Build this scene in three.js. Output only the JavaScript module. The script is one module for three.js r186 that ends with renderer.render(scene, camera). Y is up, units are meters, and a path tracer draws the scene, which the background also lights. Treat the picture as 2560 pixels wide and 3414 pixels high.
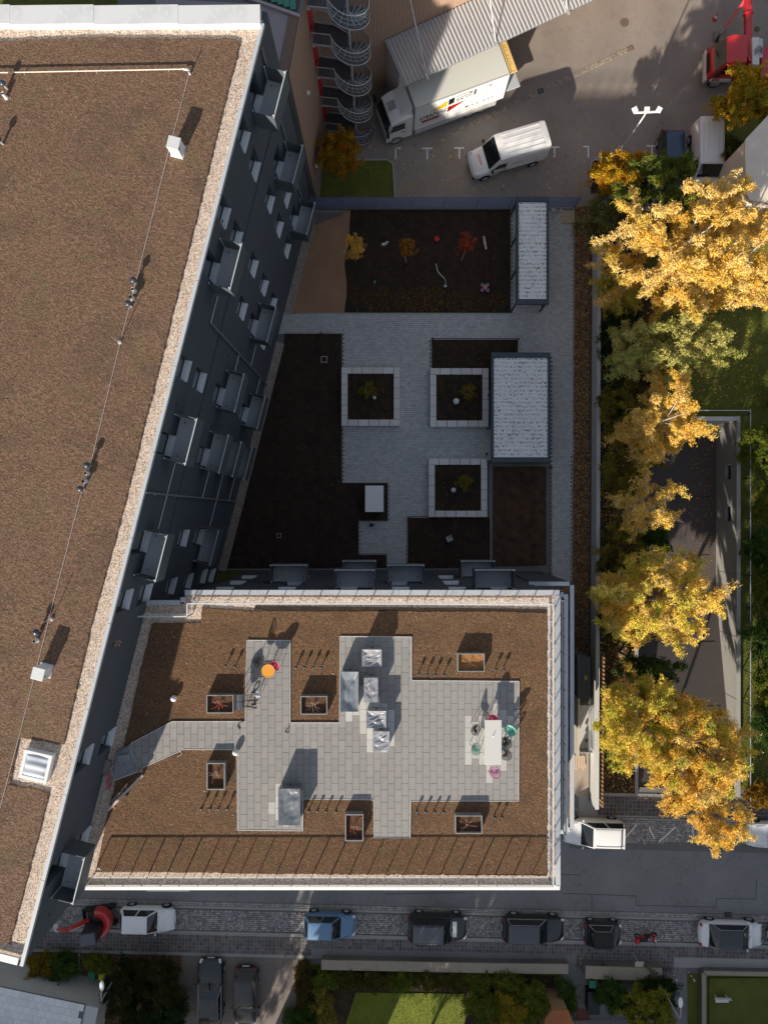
import * as THREE from 'three';
import { mergeGeometries, mergeVertices, toCreasedNormals } from 'three/addons/utils/BufferGeometryUtils.js';
import { RoundedBoxGeometry } from 'three/addons/geometries/RoundedBoxGeometry.js';

// ---------------------------------------------------------------- camera, sky, sun, exposure
const scene = new THREE.Scene();
const CAM_HEIGHT = 51.5, FOCAL = 2369;                       // metres above the courtyard; lens in photo pixels
const camera = new THREE.PerspectiveCamera(2 * Math.atan(1707 / FOCAL) * 180 / Math.PI, 767 / 1024, 1, 600);
camera.position.set(0, CAM_HEIGHT, 0); camera.up.set(0, 0, -1); camera.lookAt(0, 0, 0);
const renderer = new THREE.WebGLRenderer({ antialias: true });
renderer.setSize(767, 1024);
renderer.toneMapping = THREE.LinearToneMapping;
renderer.toneMappingExposure = 1.5;
renderer.shadowMap.enabled = true;
const SUN = new THREE.Vector3(-0.413, 0.405, 0.911).normalize();   // low autumn sun, towards lower left of the picture
{
  const w = 256, h = 128, data = new Float32Array(w * h * 4);
  for (let j = 0; j < h; j++) for (let i = 0; i < w; i++) {
    const lat = ((j + 0.5) / h - 0.5) * Math.PI, lon = ((i + 0.5) / w - 0.5) * 2 * Math.PI;
    const d = new THREE.Vector3(Math.cos(lat) * Math.cos(lon), Math.sin(lat), Math.cos(lat) * Math.sin(lon));
    const e = Math.max(d.y, 0), t = Math.pow(1 - e, 2.2), s = Math.pow(Math.max(d.dot(SUN), 0), 6) * 0.8;
    const o = (j * w + i) * 4, q = 1.9;
    data[o] = q * (0.084 + 0.062 * t + 0.15 * s); data[o + 1] = q * (0.1 + 0.06 * t + 0.13 * s); data[o + 2] = q * (0.13 + 0.045 * t + 0.1 * s); data[o + 3] = 1;
  }
  const sky = new THREE.DataTexture(data, w, h, THREE.RGBAFormat, THREE.FloatType);
  sky.mapping = THREE.EquirectangularReflectionMapping; sky.magFilter = sky.minFilter = THREE.LinearFilter; sky.colorSpace = THREE.LinearSRGBColorSpace; sky.needsUpdate = true;
  scene.background = sky; scene.environment = sky;
}
const sun = new THREE.DirectionalLight(new THREE.Color(1, 0.9, 0.76), 5);
sun.position.copy(SUN).multiplyScalar(120); sun.castShadow = true;
Object.assign(sun.shadow.camera, { left: -55, right: 55, top: 55, bottom: -55, near: 1, far: 260 });
sun.shadow.mapSize.set(4096, 4096); sun.shadow.radius = 1.2;
scene.add(sun, sun.target);

// ---------------------------------------------------------------- helpers
let seed = 7;
function rnd(a = 0, b = 1) { seed = (seed + 0x6D2B79F5) | 0; let t = Math.imul(seed ^ (seed >>> 15), 1 | seed); t = (t + Math.imul(t ^ (t >>> 7), 61 | t)) ^ t; return a + (b - a) * (((t ^ (t >>> 14)) >>> 0) / 4294967296); }
const gauss = () => (rnd() + rnd() + rnd() + rnd() - 2) / 1.15;
const pick = a => a[Math.floor(rnd() * a.length) % a.length];
const V = (x, y, z) => new THREE.Vector3(x, y, z);
const PPM = y => FOCAL / (CAM_HEIGHT - y);                     // photo pixels per metre at height y
const P = (u, v, y = 0) => [(u - 1280) / PPM(y), (v - 1707) / PPM(y)];
const crop = (ox, oy, s = 900 / 1659) => (x, y, h = 0) => P(ox + x * s, oy + y * s, h);
const cA = crop(0, 0), cB = crop(850, 0), cC = crop(1660, 0), cD = crop(0, 850), cE = crop(850, 850), cF = crop(1660, 850), cG = crop(0, 1700), cH = crop(850, 1700), cI = crop(1660, 1700), cJ = crop(0, 2514), cK = crop(850, 2514), cL = crop(1660, 2514);

const names = new Map();
function numbered(n) { const c = names.get(n) || 0; names.set(n, c + 1); return c ? n + '_' + String(c).padStart(3, '0') : n; }
function tag(o, label, category, group) { o.userData.label = label; o.userData.category = category; if (group) o.userData.group = group; return o; }
function thing(name, label, category, x = 0, y = 0, z = 0, turn = 0, group) {
  const o = new THREE.Group(); o.name = numbered(name); o.position.set(x, y, z); o.rotation.y = turn; scene.add(o); o.updateMatrixWorld(true);
  return tag(o, label, category, group);
}
function sub(name, parent) { const o = new THREE.Group(); o.name = name; parent.add(o); o.updateMatrixWorld(true); return o; }
function copyOf(o, x, y, z, turn, label) { const c = o.clone(); c.name = numbered(o.name.replace(/_\d{3}$/, '')); c.userData = { ...o.userData }; if (label) c.userData.label = label; c.position.set(x, y, z); c.rotation.y = turn; scene.add(c); c.updateMatrixWorld(true); return c; }
function kind(o, k) { o.userData.kind = k; return o; }

const _m = new THREE.Matrix4(), _q = new THREE.Quaternion(), _e = new THREE.Euler(), _up = V(0, 1, 0);
const TR = (x, y, z, ry = 0, rx = 0, rz = 0, s = 1) => new THREE.Matrix4().compose(V(x, y, z), new THREE.Quaternion().setFromEuler(new THREE.Euler(rx, ry, rz, 'YXZ')), typeof s === 'number' ? V(s, s, s) : s);
function shapeOf(pts) { const s = new THREE.Shape(); pts.forEach(([x, z], i) => i ? s.lineTo(x, -z) : s.moveTo(x, -z)); s.closePath(); return s; }
class MB {
  constructor(frame) { this.g = []; this.frame = frame; }
  add(geo, m) {
    let g = geo.index ? geo.toNonIndexed() : geo.clone();
    for (const k of Object.keys(g.attributes)) if (k !== 'position' && k !== 'normal' && k !== 'uv') g.deleteAttribute(k);
    if (m) g.applyMatrix4(m);
    if (this.frame) g.applyMatrix4(this.frame);
    if (!g.attributes.normal) g.computeVertexNormals();
    this.g.push(g); return this;
  }
  box(x, y, z, w, h, d, ry = 0, rx = 0, rz = 0) { return this.add(new THREE.BoxGeometry(w, h, d), TR(x, y, z, ry, rx, rz)); }
  rbox(x, y, z, w, h, d, r = 0.03, ry = 0, rx = 0, rz = 0, seg = 2) { return this.add(new RoundedBoxGeometry(w, h, d, seg, Math.min(r, w / 2.01, h / 2.01, d / 2.01)), TR(x, y, z, ry, rx, rz)); }
  cyl(x, y, z, r0, r1, h, n = 12, rx = 0, ry = 0, rz = 0, open = false) { return this.add(new THREE.CylinderGeometry(r1, r0, h, n, 1, open), TR(x, y, z, ry, rx, rz)); }
  sph(x, y, z, r, n = 16, sy = 1) { return this.add(new THREE.SphereGeometry(r, n, Math.ceil(n * 0.7)), TR(x, y, z, 0, 0, 0, V(1, sy, 1))); }
  torus(x, y, z, R, r, n = 24, rx = Math.PI / 2, ry = 0, arc = Math.PI * 2) { return this.add(new THREE.TorusGeometry(R, r, 6, n, arc), TR(x, y, z, ry, rx)); }
  bar(a, b, r = 0.02, n = 6, r2 = r) { a = V(...a); b = V(...b); const d = b.clone().sub(a), L = d.length(); const m = new THREE.Matrix4().compose(a.clone().add(b).multiplyScalar(0.5), new THREE.Quaternion().setFromUnitVectors(_up, d.normalize()), V(1, 1, 1)); return this.add(new THREE.CylinderGeometry(r2, r, L, n), m); }
  beam(a, b, w, h) { a = V(...a); b = V(...b); const d = b.clone().sub(a), L = d.length(); const o = new THREE.Object3D(); o.position.copy(a).add(b).multiplyScalar(0.5); o.up.set(0, 1, 0); if (Math.abs(d.y) > 0.98 * L) o.up.set(0, 0, 1); o.lookAt(b); o.updateMatrix(); return this.add(new THREE.BoxGeometry(w, h, L), o.matrix); }
  prism(pts, y0, y1, bevel = 0) { const g = new THREE.ExtrudeGeometry(shapeOf(pts), { depth: y1 - y0 - bevel, bevelEnabled: bevel > 0, bevelSize: bevel, bevelOffset: -bevel, bevelThickness: bevel, bevelSegments: 1, curveSegments: 4 }); return this.add(g, new THREE.Matrix4().makeTranslation(0, y0, 0).multiply(new THREE.Matrix4().makeRotationX(-Math.PI / 2))); }
  sheet(pts, y, holes = []) { const s = shapeOf(pts); holes.forEach(h => { const p = new THREE.Path(); h.forEach(([x, z], i) => i ? p.lineTo(x, -z) : p.moveTo(x, -z)); p.closePath(); s.holes.push(p); }); return this.add(new THREE.ShapeGeometry(s), new THREE.Matrix4().makeTranslation(0, y, 0).multiply(new THREE.Matrix4().makeRotationX(-Math.PI / 2))); }
  tube(pts, r, n = 6, seg = 0, closed = false) { return this.add(new THREE.TubeGeometry(new THREE.CatmullRomCurve3(pts.map(p => V(...p)), closed), seg || pts.length * 4, r, n, closed)); }
  lathe(pts, x, y, z, n = 20) { return this.add(new THREE.LatheGeometry(pts.map(p => new THREE.Vector2(...p)), n), TR(x, y, z)); }
  patch(f, nu, nv) {            // parametric sheet f(u,v) -> [x,y,z]
    const pos = []; const at = (i, j) => f(i / nu, j / nv);
    for (let i = 0; i < nu; i++) for (let j = 0; j < nv; j++) { const a = at(i, j), b = at(i + 1, j), c = at(i + 1, j + 1), d = at(i, j + 1); pos.push(...a, ...b, ...c, ...a, ...c, ...d); }
    const g = new THREE.BufferGeometry(); g.setAttribute('position', new THREE.Float32BufferAttribute(pos, 3)); g.setAttribute('uv', new THREE.Float32BufferAttribute(new Float32Array(pos.length / 3 * 2), 2)); g.computeVertexNormals();
    return this.add(g);
  }
  quad(a, b, c, d, bulge = 0, nu = 1, nv = 1) {
    const A = V(...a), B = V(...b), C = V(...c), D = V(...d), n = B.clone().sub(A).cross(D.clone().sub(A)).normalize();
    return this.patch((u, v) => { const p = A.clone().lerp(B, u).lerp(D.clone().lerp(C, u), v).addScaledVector(n, bulge * 16 * u * (1 - u) * v * (1 - v) / 1); return [p.x, p.y, p.z]; }, nu, nv);
  }
  build(name, mat, parent = scene, { uv = true, smooth = 0 } = {}) {
    if (!this.g.length) return null;
    let g = this.g.length > 1 ? mergeGeometries(this.g.map(x => { if (!x.attributes.uv) x.setAttribute('uv', new THREE.Float32BufferAttribute(new Float32Array(x.attributes.position.count * 2), 2)); return x; })) : this.g[0];
    if (smooth) { g.deleteAttribute('normal'); g.deleteAttribute('uv'); g = toCreasedNormals(mergeVertices(g, 1e-4), smooth); }
    if (uv || !g.attributes.uv) metreUV(g);
    if (parent !== scene && !parent.userData.local) { let p = parent; p.updateWorldMatrix(true, false); g.applyMatrix4(new THREE.Matrix4().copy(p.matrixWorld).invert()); }
    const o = new THREE.Mesh(g, mat); o.name = parent === scene ? numbered(name) : name; o.castShadow = o.receiveShadow = true; parent.add(o); this.g = []; return o;
  }
}
function metreUV(g) {
  const p = g.attributes.position, n = g.attributes.normal, uv = new Float32Array(p.count * 2);
  for (let i = 0; i < p.count; i += 3) {
    const t = g.index ? 1 : 3;
    let ax = 0, ay = 0, az = 0; for (let j = 0; j < t; j++) { ax += Math.abs(n.getX(i + j)); ay += Math.abs(n.getY(i + j)); az += Math.abs(n.getZ(i + j)); }
    for (let j = 0; j < 3 && i + j < p.count; j++) {
      const k = i + j, x = p.getX(k), y = p.getY(k), z = p.getZ(k);
      if (ay >= ax && ay >= az) { uv[2 * k] = x; uv[2 * k + 1] = z; } else if (ax >= az) { uv[2 * k] = z; uv[2 * k + 1] = y; } else { uv[2 * k] = x; uv[2 * k + 1] = y; }
    }
  }
  g.setAttribute('uv', new THREE.BufferAttribute(uv, 2));
}
function scatter(name, geo, mat, list, label, category, parent = scene) {       // list of {m, c}
  const o = new THREE.InstancedMesh(geo, mat, list.length); o.name = parent === scene ? numbered(name) : name;
  list.forEach((e, i) => { o.setMatrixAt(i, e.m); if (e.c) o.setColorAt(i, e.c); });
  o.castShadow = o.receiveShadow = true; o.userData.kind = 'stuff'; if (label) { o.userData.label = label; o.userData.category = category; }
  parent.add(o); return o;
}
const inPoly = (x, z, pts) => { let c = false; for (let i = 0, j = pts.length - 1; i < pts.length; j = i++) { const [a, b] = pts[i], [d, e] = pts[j]; if ((b > z) !== (e > z) && x < (d - a) * (z - b) / (e - b) + a) c = !c; } return c; };
const bounds = pts => pts.reduce((r, [x, z]) => [Math.min(r[0], x), Math.min(r[1], z), Math.max(r[2], x), Math.max(r[3], z)], [1e9, 1e9, -1e9, -1e9]);
function inside(pts) { const b = bounds(pts); for (let i = 0; i < 500; i++) { const x = rnd(b[0], b[2]), z = rnd(b[1], b[3]); if (inPoly(x, z, pts)) return [x, z]; } return pts[0]; }
function ragged(pts, amp, step) {                 // the outline with uneven edges
  const out = []; for (let i = 0; i < pts.length; i++) { const [a, b] = pts[i], [c, d] = pts[(i + 1) % pts.length], L = Math.hypot(c - a, d - b), n = Math.max(1, Math.round(L / step)), nx = -(d - b) / L, nz = (c - a) / L; for (let j = 0; j < n; j++) { const t = j / n, r = j ? gauss() * amp : 0; out.push([a + (c - a) * t + nx * r, b + (d - b) * t + nz * r]); } } return out;
}
const rectPts = (x0, z0, x1, z1) => [[x0, z0], [x1, z0], [x1, z1], [x0, z1]];

// ---------------------------------------------------------------- procedural textures
const hash = (x, y, s) => { let h = Math.imul(x, 374761393) ^ Math.imul(y, 668265263) ^ Math.imul(s, 974634601); h = Math.imul(h ^ (h >>> 13), 1274126177); return ((h ^ (h >>> 16)) >>> 0) / 4294967296; };
function pn(x, y, p, s) { const xi = Math.floor(x), yi = Math.floor(y); let fx = x - xi, fy = y - yi; fx = fx * fx * (3 - 2 * fx); fy = fy * fy * (3 - 2 * fy); const w = n => ((n % p) + p) % p; const a = hash(w(xi), w(yi), s), b = hash(w(xi + 1), w(yi), s), c = hash(w(xi), w(yi + 1), s), d = hash(w(xi + 1), w(yi + 1), s); return a + (b - a) * fx + (c - a) * fy + (a - b - c + d) * fx * fy; }
function fbm(u, v, base, oct, s) { let r = 0, a = 0.5, t = 0; for (let i = 0; i < oct; i++) { r += a * pn(u * base, v * base, base, s + i * 17); t += a; a *= 0.55; base *= 2; } return r / t; }
function cells(u, v, n, s) { const x = u * n, y = v * n, xi = Math.floor(x), yi = Math.floor(y); let d1 = 9, d2 = 9, id = 0; const w = k => ((k % n) + n) % n; for (let i = -1; i < 2; i++) for (let j = -1; j < 2; j++) { const a = w(xi + i), b = w(yi + j), dx = xi + i + hash(a, b, s) - x, dy = yi + j + hash(a, b, s + 5) - y, d = dx * dx + dy * dy; if (d < d1) { d2 = d1; d1 = d; id = hash(a, b, s + 9); } else if (d < d2) d2 = d; } return [Math.sqrt(d1), Math.sqrt(d2), id]; }
const toS = c => Math.round(255 * Math.min(1, Math.max(0, c <= 0.0031308 ? c * 12.92 : 1.055 * Math.pow(c, 1 / 2.4) - 0.055)));
function tex(n, tile, f) {           // f(u,v) -> [r,g,b linear, height]; gives { map, bump }
  const a = new Uint8Array(n * n * 4), b = new Uint8Array(n * n * 4);
  for (let j = 0; j < n; j++) for (let i = 0; i < n; i++) { const c = f(i / n, j / n), o = (j * n + i) * 4, h = Math.round(255 * Math.min(1, Math.max(0, c[3]))); a[o] = toS(c[0]); a[o + 1] = toS(c[1]); a[o + 2] = toS(c[2]); a[o + 3] = 255; b[o] = b[o + 1] = b[o + 2] = h; b[o + 3] = 255; }
  const mk = (d, srgb) => { const t = new THREE.DataTexture(d, n, n); t.wrapS = t.wrapT = THREE.RepeatWrapping; t.magFilter = THREE.LinearFilter; t.minFilter = THREE.LinearMipmapLinearFilter; t.generateMipmaps = true; if (srgb) t.colorSpace = THREE.SRGBColorSpace; t.repeat.set(1 / tile, 1 / tile); t.needsUpdate = true; return t; };
  return { map: mk(a, true), bump: mk(b, false) };
}
const mix3 = (a, b, t) => [a[0] + (b[0] - a[0]) * t, a[1] + (b[1] - a[1]) * t, a[2] + (b[2] - a[2]) * t];
const lin = c => new THREE.Color().setRGB(c[0], c[1], c[2]);
const mat = (c, r = 0.7, o = {}) => new THREE.MeshStandardMaterial({ color: Array.isArray(c) ? lin(c) : new THREE.Color(c), roughness: r, side: THREE.DoubleSide, ...o });
const tmat = (t, r, bump, o = {}) => new THREE.MeshStandardMaterial({ map: t.map, bumpMap: t.bump, bumpScale: bump, roughness: r, side: THREE.DoubleSide, ...o });
const gloss = (c, o = {}) => new THREE.MeshPhysicalMaterial({ color: Array.isArray(c) ? lin(c) : new THREE.Color(c), roughness: 0.35, clearcoat: 1, clearcoatRoughness: 0.06, side: THREE.DoubleSide, ...o });

const T = {};
T.sedum = tex(1280, 9.4, (u, v) => {
  const a = fbm(u, v, 9, 5, 3), g = fbm(u, v, 150, 3, 11), f = hash(Math.floor(u * 520), Math.floor(v * 520), 21), r = pn(u * 310, v * 310, 310, 40), h = pn(u * 400, v * 400, 400, 77), w = 1 - Math.abs(fbm(u + 0.03 * a, v * 2, 24, 3, 54) - 0.5) * 2, gn = fbm(u, v, 13, 4, 91);
  let c = mix3([0.096, 0.056, 0.034], [0.225, 0.136, 0.085], Math.min(1, Math.max(0, g * 1.5 - 0.3)));
  c = mix3(c, [0.085, 0.055, 0.036], Math.min(0.7, Math.max(0, (a - 0.53) * 2.4)));
  if (gn > 0.6) c = mix3(c, [0.13, 0.105, 0.045], Math.min(0.35, (gn - 0.6) * 2.5));
  if (h > 0.74) c = mix3(c, [0.42, 0.31, 0.22], 0.6 * (h - 0.74) / 0.26);
  if (r > 0.84) c = mix3(c, [0.26, 0.075, 0.06], 0.55);
  const k = 0.62 + 0.76 * f; return [c[0] * k, c[1] * k, c[2] * k, 0.3 * a + 0.3 * g + 0.2 * h + 0.2 * w];
});
T.gravel = tex(1024, 2.6, (u, v) => {
  const [d1, d2, id] = cells(u, v, 62, 4), e = Math.min(1, (d2 - d1) * 3.2), n = fbm(u, v, 8, 3, 9);
  let c = id < 0.25 ? [0.6, 0.48, 0.39] : id < 0.5 ? [0.78, 0.68, 0.58] : id < 0.7 ? [0.5, 0.4, 0.33] : id < 0.93 ? [0.82, 0.75, 0.67] : [0.22, 0.17, 0.15];
  const k = (0.6 + 0.4 * e) * (0.85 + 0.3 * n); return [c[0] * k, c[1] * k, c[2] * k, e * (0.5 + 0.5 * id)];
});
T.soil = tex(512, 3.1, (u, v) => { const a = fbm(u, v, 9, 4, 31), f = pn(u * 150, v * 150, 150, 8); let c = mix3([0.014, 0.009, 0.006], [0.06, 0.036, 0.024], a); if (f > 0.8) c = mix3(c, [0.15, 0.085, 0.04], (f - 0.86) * 4); return [...c, 0.4 * a + 0.6 * f]; });
T.sand = tex(512, 4.3, (u, v) => { const a = fbm(u, v, 5, 5, 51), b = fbm(u, v, 40, 3, 57); return [...mix3([0.24, 0.135, 0.08], [0.4, 0.24, 0.145], a * 0.7 + b * 0.3), 0.6 * a + 0.4 * b]; });
T.asphalt = tex(1024, 7.3, (u, v) => { const a = fbm(u, v, 4, 4, 61), f = hash(Math.floor(u * 700), Math.floor(v * 700), 3), b = fbm(u, v, 30, 3, 64), w = Math.abs(fbm(u, v, 3, 4, 68) - 0.5); const k = (0.175 + 0.08 * a) * (0.8 + 0.4 * f) * (b > 0.66 ? 0.93 : 1) * (w < 0.006 ? 0.75 : 1); return [k * 1.02, k, k * 0.99, 0.5 * f + 0.3 * b]; });
T.yard = tex(1024, 8.1, (u, v) => { const a = fbm(u, v, 4, 4, 161), f = hash(Math.floor(u * 700), Math.floor(v * 700), 13), b = fbm(u, v, 24, 3, 164); const k = (0.205 + 0.085 * a) * (0.8 + 0.4 * f) * (b > 0.66 ? 0.93 : 1); return [k * 1.1, k * 0.94, k * 0.82, 0.5 * f + 0.3 * b]; });
T.concrete = tex(512, 2.9, (u, v) => { const a = fbm(u, v, 4, 5, 71), b = fbm(u, v, 50, 2, 75); const k = 0.86 + 0.2 * a + 0.1 * (b - 0.5) - (b > 0.74 ? 0.12 : 0); return [k, k, k, 0.5 * a + 0.5 * b]; });
T.grass = tex(512, 3.7, (u, v) => { const a = fbm(u, v, 5, 4, 81), f = pn(u * 190, v * 190, 190, 6), b = fbm(u, v, 60, 2, 85); let c = mix3([0.065, 0.085, 0.012], [0.19, 0.21, 0.03], 0.5 * a + 0.5 * f); if (b > 0.7) c = mix3(c, [0.15, 0.12, 0.04], 0.5); return [...c, 0.3 * a + 0.7 * f]; });
T.litter = tex(512, 2.7, (u, v) => { const [d1, d2, id] = cells(u, v, 46, 91), e = Math.min(1, (d2 - d1) * 4), a = fbm(u, v, 5, 3, 95); const c = id < 0.35 ? [0.14, 0.075, 0.04] : id < 0.6 ? [0.24, 0.14, 0.075] : id < 0.8 ? [0.07, 0.045, 0.03] : [0.3, 0.21, 0.13]; const k = (0.4 + 0.6 * e) * (0.7 + 0.6 * a); return [c[0] * k, c[1] * k, c[2] * k, e * id]; });
T.wood = tex(256, 0.9, (u, v) => { const g = fbm(u * 0.12 + 0.3, v, 24, 3, 33); return [0.8 + 0.35 * g, 0.8 + 0.3 * g, 0.8 + 0.25 * g, g]; });
T.zinc = tex(512, 3.3, (u, v) => { const a = fbm(u, v, 4, 4, 43), b = fbm(u, v, 22, 3, 47); const k = 0.82 + 0.3 * a + (b > 0.62 ? 0.1 : 0); return [k, k, k, 0.5 * a]; });

const M = {
  sedum: tmat(T.sedum, 0.95, 0.06), gravel: tmat(T.gravel, 0.9, 0.018, { color: lin([1.12, 1.06, 1.02]) }), soil: tmat(T.soil, 0.95, 0.05), sand: tmat(T.sand, 0.95, 0.06), asphalt: tmat(T.asphalt, 0.82, 0.006), yard: tmat(T.yard, 0.85, 0.006), grass: tmat(T.grass, 0.95, 0.05), litter: tmat(T.litter, 0.95, 0.03),
  render: tmat(T.concrete, 0.75, 0.002, { color: lin([0.068, 0.085, 0.106]) }),
  darkMetal: mat([0.085, 0.106, 0.122], 0.5), balconyFloor: tmat(T.zinc, 0.5, 0.001, { color: lin([0.52, 0.545, 0.57]), metalness: 0 }),
  sill: tmat(T.zinc, 0.4, 0.001, { color: lin([0.82, 0.85, 0.88]), metalness: 0 }), zinc: tmat(T.zinc, 0.38, 0.001, { color: lin([0.6, 0.63, 0.66]), metalness: 0.2 }), zincBright: tmat(T.zinc, 0.55, 0.001, { color: lin([0.72, 0.74, 0.75]), metalness: 0.1 }),
  steel: mat([0.5, 0.53, 0.56], 0.35, { metalness: 0.8 }), galv: mat([0.55, 0.58, 0.6], 0.45, { metalness: 0.45 }), pipe: mat([0.28, 0.31, 0.33], 0.45, { metalness: 0.4 }),
  glass: new THREE.MeshPhysicalMaterial({ color: lin([0.012, 0.016, 0.02]), roughness: 0.04, clearcoat: 1, clearcoatRoughness: 0.02, side: THREE.DoubleSide }),
  frame: mat([0.03, 0.035, 0.04], 0.5), black: mat([0.012, 0.012, 0.013], 0.6), rubber: mat([0.018, 0.018, 0.019], 0.85), white: mat([0.84, 0.84, 0.83], 0.5), whitePaint: mat([0.75, 0.75, 0.73], 0.75),
  concrete: tmat(T.concrete, 0.85, 0.004, { color: lin([0.36, 0.35, 0.33]) }), concreteDark: tmat(T.concrete, 0.9, 0.004, { color: lin([0.17, 0.165, 0.16]) }), concreteLight: tmat(T.concrete, 0.85, 0.004, { color: lin([0.55, 0.54, 0.52]) }),
  wall: tmat(T.concrete, 0.85, 0.003, { color: lin([0.62, 0.62, 0.61]) }), rail: mat([0.72, 0.73, 0.74], 0.45, { metalness: 0.2 }), wood: tmat(T.wood, 0.8, 0.002, { color: lin([0.36, 0.23, 0.13]) }), paleWood: tmat(T.wood, 0.8, 0.002, { color: lin([0.6, 0.46, 0.34]) }),
  bark: tmat(T.concrete, 0.95, 0.02, { color: lin([0.13, 0.1, 0.08]) }), birchBark: tmat(T.concrete, 0.85, 0.01, { color: lin([0.5, 0.47, 0.43]) }), red: mat([0.5, 0.015, 0.02], 0.5),
};

// ---------------------------------------------------------------- the setting: ground, roads, paving
const RAMP = rectPts(18.3, -6.6, 25.35, 20.4);
kind(new MB().sheet(rectPts(-180, -180, 180, 180), 0, [RAMP]).build('ground', M.grass), 'structure');
const stone = new RoundedBoxGeometry(1, 1, 1, 1, 0.12);
const TS = (x, y, z, ry, sx, sy, sz) => TR(x, y, z, ry, 0, 0, V(sx, sy, sz));
const shade = (c, a) => { const k = 1 + rnd(-a, a); return lin(c.map(q => q * k)); };
function pave(name, polys, y, w, d, gap, turn, ox, oz, colors, vary, label, category, h = 0.05, bond = 0.5, jitter = 0) {     // loose stones laid in rows, each a real block
  const list = [], c = Math.cos(turn), s = Math.sin(turn);
  const rows = new Map();
  for (const pts of polys) {
    const b = bounds(pts.map(([x, z]) => [(x - ox) * c - (z - oz) * s, (x - ox) * s + (z - oz) * c]));
    for (let r = Math.floor(b[1] / d); r <= b[3] / d; r++) for (let q = Math.floor(b[0] / w) - 1; q <= b[2] / w + 1; q++) {
      const lx = (q + 0.5 + (r & 1) * bond) * w, lz = (r + 0.5) * d, x = ox + lx * c + lz * s, z = oz - lx * s + lz * c;
      if (!inPoly(x, z, pts) || rows.has(r + '|' + q)) continue;
      rows.set(r + '|' + q, 1);
      list.push({ m: TS(x + rnd(-jitter, jitter), y - h / 2 + rnd(-0.004, 0.004) - jitter * 0.1, z + rnd(-jitter, jitter), turn + rnd(-jitter, jitter) * 2, w - gap - rnd(0, jitter), h, d - gap - rnd(0, jitter)), c: shade(pick(colors), vary) });
    }
  }
  return scatter(name, stone, mat([1, 1, 1], 0.85), list, label, category);
}

// street, turned 1.4 degrees
const ST = -0.0244, streetFrame = new THREE.Matrix4().makeTranslation(0, 0, (3027 - 1707) / PPM(0)).multiply(new THREE.Matrix4().makeRotationY(ST));
const S = (x, z) => { const p = V(x, 0, z).applyMatrix4(streetFrame); return [p.x, p.z]; };
const Sr = (x0, z0, x1, z1) => [S(x0, z0), S(x1, z0), S(x1, z1), S(x0, z1)];
kind(new MB().sheet(Sr(-70, -9.2, 70, 4.2), 0.006).build('road_bed', M.concreteDark), 'structure');
kind(new MB().sheet(Sr(-70, -4.65, 70, -0.2), 0.012).build('street', M.asphalt), 'structure');
kind(new MB().sheet(Sr(-70, -9, 13.3, -4.65), 0.012).build('street', M.asphalt), 'structure');
{ // repair seams and patches in the asphalt
  const sl = mat([0.03, 0.03, 0.032], 0.7), q = (a, b) => { const A = cL(...a), B = cL(...b); return [A, B]; };
  const b = new MB(); for (const [a, c] of [[[380, 738], [500, 742]], [[400, 855], [843, 872]], [[843, 872], [848, 928]], [[848, 928], [1335, 940]], [[1335, 940], [1340, 888]], [[1340, 888], [1580, 890]], [[575, 868], [575, 955]], [[1585, 770], [1582, 890]], [[-700, 860], [-200, 850]]]) { const A = cL(...a), B = cL(...c); b.beam([A[0], 0.0165, A[1]], [B[0], 0.0165, B[1]], 0.035, 0.006); }
  kind(b.build('road_seam', sl), 'structure');
}
const greys = [[0.33, 0.31, 0.31], [0.42, 0.4, 0.39], [0.24, 0.235, 0.25], [0.47, 0.45, 0.42], [0.34, 0.32, 0.325]];
pave('cobblestones', [Sr(-32, 0.4, 30, 1.95)], 0.05, 0.15, 0.145, 0.022, ST, 0, 0, greys, 0.25, 'grey cobblestones of the parking strip along the shaded street', 'cobbles', 0.08, 0.5, 0.012);
pave('gutter_stones', [Sr(-32, -0.16, 30, 0.12)], 0.04, 0.16, 0.14, 0.02, ST, 0, 0, [[0.4, 0.385, 0.37], [0.32, 0.31, 0.3]], 0.2, 'double row of small gutter stones edging the asphalt', 'cobbles', 0.07, 0.5, 0.008);
pave('sidewalk_pavers', [Sr(-32, 2.2, -5.2, 3.5), Sr(-5.2, 2.2, 30, 3.0), Sr(14, 3, 21, 4)], 0.1, 0.262, 0.262, 0.03, ST, 0, 0, [[0.15, 0.132, 0.128], [0.18, 0.16, 0.152], [0.125, 0.11, 0.108]], 0.2, 'square dark pavers of the sidewalk below the parked cars', 'pavers', 0.05, 0, 0.003);
kind(new MB().sheet(Sr(-40, 2.1, 40, 3.75), 0.075).build('sidewalk', M.concrete), 'structure');
kind(new MB().sheet(Sr(-5.1, 3.02, 14, 3.75), 0.085).build('sidewalk_strip', M.asphalt), 'structure');
{ const b = new MB(); for (let i = -33; i < 33; i++) { b.frame = streetFrame; b.rbox(i * 1.0 + 0.5, 0.05, 2.03, 0.985, 0.14, 0.15, 0.015); } kind(b.build('kerb', M.concrete), 'structure'); b.frame = streetFrame; b.box(0, 0.02, 0.25, 70, 0.05, 0.16); kind(b.build('gutter_band', M.concrete), 'structure'); }
{ const b = new MB(); const [x, z] = cL(1410, 985); b.box(x, 0.03, z, 0.46, 0.06, 0.34, ST); const g = tag(b.build('storm_drain', M.black), 'black square storm drain grate in the gutter', 'drain'); const s = new MB(); for (let i = 0; i < 5; i++) s.box(x - 0.16 + i * 0.08, 0.064, z, 0.02, 0.012, 0.3, ST); s.build('grate', M.pipe, g); }

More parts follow.
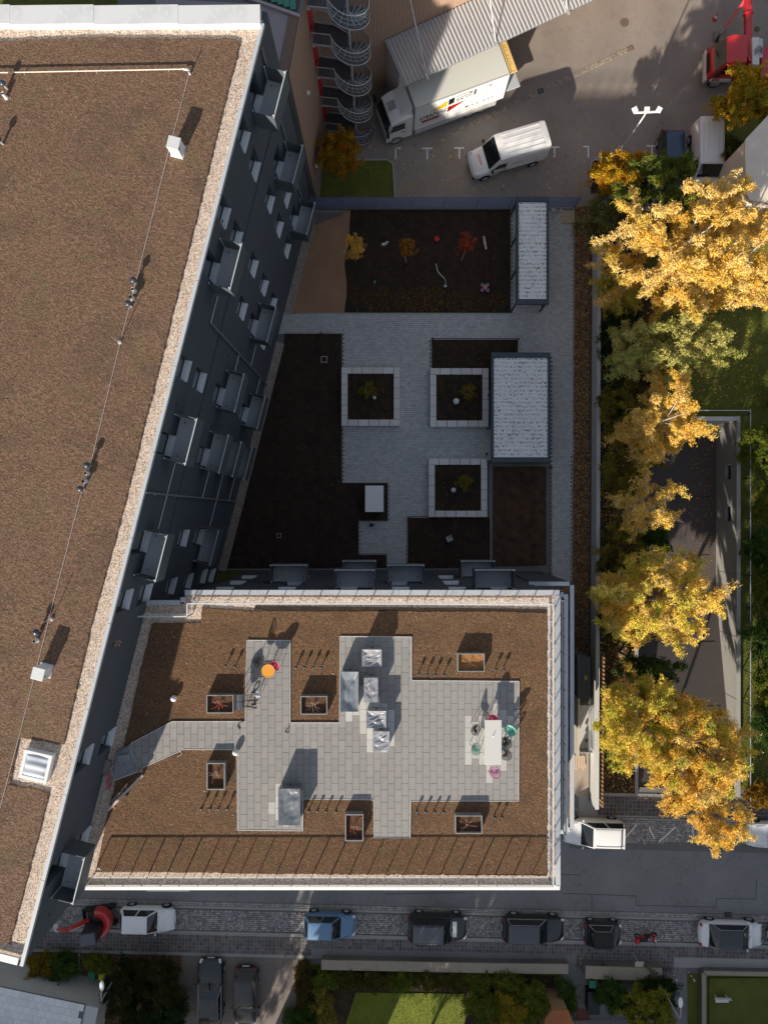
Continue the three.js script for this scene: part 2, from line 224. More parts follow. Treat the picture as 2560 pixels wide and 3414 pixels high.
{ // white rounded marking on the asphalt below the terrace block
  const a = new THREE.Shape(), [x, z] = P(561, 2938), W = 1.82, H = 0.75; const rr = (s, w, h, r) => { s.moveTo(x - w + r, -z - h); s.lineTo(x + w - r, -z - h); s.absarc(x + w - r, -z - h + r, r, -Math.PI / 2, 0); s.lineTo(x + w, -z + h - r); s.absarc(x + w - r, -z + h - r, r, 0, Math.PI / 2); s.lineTo(x - w + r, -z + h); s.absarc(x - w + r, -z + h - r, r, Math.PI / 2, Math.PI); s.lineTo(x - w, -z - h + r); s.absarc(x - w + r, -z - h + r, r, Math.PI, Math.PI * 1.5); };
  rr(a, W, H, 0.45); const q = new THREE.Path(); rr(q, W - 0.28, H - 0.28, 0.22); a.holes.push(q);
  kind(new MB().add(new THREE.ShapeGeometry(a), new THREE.Matrix4().makeTranslation(0, 0.019, 0).multiply(new THREE.Matrix4().makeRotationX(-Math.PI / 2))).build('road_marking', M.whitePaint), 'structure'); }
// north side of the street, right: parking bay and pavement
pave('parking_cobbles', [[P(1905, 2728), P(2700, 2746), P(2700, 2816), P(1905, 2806)]], 0.03, 0.16, 0.15, 0.022, ST, 0, 0, greys, 0.25, 'grey cobblestones of the marked parking bay by the yellow trees', 'cobbles', 0.06, 0.5, 0.012);
pave('pavement_pavers', [[P(1990, 2652), P(2700, 2668), P(2700, 2728), P(1990, 2716)]], 0.07, 0.28, 0.28, 0.03, ST, 0, 0, [[0.11, 0.09, 0.09], [0.13, 0.11, 0.108]], 0.2, 'square dark pavers of the sidewalk under the yellow tree', 'pavers', 0.05, 0, 0.003);
kind(new MB().sheet([P(1905, 2640), P(2800, 2660), P(2800, 2732), P(1905, 2722)], 0.045).build('pavement', M.concrete), 'structure');
{ const b = new MB(); for (let i = 0; i < 20; i++) { const [x, z] = P(1910 + i * 46, 2724 + i * 1.12); b.rbox(x, 0.04, z, 0.98, 0.13, 0.14, 0.015, ST); } kind(b.build('kerb', M.concrete), 'structure'); }
{ const b = new MB(); for (const [a, c] of [[[775, 520], [850, 430]], [[985, 540], [1090, 445]], [[925, 450], [960, 520]], [[1190, 450], [1200, 520]], [[1475, 400], [1480, 440]]]) { const A = cL(...a), B = cL(...c); b.beam([A[0], 0.034, A[1]], [B[0], 0.034, B[1]], 0.1, 0.012); } kind(b.build('bay_marking', M.whitePaint), 'structure'); }

// service yard north of the fence
kind(new MB().sheet([[-6.5, -70], [60, -70], [60, -21.7], [-4.9, -21.7], [-4.9, -23]], 0.012).build('yard', M.yard), 'structure');
kind(new MB().prism([cB(400, 1215), cB(420, 985), cB(815, 985), cB(850, 1020), cB(858, 1215)].map(p => p), 0, 0.05).build('grass_patch', M.grass), 'structure');
{ const b = new MB(), e = [cB(420, 985), cB(815, 985), cB(848, 1010), cB(860, 1215)]; for (let i = 0; i < 3; i++) b.beam([e[i][0], 0.05, e[i][1]], [e[i + 1][0], 0.05, e[i + 1][1]], 0.12, 0.14);
  const f = [cC(1330, 740), cC(1332, 620), cC(1350, 588), cC(1400, 582)]; for (let i = 0; i < 3; i++) b.beam([f[i][0], 0.05, f[i][1]], [f[i + 1][0], 0.05, f[i + 1][1]], 0.12, 0.14);
  const h = [cC(565, 1150), cC(565, 1010), cC(585, 985), cC(720, 982)]; for (let i = 0; i < 3; i++) b.beam([h[i][0], 0.05, h[i][1]], [h[i + 1][0], 0.05, h[i + 1][1]], 0.12, 0.14);
  kind(b.build('yard_kerb', M.concrete), 'structure'); }
kind(new MB().sheet([cC(1335, 1200), cC(1335, 620), cC(1355, 590), cC(1700, 590), cC(1900, 1200)], 0.03).build('grass_patch', M.grass), 'structure');
kind(new MB().sheet([cC(568, 1190), cC(568, 1010), cC(590, 988), cC(900, 985), cC(900, 1190)], 0.03).build('planting_bed', M.soil), 'structure');
{ // white parking marks
  const b = new MB();
  for (const [x, y, l, r, f] of [[865, 912, 0, 30, cB], [1058, 912, 30, 30, cB], [1255, 910, 30, 28, cB], [345, 905, 30, 28, cC], [553, 901, 28, 2, cC], [760, 899, 15, 18, cC], [943, 897, 30, 28, cC], [1165, 895, 20, 10, cC]]) {
    const A = f(x - l, y), B = f(x + r, y), C = f(x, y), D = f(x, y + 62);
    b.box((A[0] + B[0]) / 2, 0.017, A[1], B[0] - A[0] + 0.06, 0.006, 0.1); b.box(C[0], 0.0175, (C[1] + D[1]) / 2 + 0.06, 0.1, 0.006, D[1] - C[1]);
  }
  kind(b.build('parking_mark', M.whitePaint), 'structure');
}
{ // cobbled drain line across the yard
  const A = P(1506, 447), B = P(2092, 166), dx = B[0] - A[0], dz = B[1] - A[1], L = Math.hypot(dx, dz), t = Math.atan2(-dz, dx), nx = -dz / L, nz = dx / L, list = [];
  for (let i = 0; i < L / 0.15; i++) for (const s of [-1, 1]) { const x = A[0] + dx * (i + 0.5) * 0.15 / L + nx * s * 0.085, z = A[1] + dz * (i + 0.5) * 0.15 / L + nz * s * 0.085; list.push({ m: TS(x + rnd(-0.008, 0.008), 0, z, t + rnd(-0.08, 0.08), 0.13, 0.06, 0.14), c: shade([0.32, 0.27, 0.21], 0.3) }); }
  scatter('drain_cobbles', stone, mat([1, 1, 1], 0.85), list, 'double row of pale cobbles draining across the service yard', 'cobbles');
  const g = (u, v, c, label) => { const [x, z] = P(u, v), b = new MB(); b.rbox(x, 0.02, z, 0.42, 0.05, 0.34, 0.01, t); const o = tag(b.build('drain_grate', c), label, 'drain'); for (let i = 0; i < 4; i++) b.box(x + (i - 1.5) * 0.085 * Math.cos(t), 0.048, z - (i - 1.5) * 0.085 * Math.sin(t), 0.03, 0.012, 0.28, t); b.build('slot_bar', M.pipe, o); };
  g(1801, 304, M.black, 'dark iron grate in the middle of the cobbled drain line'); g(2100, 163, mat([0.2, 0.1, 0.06], 0.9), 'rusty brown grate at the end of the cobbled drain line');
  for (const [u, v, r, c, l] of [[2080, 76, 15, [0.2, 0.14, 0.1], 'large round rusty manhole cover in the sunlit yard'], [2282, 147, 10, [0.5, 0.43, 0.34], 'small pale round manhole cover in the yard'], [2521, 98, 10, [0.2, 0.17, 0.1], 'round manhole cover beside the red crane boom']]) { const [x, z] = P(u, v), b = new MB(), R = r / PPM(0); b.cyl(x, 0.012, z, R, R, 0.026, 28); const o = tag(b.build('manhole_cover', mat(c, 0.8)), l, 'manhole'); b.torus(x, 0.026, z, R * 0.82, 0.012, 28); for (let i = -2; i < 3; i++) b.box(x + i * R * 0.25, 0.028, z, 0.03, 0.01, R * 1.1); b.build('cover_pattern', mat(c.map(q => q * 0.6), 0.85), o); }
}

// courtyard
const FW = (s, out = 0) => { const c = 0.96885, n = 0.24764; return [-10.92 - n * s + c * out, c * s + n * out]; };   // point at distance s along the west facade, out from it
const courtPaving = [
  [P(928, 1043), P(1836, 1046), P(1836, 1130), P(1436, 1130), P(1436, 1228), P(1432, 1724), P(1360, 1724), P(1357, 1890), P(1290, 1890), P(1290, 1848), P(1197, 1848), P(1197, 1738), P(1294, 1738), P(1294, 1607), P(1142, 1607), P(1142, 1112), P(928, 1112)],
  [P(1834, 690), P(1912, 690), P(1904, 1940), P(1836, 1940)], [P(1702, 690), P(1836, 690), P(1836, 1050), P(1702, 1050)], [P(1434, 1424), P(1645, 1424), P(1645, 1532), P(1434, 1532)], [P(1722, 1130), P(1838, 1130), P(1838, 1185), P(1722, 1185)]];
kind(new MB().sheet([FW(-22.2), FW(4.45), [14.9, 4.4], [14.9, -21.9], [-4.9, -21.9]], 0.01).build('courtyard_bed', mat([0.14, 0.145, 0.15], 0.95)), 'structure');
pave('courtyard_pavers', courtPaving, 0.06, 0.262, 0.15, 0.014, 0, 0, 0, [[0.52, 0.535, 0.54], [0.55, 0.56, 0.56], [0.49, 0.505, 0.515]], 0.1, 'blue-grey rectangular pavers covering the courtyard paths', 'pavers', 0.05, 0.5, 0.002);
const bed = (name, pts, m, y = 0.07) => kind(new MB().prism(pts, 0.012, y).build(name, m), 'structure');
const bigBed = [P(951, 1114), P(1141, 1114), P(1141, 1608), P(1292, 1608), P(1292, 1737), P(1196, 1737), P(1196, 1849), P(1288, 1849), P(1288, 1892), FW(4.2, 0.55), FW(-12.7, 0.55)];
bed('planting_bed', bigBed, M.soil);
const upperBed = [P(1168, 702), P(1700, 702), P(1700, 1044), P(1150, 1044), P(1158, 960), P(1150, 880), P(1166, 800)];
bed('planting_bed', upperBed, M.soil, 0.075);
bed('sandy_strip', ragged([FW(-21.6, 0.6), P(1168, 702), P(1163, 800), P(1148, 880), P(1156, 960), P(1148, 1044), FW(-14.95, 0.6)], 0.04, 0.5), M.sand, 0.085);
bed('planting_bed', [P(1438, 1134), P(1724, 1134), P(1724, 1300), P(1438, 1300)], M.soil);
const lowBed = [P(1358, 1726), P(1632, 1726), P(1632, 1896), P(1358, 1896)];
bed('planting_bed', lowBed, M.soil);
{ const b = new MB(), e = (...q) => { for (let i = 0; i + 1 < q.length; i++) b.beam([q[i][0], 0.05, q[i][1]], [q[i + 1][0], 0.05, q[i + 1][1]], 0.06, 0.12); };
  e(P(951, 1112), P(1142, 1112), P(1142, 1609), P(1294, 1609), P(1294, 1738), P(1197, 1738), P(1197, 1848), P(1290, 1848), P(1290, 1892)); e(P(1000, 1045), P(1702, 1046), P(1702, 700)); e(P(1437, 1228), P(1437, 1132), P(1726, 1132), P(1726, 1185)); e(P(1357, 1896), P(1357, 1725), P(1430, 1725)); e(FW(-21.6, 0.56), FW(-14.9, 0.56)); e(FW(-12.7, 0.56), FW(4.2, 0.56)); e(P(1838, 1548), P(1838, 1925)); e(P(1912, 690), P(1905, 1940)); e(FW(4.15, 0.5), P(1632, 1897)); e(P(1634, 1548), P(1634, 1896));
  kind(b.build('bed_edging', M.concrete), 'structure'); }
kind(new MB().prism([FW(-22, 0), FW(-22, 0.53), FW(-14.9, 0.53), FW(-14.9, 0)], 0.012, 0.08).prism([FW(-12.75, 0), FW(-12.75, 0.53), FW(4.3, 0.53), FW(4.3, 0)], 0.012, 0.08).build('gravel_strip', tmat(T.gravel, 0.9, 0.03, { color: lin([0.75, 0.75, 0.75]) })), 'structure');
kind(new MB().prism([P(1914, 690), P(1968, 690), P(1963, 2130), P(1960, 2200), P(1900, 2200), P(1905, 1945)], 0.012, 0.06).build('leafy_gravel_strip', M.litter), 'structure');
kind(new MB().prism([[11.3, 12.9], [14.8, 12.9], [14.8, 20.6], [11.3, 20.6]], 0.012, 0.05).build('side_yard', tmat(T.concrete, 0.9, 0.004, { color: lin([0.42, 0.34, 0.27]) })), 'structure');
// low planted roof deck of the bicycle store, lower right of the courtyard
kind(new MB().prism([P(1636, 1548), P(1832, 1548), P(1830, 1922), P(1636, 1922)], 0.012, 0.14).build('deck_edge', M.concreteDark), 'structure');
kind(new MB().prism(ragged([P(1642, 1556), P(1818, 1556), P(1818, 1884), P(1642, 1888)], 0.02, 0.4), 0.13, 0.19).build('deck_substrate', tmat(T.soil, 0.95, 0.03, { color: lin([2.0, 1.7, 1.5]) })), 'structure');

// ground under the trees, ramp to the underground garage
kind(new MB().prism(ragged([[15.1, -21.5], [18.4, -21.5], [20.5, -8], [18.2, -6.7], [18.2, 20.6], [15.1, 20.6]], 0.1, 0.8), 0.002, 0.03).build('woodland_floor', tmat(T.litter, 0.95, 0.05, { color: lin([0.55, 0.5, 0.42]) })), 'structure');
{ const b = new MB(); b.quad([18.2, -2.85, -6.8], [18.2, -2.85, 6], [25.4, -2.85, 6], [25.4, -2.85, -6.8]); b.quad([18.2, -2.85, 6], [18.2, 0.03, 20.5], [25.4, 0.03, 20.5], [25.4, -2.85, 6]); kind(b.build('ramp', tmat(T.concrete, 0.9, 0.01, { color: lin([0.092, 0.077, 0.073]) })), 'structure'); }
{ // joints across the ramp
  const b = new MB(); for (const z of [-1.2, 3.3, 9.8, 14.4]) { const y = z < 6 ? -2.84 : -2.84 + (z - 6) * 2.88 / 14.5; b.box(21.6, y, z, 6.6, 0.015, 0.035, 0, -0.0); } kind(b.build('ramp_joint', M.black), 'structure'); }
{
  const g = thing('ramp_wall', 'long grey concrete retaining wall with square recesses beside the garage ramp', 'wall', 25.5, -2.9, 7);
  const b = new MB(); const cut = [[-3.5, -2.4], [-0.4, 0.7]];
  const sh = new THREE.Shape(); sh.moveTo(-6.9, -2.95); sh.lineTo(20.5, -2.95); sh.lineTo(20.5, 0.35); sh.lineTo(-6.9, 0.35); sh.closePath();
  for (const [a, c] of cut) { const p = new THREE.Path(); p.moveTo(a, -1.35); p.lineTo(c, -1.35); p.lineTo(c, -0.55); p.lineTo(a, -0.55); p.closePath(); sh.holes.push(p); }
  b.add(new THREE.ExtrudeGeometry(sh, { depth: 0.22, bevelEnabled: false }), new THREE.Matrix4().makeTranslation(25.58, 0, 0).multiply(new THREE.Matrix4().makeRotationY(-Math.PI / 2)));
  b.build('wall', M.concrete, g);
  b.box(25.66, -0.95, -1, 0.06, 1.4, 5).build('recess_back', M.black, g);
  for (const z of [4.5, 9, 13.5, 18]) b.box(25.352, -1.2, z, 0.01, 3.0, 0.03); b.build('joint', M.concreteDark, g);
  b.box(25.47, 0.375, 6.8, 0.28, 0.05, 27.4).build('coping', M.concrete, g);
  const n = thing('ramp_end_wall', 'sunlit white wall closing the low end of the garage ramp', 'wall', 21.8, -2.9, -6.7);
  b.box(21.8, -1.3, -6.72, 7.3, 3.3, 0.24).build('wall', M.wall, n); b.box(21.8, 0.375, -6.72, 7.4, 0.05, 0.3).build('coping', M.wall, n);
  const l = thing('ramp_side_wall', 'low concrete wall between ramp and woodland strip', 'wall', 18.25, -2.9, 7); b.box(18.22, -1.35, 6.9, 0.2, 3.0, 27).build('wall', M.concreteDark, l);
  b.box(18.22, 0.16, 6.9, 0.24, 0.04, 27.05).build('coping', M.concrete, l);
  // bar fence on the retaining wall
  const f = thing('ramp_fence', 'dark bar fence with pale top rail along the garage ramp', 'fence', 25.9, 0.1, 7);
  b.box(25.95, 1.12, 6.8, 0.05, 0.04, 28.2); b.box(22.3, 1.12, -7.2, 7.3, 0.04, 0.05); b.build('top_rail', M.galv, f);
  for (let z = -7.2; z < 20.9; z += 0.28) b.bar([25.95, 0.1, z], [25.95, 1.1, z], 0.014, 4); for (let x = 18.8; x < 25.9; x += 0.28) b.bar([x, 0.1, -7.2], [x, 1.1, -7.2], 0.014, 4); b.build('bars', M.frame, f); f.children[1].userData.kind = 'stuff';
  for (let z = -7; z < 21; z += 2.3) b.box(25.95, 0.6, z, 0.06, 1.1, 0.06); b.build('posts', M.frame, f).userData.kind = 'stuff';
}

// ---------------------------------------------------------------- the two dark apartment blocks
const WF = new THREE.Matrix4().makeTranslation(-10.92, 0, 0).multiply(new THREE.Matrix4().makeRotationY(-0.25023));
const WL = (X, Z) => [0.96885 * (X + 10.92) + 0.24764 * Z, -0.24764 * (X + 10.92) + 0.96885 * Z];
const NF = new THREE.Matrix4().makeTranslation(0, 0, 4.37).multiply(new THREE.Matrix4().makeRotationY(Math.PI / 2));

function facade(parent, frame, s0, s1, y0, y1, holes, thick, m = M.render) {     // wall skin with real openings: x out, z along
  const sh = new THREE.Shape(); sh.moveTo(s0, y0); sh.lineTo(s1, y0); sh.lineTo(s1, y1); sh.lineTo(s0, y1); sh.closePath();
  for (const [a, c, y, h] of holes) { const p = new THREE.Path(); p.moveTo(a, y); p.lineTo(a, y + h); p.lineTo(c, y + h); p.lineTo(c, y); p.closePath(); sh.holes.push(p); }
  const b = new MB(frame); b.add(new THREE.ExtrudeGeometry(sh, { depth: thick, bevelEnabled: false }), new THREE.Matrix4().makeRotationY(-Math.PI / 2));
  return b.build('wall', m, parent);
}
function windowIn(parent, frame, a, c, y, h, depth, door = false) {
  const w = sub(door ? 'balcony_door' : 'window', parent), b = new MB(frame), x = -depth + 0.05, mid = (a + c) / 2;
  b.box(x, y + h / 2, a + 0.035, 0.07, h, 0.07); b.box(x, y + h / 2, c - 0.035, 0.07, h, 0.07); b.box(x, y + h - 0.035, mid, 0.07, 0.07, c - a - 0.14); b.box(x, y + 0.045, mid, 0.07, 0.09, c - a - 0.14); b.build('frame', M.frame, w);
  b.box(x - 0.005, y + h / 2, mid, 0.02, h - 0.16, c - a - 0.15).build('pane', M.glass, w);
  b.box(-depth / 2 + 0.045, y + 0.012, mid, depth + 0.07, 0.03, c - a + (door ? 0 : 0.0) - 0.004, 0, 0, -0.06).build('sill', M.sill, w);
}
function balcony(parent, frame, s, y, len = 2.2, dep = 1.05) {
  const g = sub('balcony', parent), b = new MB(frame), z0 = s - len / 2, z1 = s + len / 2;
  b.box(0.03 + dep / 2, y - 0.07, s, dep, 0.14, len - 0.04); b.box(0.2, y + 0.004, s, 0.02, 0.01, len - 0.2); b.build('floor', M.balconyFloor, g);
  b.box(0.03 + dep + 0.02, y + 0.4, s, 0.035, 1.3, len + 0.06).build('front_panel', M.darkMetal, g);
  for (const z of [z0, z1]) b.box(0.03 + dep / 2, y + 0.4, z, dep, 1.3, 0.035).build('side_panel', M.darkMetal, g);
  b.box(0.03 + dep + 0.02, y + 1.06, s, 0.05, 0.025, len + 0.08).build('hand_rail', M.zinc, g);
  for (const [x, z] of [[0.08, z0 + 0.05], [0.08, z1 - 0.05], [dep, z0 + 0.06], [dep, z1 - 0.06]]) b.cyl(x, y + 0.52, z, 0.022, 0.022, 1.14, 8).sph(x, y + 1.1, z, 0.032, 8).build('corner_post', M.rail, g);
  for (const [x, z] of [[0.3, z0 + 0.25], [0.33, z1 - 0.3]]) b.cyl(x, y + 0.01, z, 0.035, 0.035, 0.02, 10).build('floor_drain', M.black, g);
  for (let i = 0; i < 7; i++) b.box(0.03 + dep + 0.04, y + rnd(-0.15, 0.95), z0 + rnd(0.1, len - 0.1), 0.008, 0.02, 0.02); kind(b.build('rivets', M.rail, g), 'stuff');
}

// dry stems and succulent tufts standing out of the planted mats
const tuftGeo = (() => { const pos = []; for (let i = 0; i < 6; i++) { const a = i * 1.047, l = 0.05 + 0.02 * (i % 3), h = 0.03 + 0.012 * (i % 2); pos.push(0, 0, 0, Math.cos(a) * l, h, Math.sin(a) * l, Math.cos(a + 0.6) * l * 0.8, h * 0.6, Math.sin(a + 0.6) * l * 0.8); } const g = new THREE.BufferGeometry(); g.setAttribute('position', new THREE.Float32BufferAttribute(pos, 3)); g.setAttribute('uv', new THREE.Float32BufferAttribute(new Float32Array(36), 2)); g.computeVertexNormals(); return g; })();
function tufts(parent, pts, y, n, not) { const list = [], inv = new THREE.Matrix4().copy(parent.matrixWorld).invert(), cols = [[0.17, 0.11, 0.065], [0.24, 0.16, 0.1], [0.12, 0.08, 0.045], [0.34, 0.25, 0.17], [0.2, 0.07, 0.05], [0.13, 0.11, 0.05]]; for (let i = 0; i < n; i++) { const [x, z] = inside(pts); if (not && inPoly(x, z, not) || fbm(x / 40 + 3, z / 40 + 3, 14, 3, 5) < 0.4) continue; list.push({ m: inv.clone().multiply(TR(x, y - 0.004, z, rnd(0, 6.3), 0, 0, rnd(0.3, 0.7))), c: shade(pick(cols), 0.3) }); } scatter('dry_tufts', tuftGeo, mat([1, 1, 1], 0.95), list, null, null, parent); }
// ---- west block
const west = thing('west_block', 'tall dark apartment block with brown planted roof and gravel border on the left', 'building', -14, 0, 0, -0.25023);
{
  const b = new MB(WF);
  const ne = WL(-5.44, -22.4), nw = WL(-30, -21.95);
  b.prism([[-0.36, ne[1] + 0.36], [-0.36, 20.5], [-28, 20.5], [-28, nw[1]], nw], 0, 19.6).build('core', M.frame, west);
  const win = [], dw = [];
  const W = (y, ...s) => s.forEach(q => win.push([q, q + 1.02, y, y > 17 ? 1.5 : 1.65]));
  W(18.0, -18.49, -14.78, -7.35, 3.72, 11.26); W(15.15, -18.46, -14.78, -7.32, 3.76, 11.33, 16.55); W(10.75, -18.67, -14.88, -12.35, 1.03, 3.85); W(7.2, -20.55, -18.65, -14.89, 3.9, -8.6); W(3.6, -18.63, -14.86, -12.3, 3.95); W(1.2, 4.1);
  const B = [[17.45, -20.3, -20.55], [10.7, -20.35, -20.7], [3.5, -20.3, -20.6], [17.45, -12.05, -12.26], [7.1, -12.1, -12.34], [10.7, -7.15, -7.3], [3.5, -7.05, -7.26], [17.45, -3.65, -3.76], [10.7, -3.62, -3.72], [7.1, -3.6, -3.7], [3.5, -3.6, -3.7], [17.45, 1.95, 0.97], [7.1, 2.0, 1.09], [17.45, 17.4, 16.5]];
  for (const [y, , d] of B) dw.push([d, d + 1.02, y + 0.08, 2.0]);
  const all = [...win, ...dw];
  facade(west, WF, ne[1], 20.75, 14.6, 19.73, all.filter(h => h[2] > 14.5), 0.35); facade(west, WF, ne[1], 20.75, 0, 14.4, all.filter(h => h[2] < 14.4), 0.35);
  for (const [a, c, y, h] of win) windowIn(west, WF, a, c, y, h, 0.35); for (const [a, c, y, h] of dw) windowIn(west, WF, a, c, y, h, 0.35, true);
  for (const [y, s] of B) balcony(west, WF, s, y);
  // south and north end walls
  b.box(-14, 9.87, 20.62, 27.9, 19.74, 0.24).build('end_wall', M.render, west); b.prism([ne, [ne[0] - 0.36, ne[1] + 0.1], [nw[0], nw[1] + 0.3], nw], 0, 19.7).build('end_wall', M.render, west);
  // drain pipes down the facade and the branches to the balconies
  b.bar([0.09, 0, -0.8], [0.09, 19.86, -0.92], 0.05, 10); for (const y of [3, 7, 11, 15.5, 18.5]) b.cyl(0.09, y, -0.86, 0.065, 0.065, 0.08, 10); b.build('downpipe', M.pipe, west);
  b.bar([0.09, 0, -9.55], [0.09, 16.62, -9.58], 0.05, 10); for (const y of [3, 7, 11, 15.5]) b.cyl(0.09, y, -9.56, 0.065, 0.065, 0.08, 10); b.build('downpipe', M.pipe, west);
  b.bar([0.07, 0, -21.6], [0.07, 19.5, -21.6], 0.055, 10).build('downpipe', M.pipe, west);
  for (const [y, a, c] of [[16.63, -10.95, -9.58], [16.6, -2.5, -0.9], [16.6, -0.9, 0.85], [9.8, -9.55, -8.2], [9.8, -2.5, -0.85], [6.2, -2.5, -0.85], [6.2, -0.82, 0.9], [6.2, -11, -9.55], [2.6, -9.55, -8.15], [2.6, -2.5, -0.8]]) b.bar([0.06, y, a], [0.06, y + 0.03, c], 0.03, 6).build('drain_branch', M.galv, west);
  for (const [y, s] of [[18.6, -13.9], [18.5, -5.2], [11.8, -9.0], [18.7, 6.3], [11.6, -5.0], [18.8, -21.4], [12.0, 5.5], [18.0, 19.6]]) b.box(0.004, y, s, 0.012, 0.16, 0.16).build('wall_vent', M.black, west);
  { const c = [[0.02, 18.6, 6.1], [0.06, 18.45, 6.25], [0.05, 18.2, 6.2], [0.09, 18.0, 6.35], [0.03, 17.9, 6.28]]; b.tube(c, 0.015, 5); b.tube(c.map(([x, y, z]) => [x + 0.02, y + 0.1, z + 0.14]), 0.015, 5); b.build('loose_cable', mat([0.55, 0.35, 0.27], 0.7), west); }
  // roof: gravel bed, planted mat, copings
  b.prism([[-0.08, ne[1] + 0.4], [-0.08, 20.6], [-28, 20.6], [-28, nw[1]], nw], 19.6, 19.75).build('gravel_bed', M.gravel, west);
  const y = 19.85, sed = [cA(-500, 250, y), cA(0, 250, y), cA(600, 225, y), cA(1440, 235, y), cA(1478, 258, y), cA(1390, 600, y), cA(1130, 1659, y), cD(960, 770, y), cD(735, 1659, y), cG(560, 720, y), cG(392, 1445, y), cG(185, 1412, y), cG(120, 1404, y), cJ(62, 186, y), cJ(306, 236, y), cJ(60, 1175, y), cJ(-500, 1040, y)];
  const w0 = new MB(); w0.prism(ragged(sed, 0.035, 0.16), 19.74, 19.85, 0.03).build('planted_mat', M.sedum, west); tufts(west, sed, 19.85, 14000);
  for (let i = 0; i < 11; i++) b.box(-0.01, 19.86, -22.4 + 3.93 * i + 1.96, 0.16, 0.2, 3.91).build('coping', M.zinc, west);
  b.box(-14, 19.93, 20.66, 27.6, 0.07, 0.32).build('coping', M.white, west);
  { // wide sheet metal parapet along the north edge
    const d = Math.atan2(0.45, 24.56); const o = new MB();
    for (let i = 0; i < 6; i++) { const u = [868, 595, 314, 35, -246, -527, -808][i], v = [868, 595, 314, 35, -246, -527, -808][i + 1], p = P(u, 49, 20.1), q = P(v, 53, 20.1); const x = (p[0] + q[0]) / 2, z = (p[1] + q[1]) / 2; o.box(x, 19.93, z - 0.02, p[0] - q[0] - 0.012, 0.4, 0.84, 0.012).build('parapet_panel', M.zincBright, west); }
  }
}
// ---- things on the west roof
function ventCowl(x, z, y, label) { const g = thing('vent_cowl', label, 'roof vent', x, y, z, 0, 'vent cowls on the planted roofs'); g.userData.local = true; const b = new MB(); b.cyl(0, 0.2, 0, 0.055, 0.055, 0.4, 12).build('pipe', M.galv, g); b.lathe([[0.0, 0.56], [0.08, 0.54], [0.135, 0.48], [0.14, 0.41], [0.1, 0.38], [0.0, 0.4]], 0, 0, 0, 18).build('cap', mat([0.07, 0.09, 0.12], 0.35, { metalness: 0.4 }), g); return g; }
function ventPipe(x, z, y, label) { const g = thing('vent_pipe', label, 'roof vent', x, y, z, 0, 'open vent pipes on the planted roofs'); g.userData.local = true; const b = new MB(); b.cyl(0, 0.18, 0, 0.07, 0.07, 0.36, 14, 0, 0, 0, true).build('pipe', M.white, g); b.cyl(0, 0.3, 0, 0.062, 0.062, 0.02, 14).build('opening', M.black, g); b.cyl(0, 0.02, 0, 0.12, 0.1, 0.06, 14).build('collar', M.galv, g); return g; }
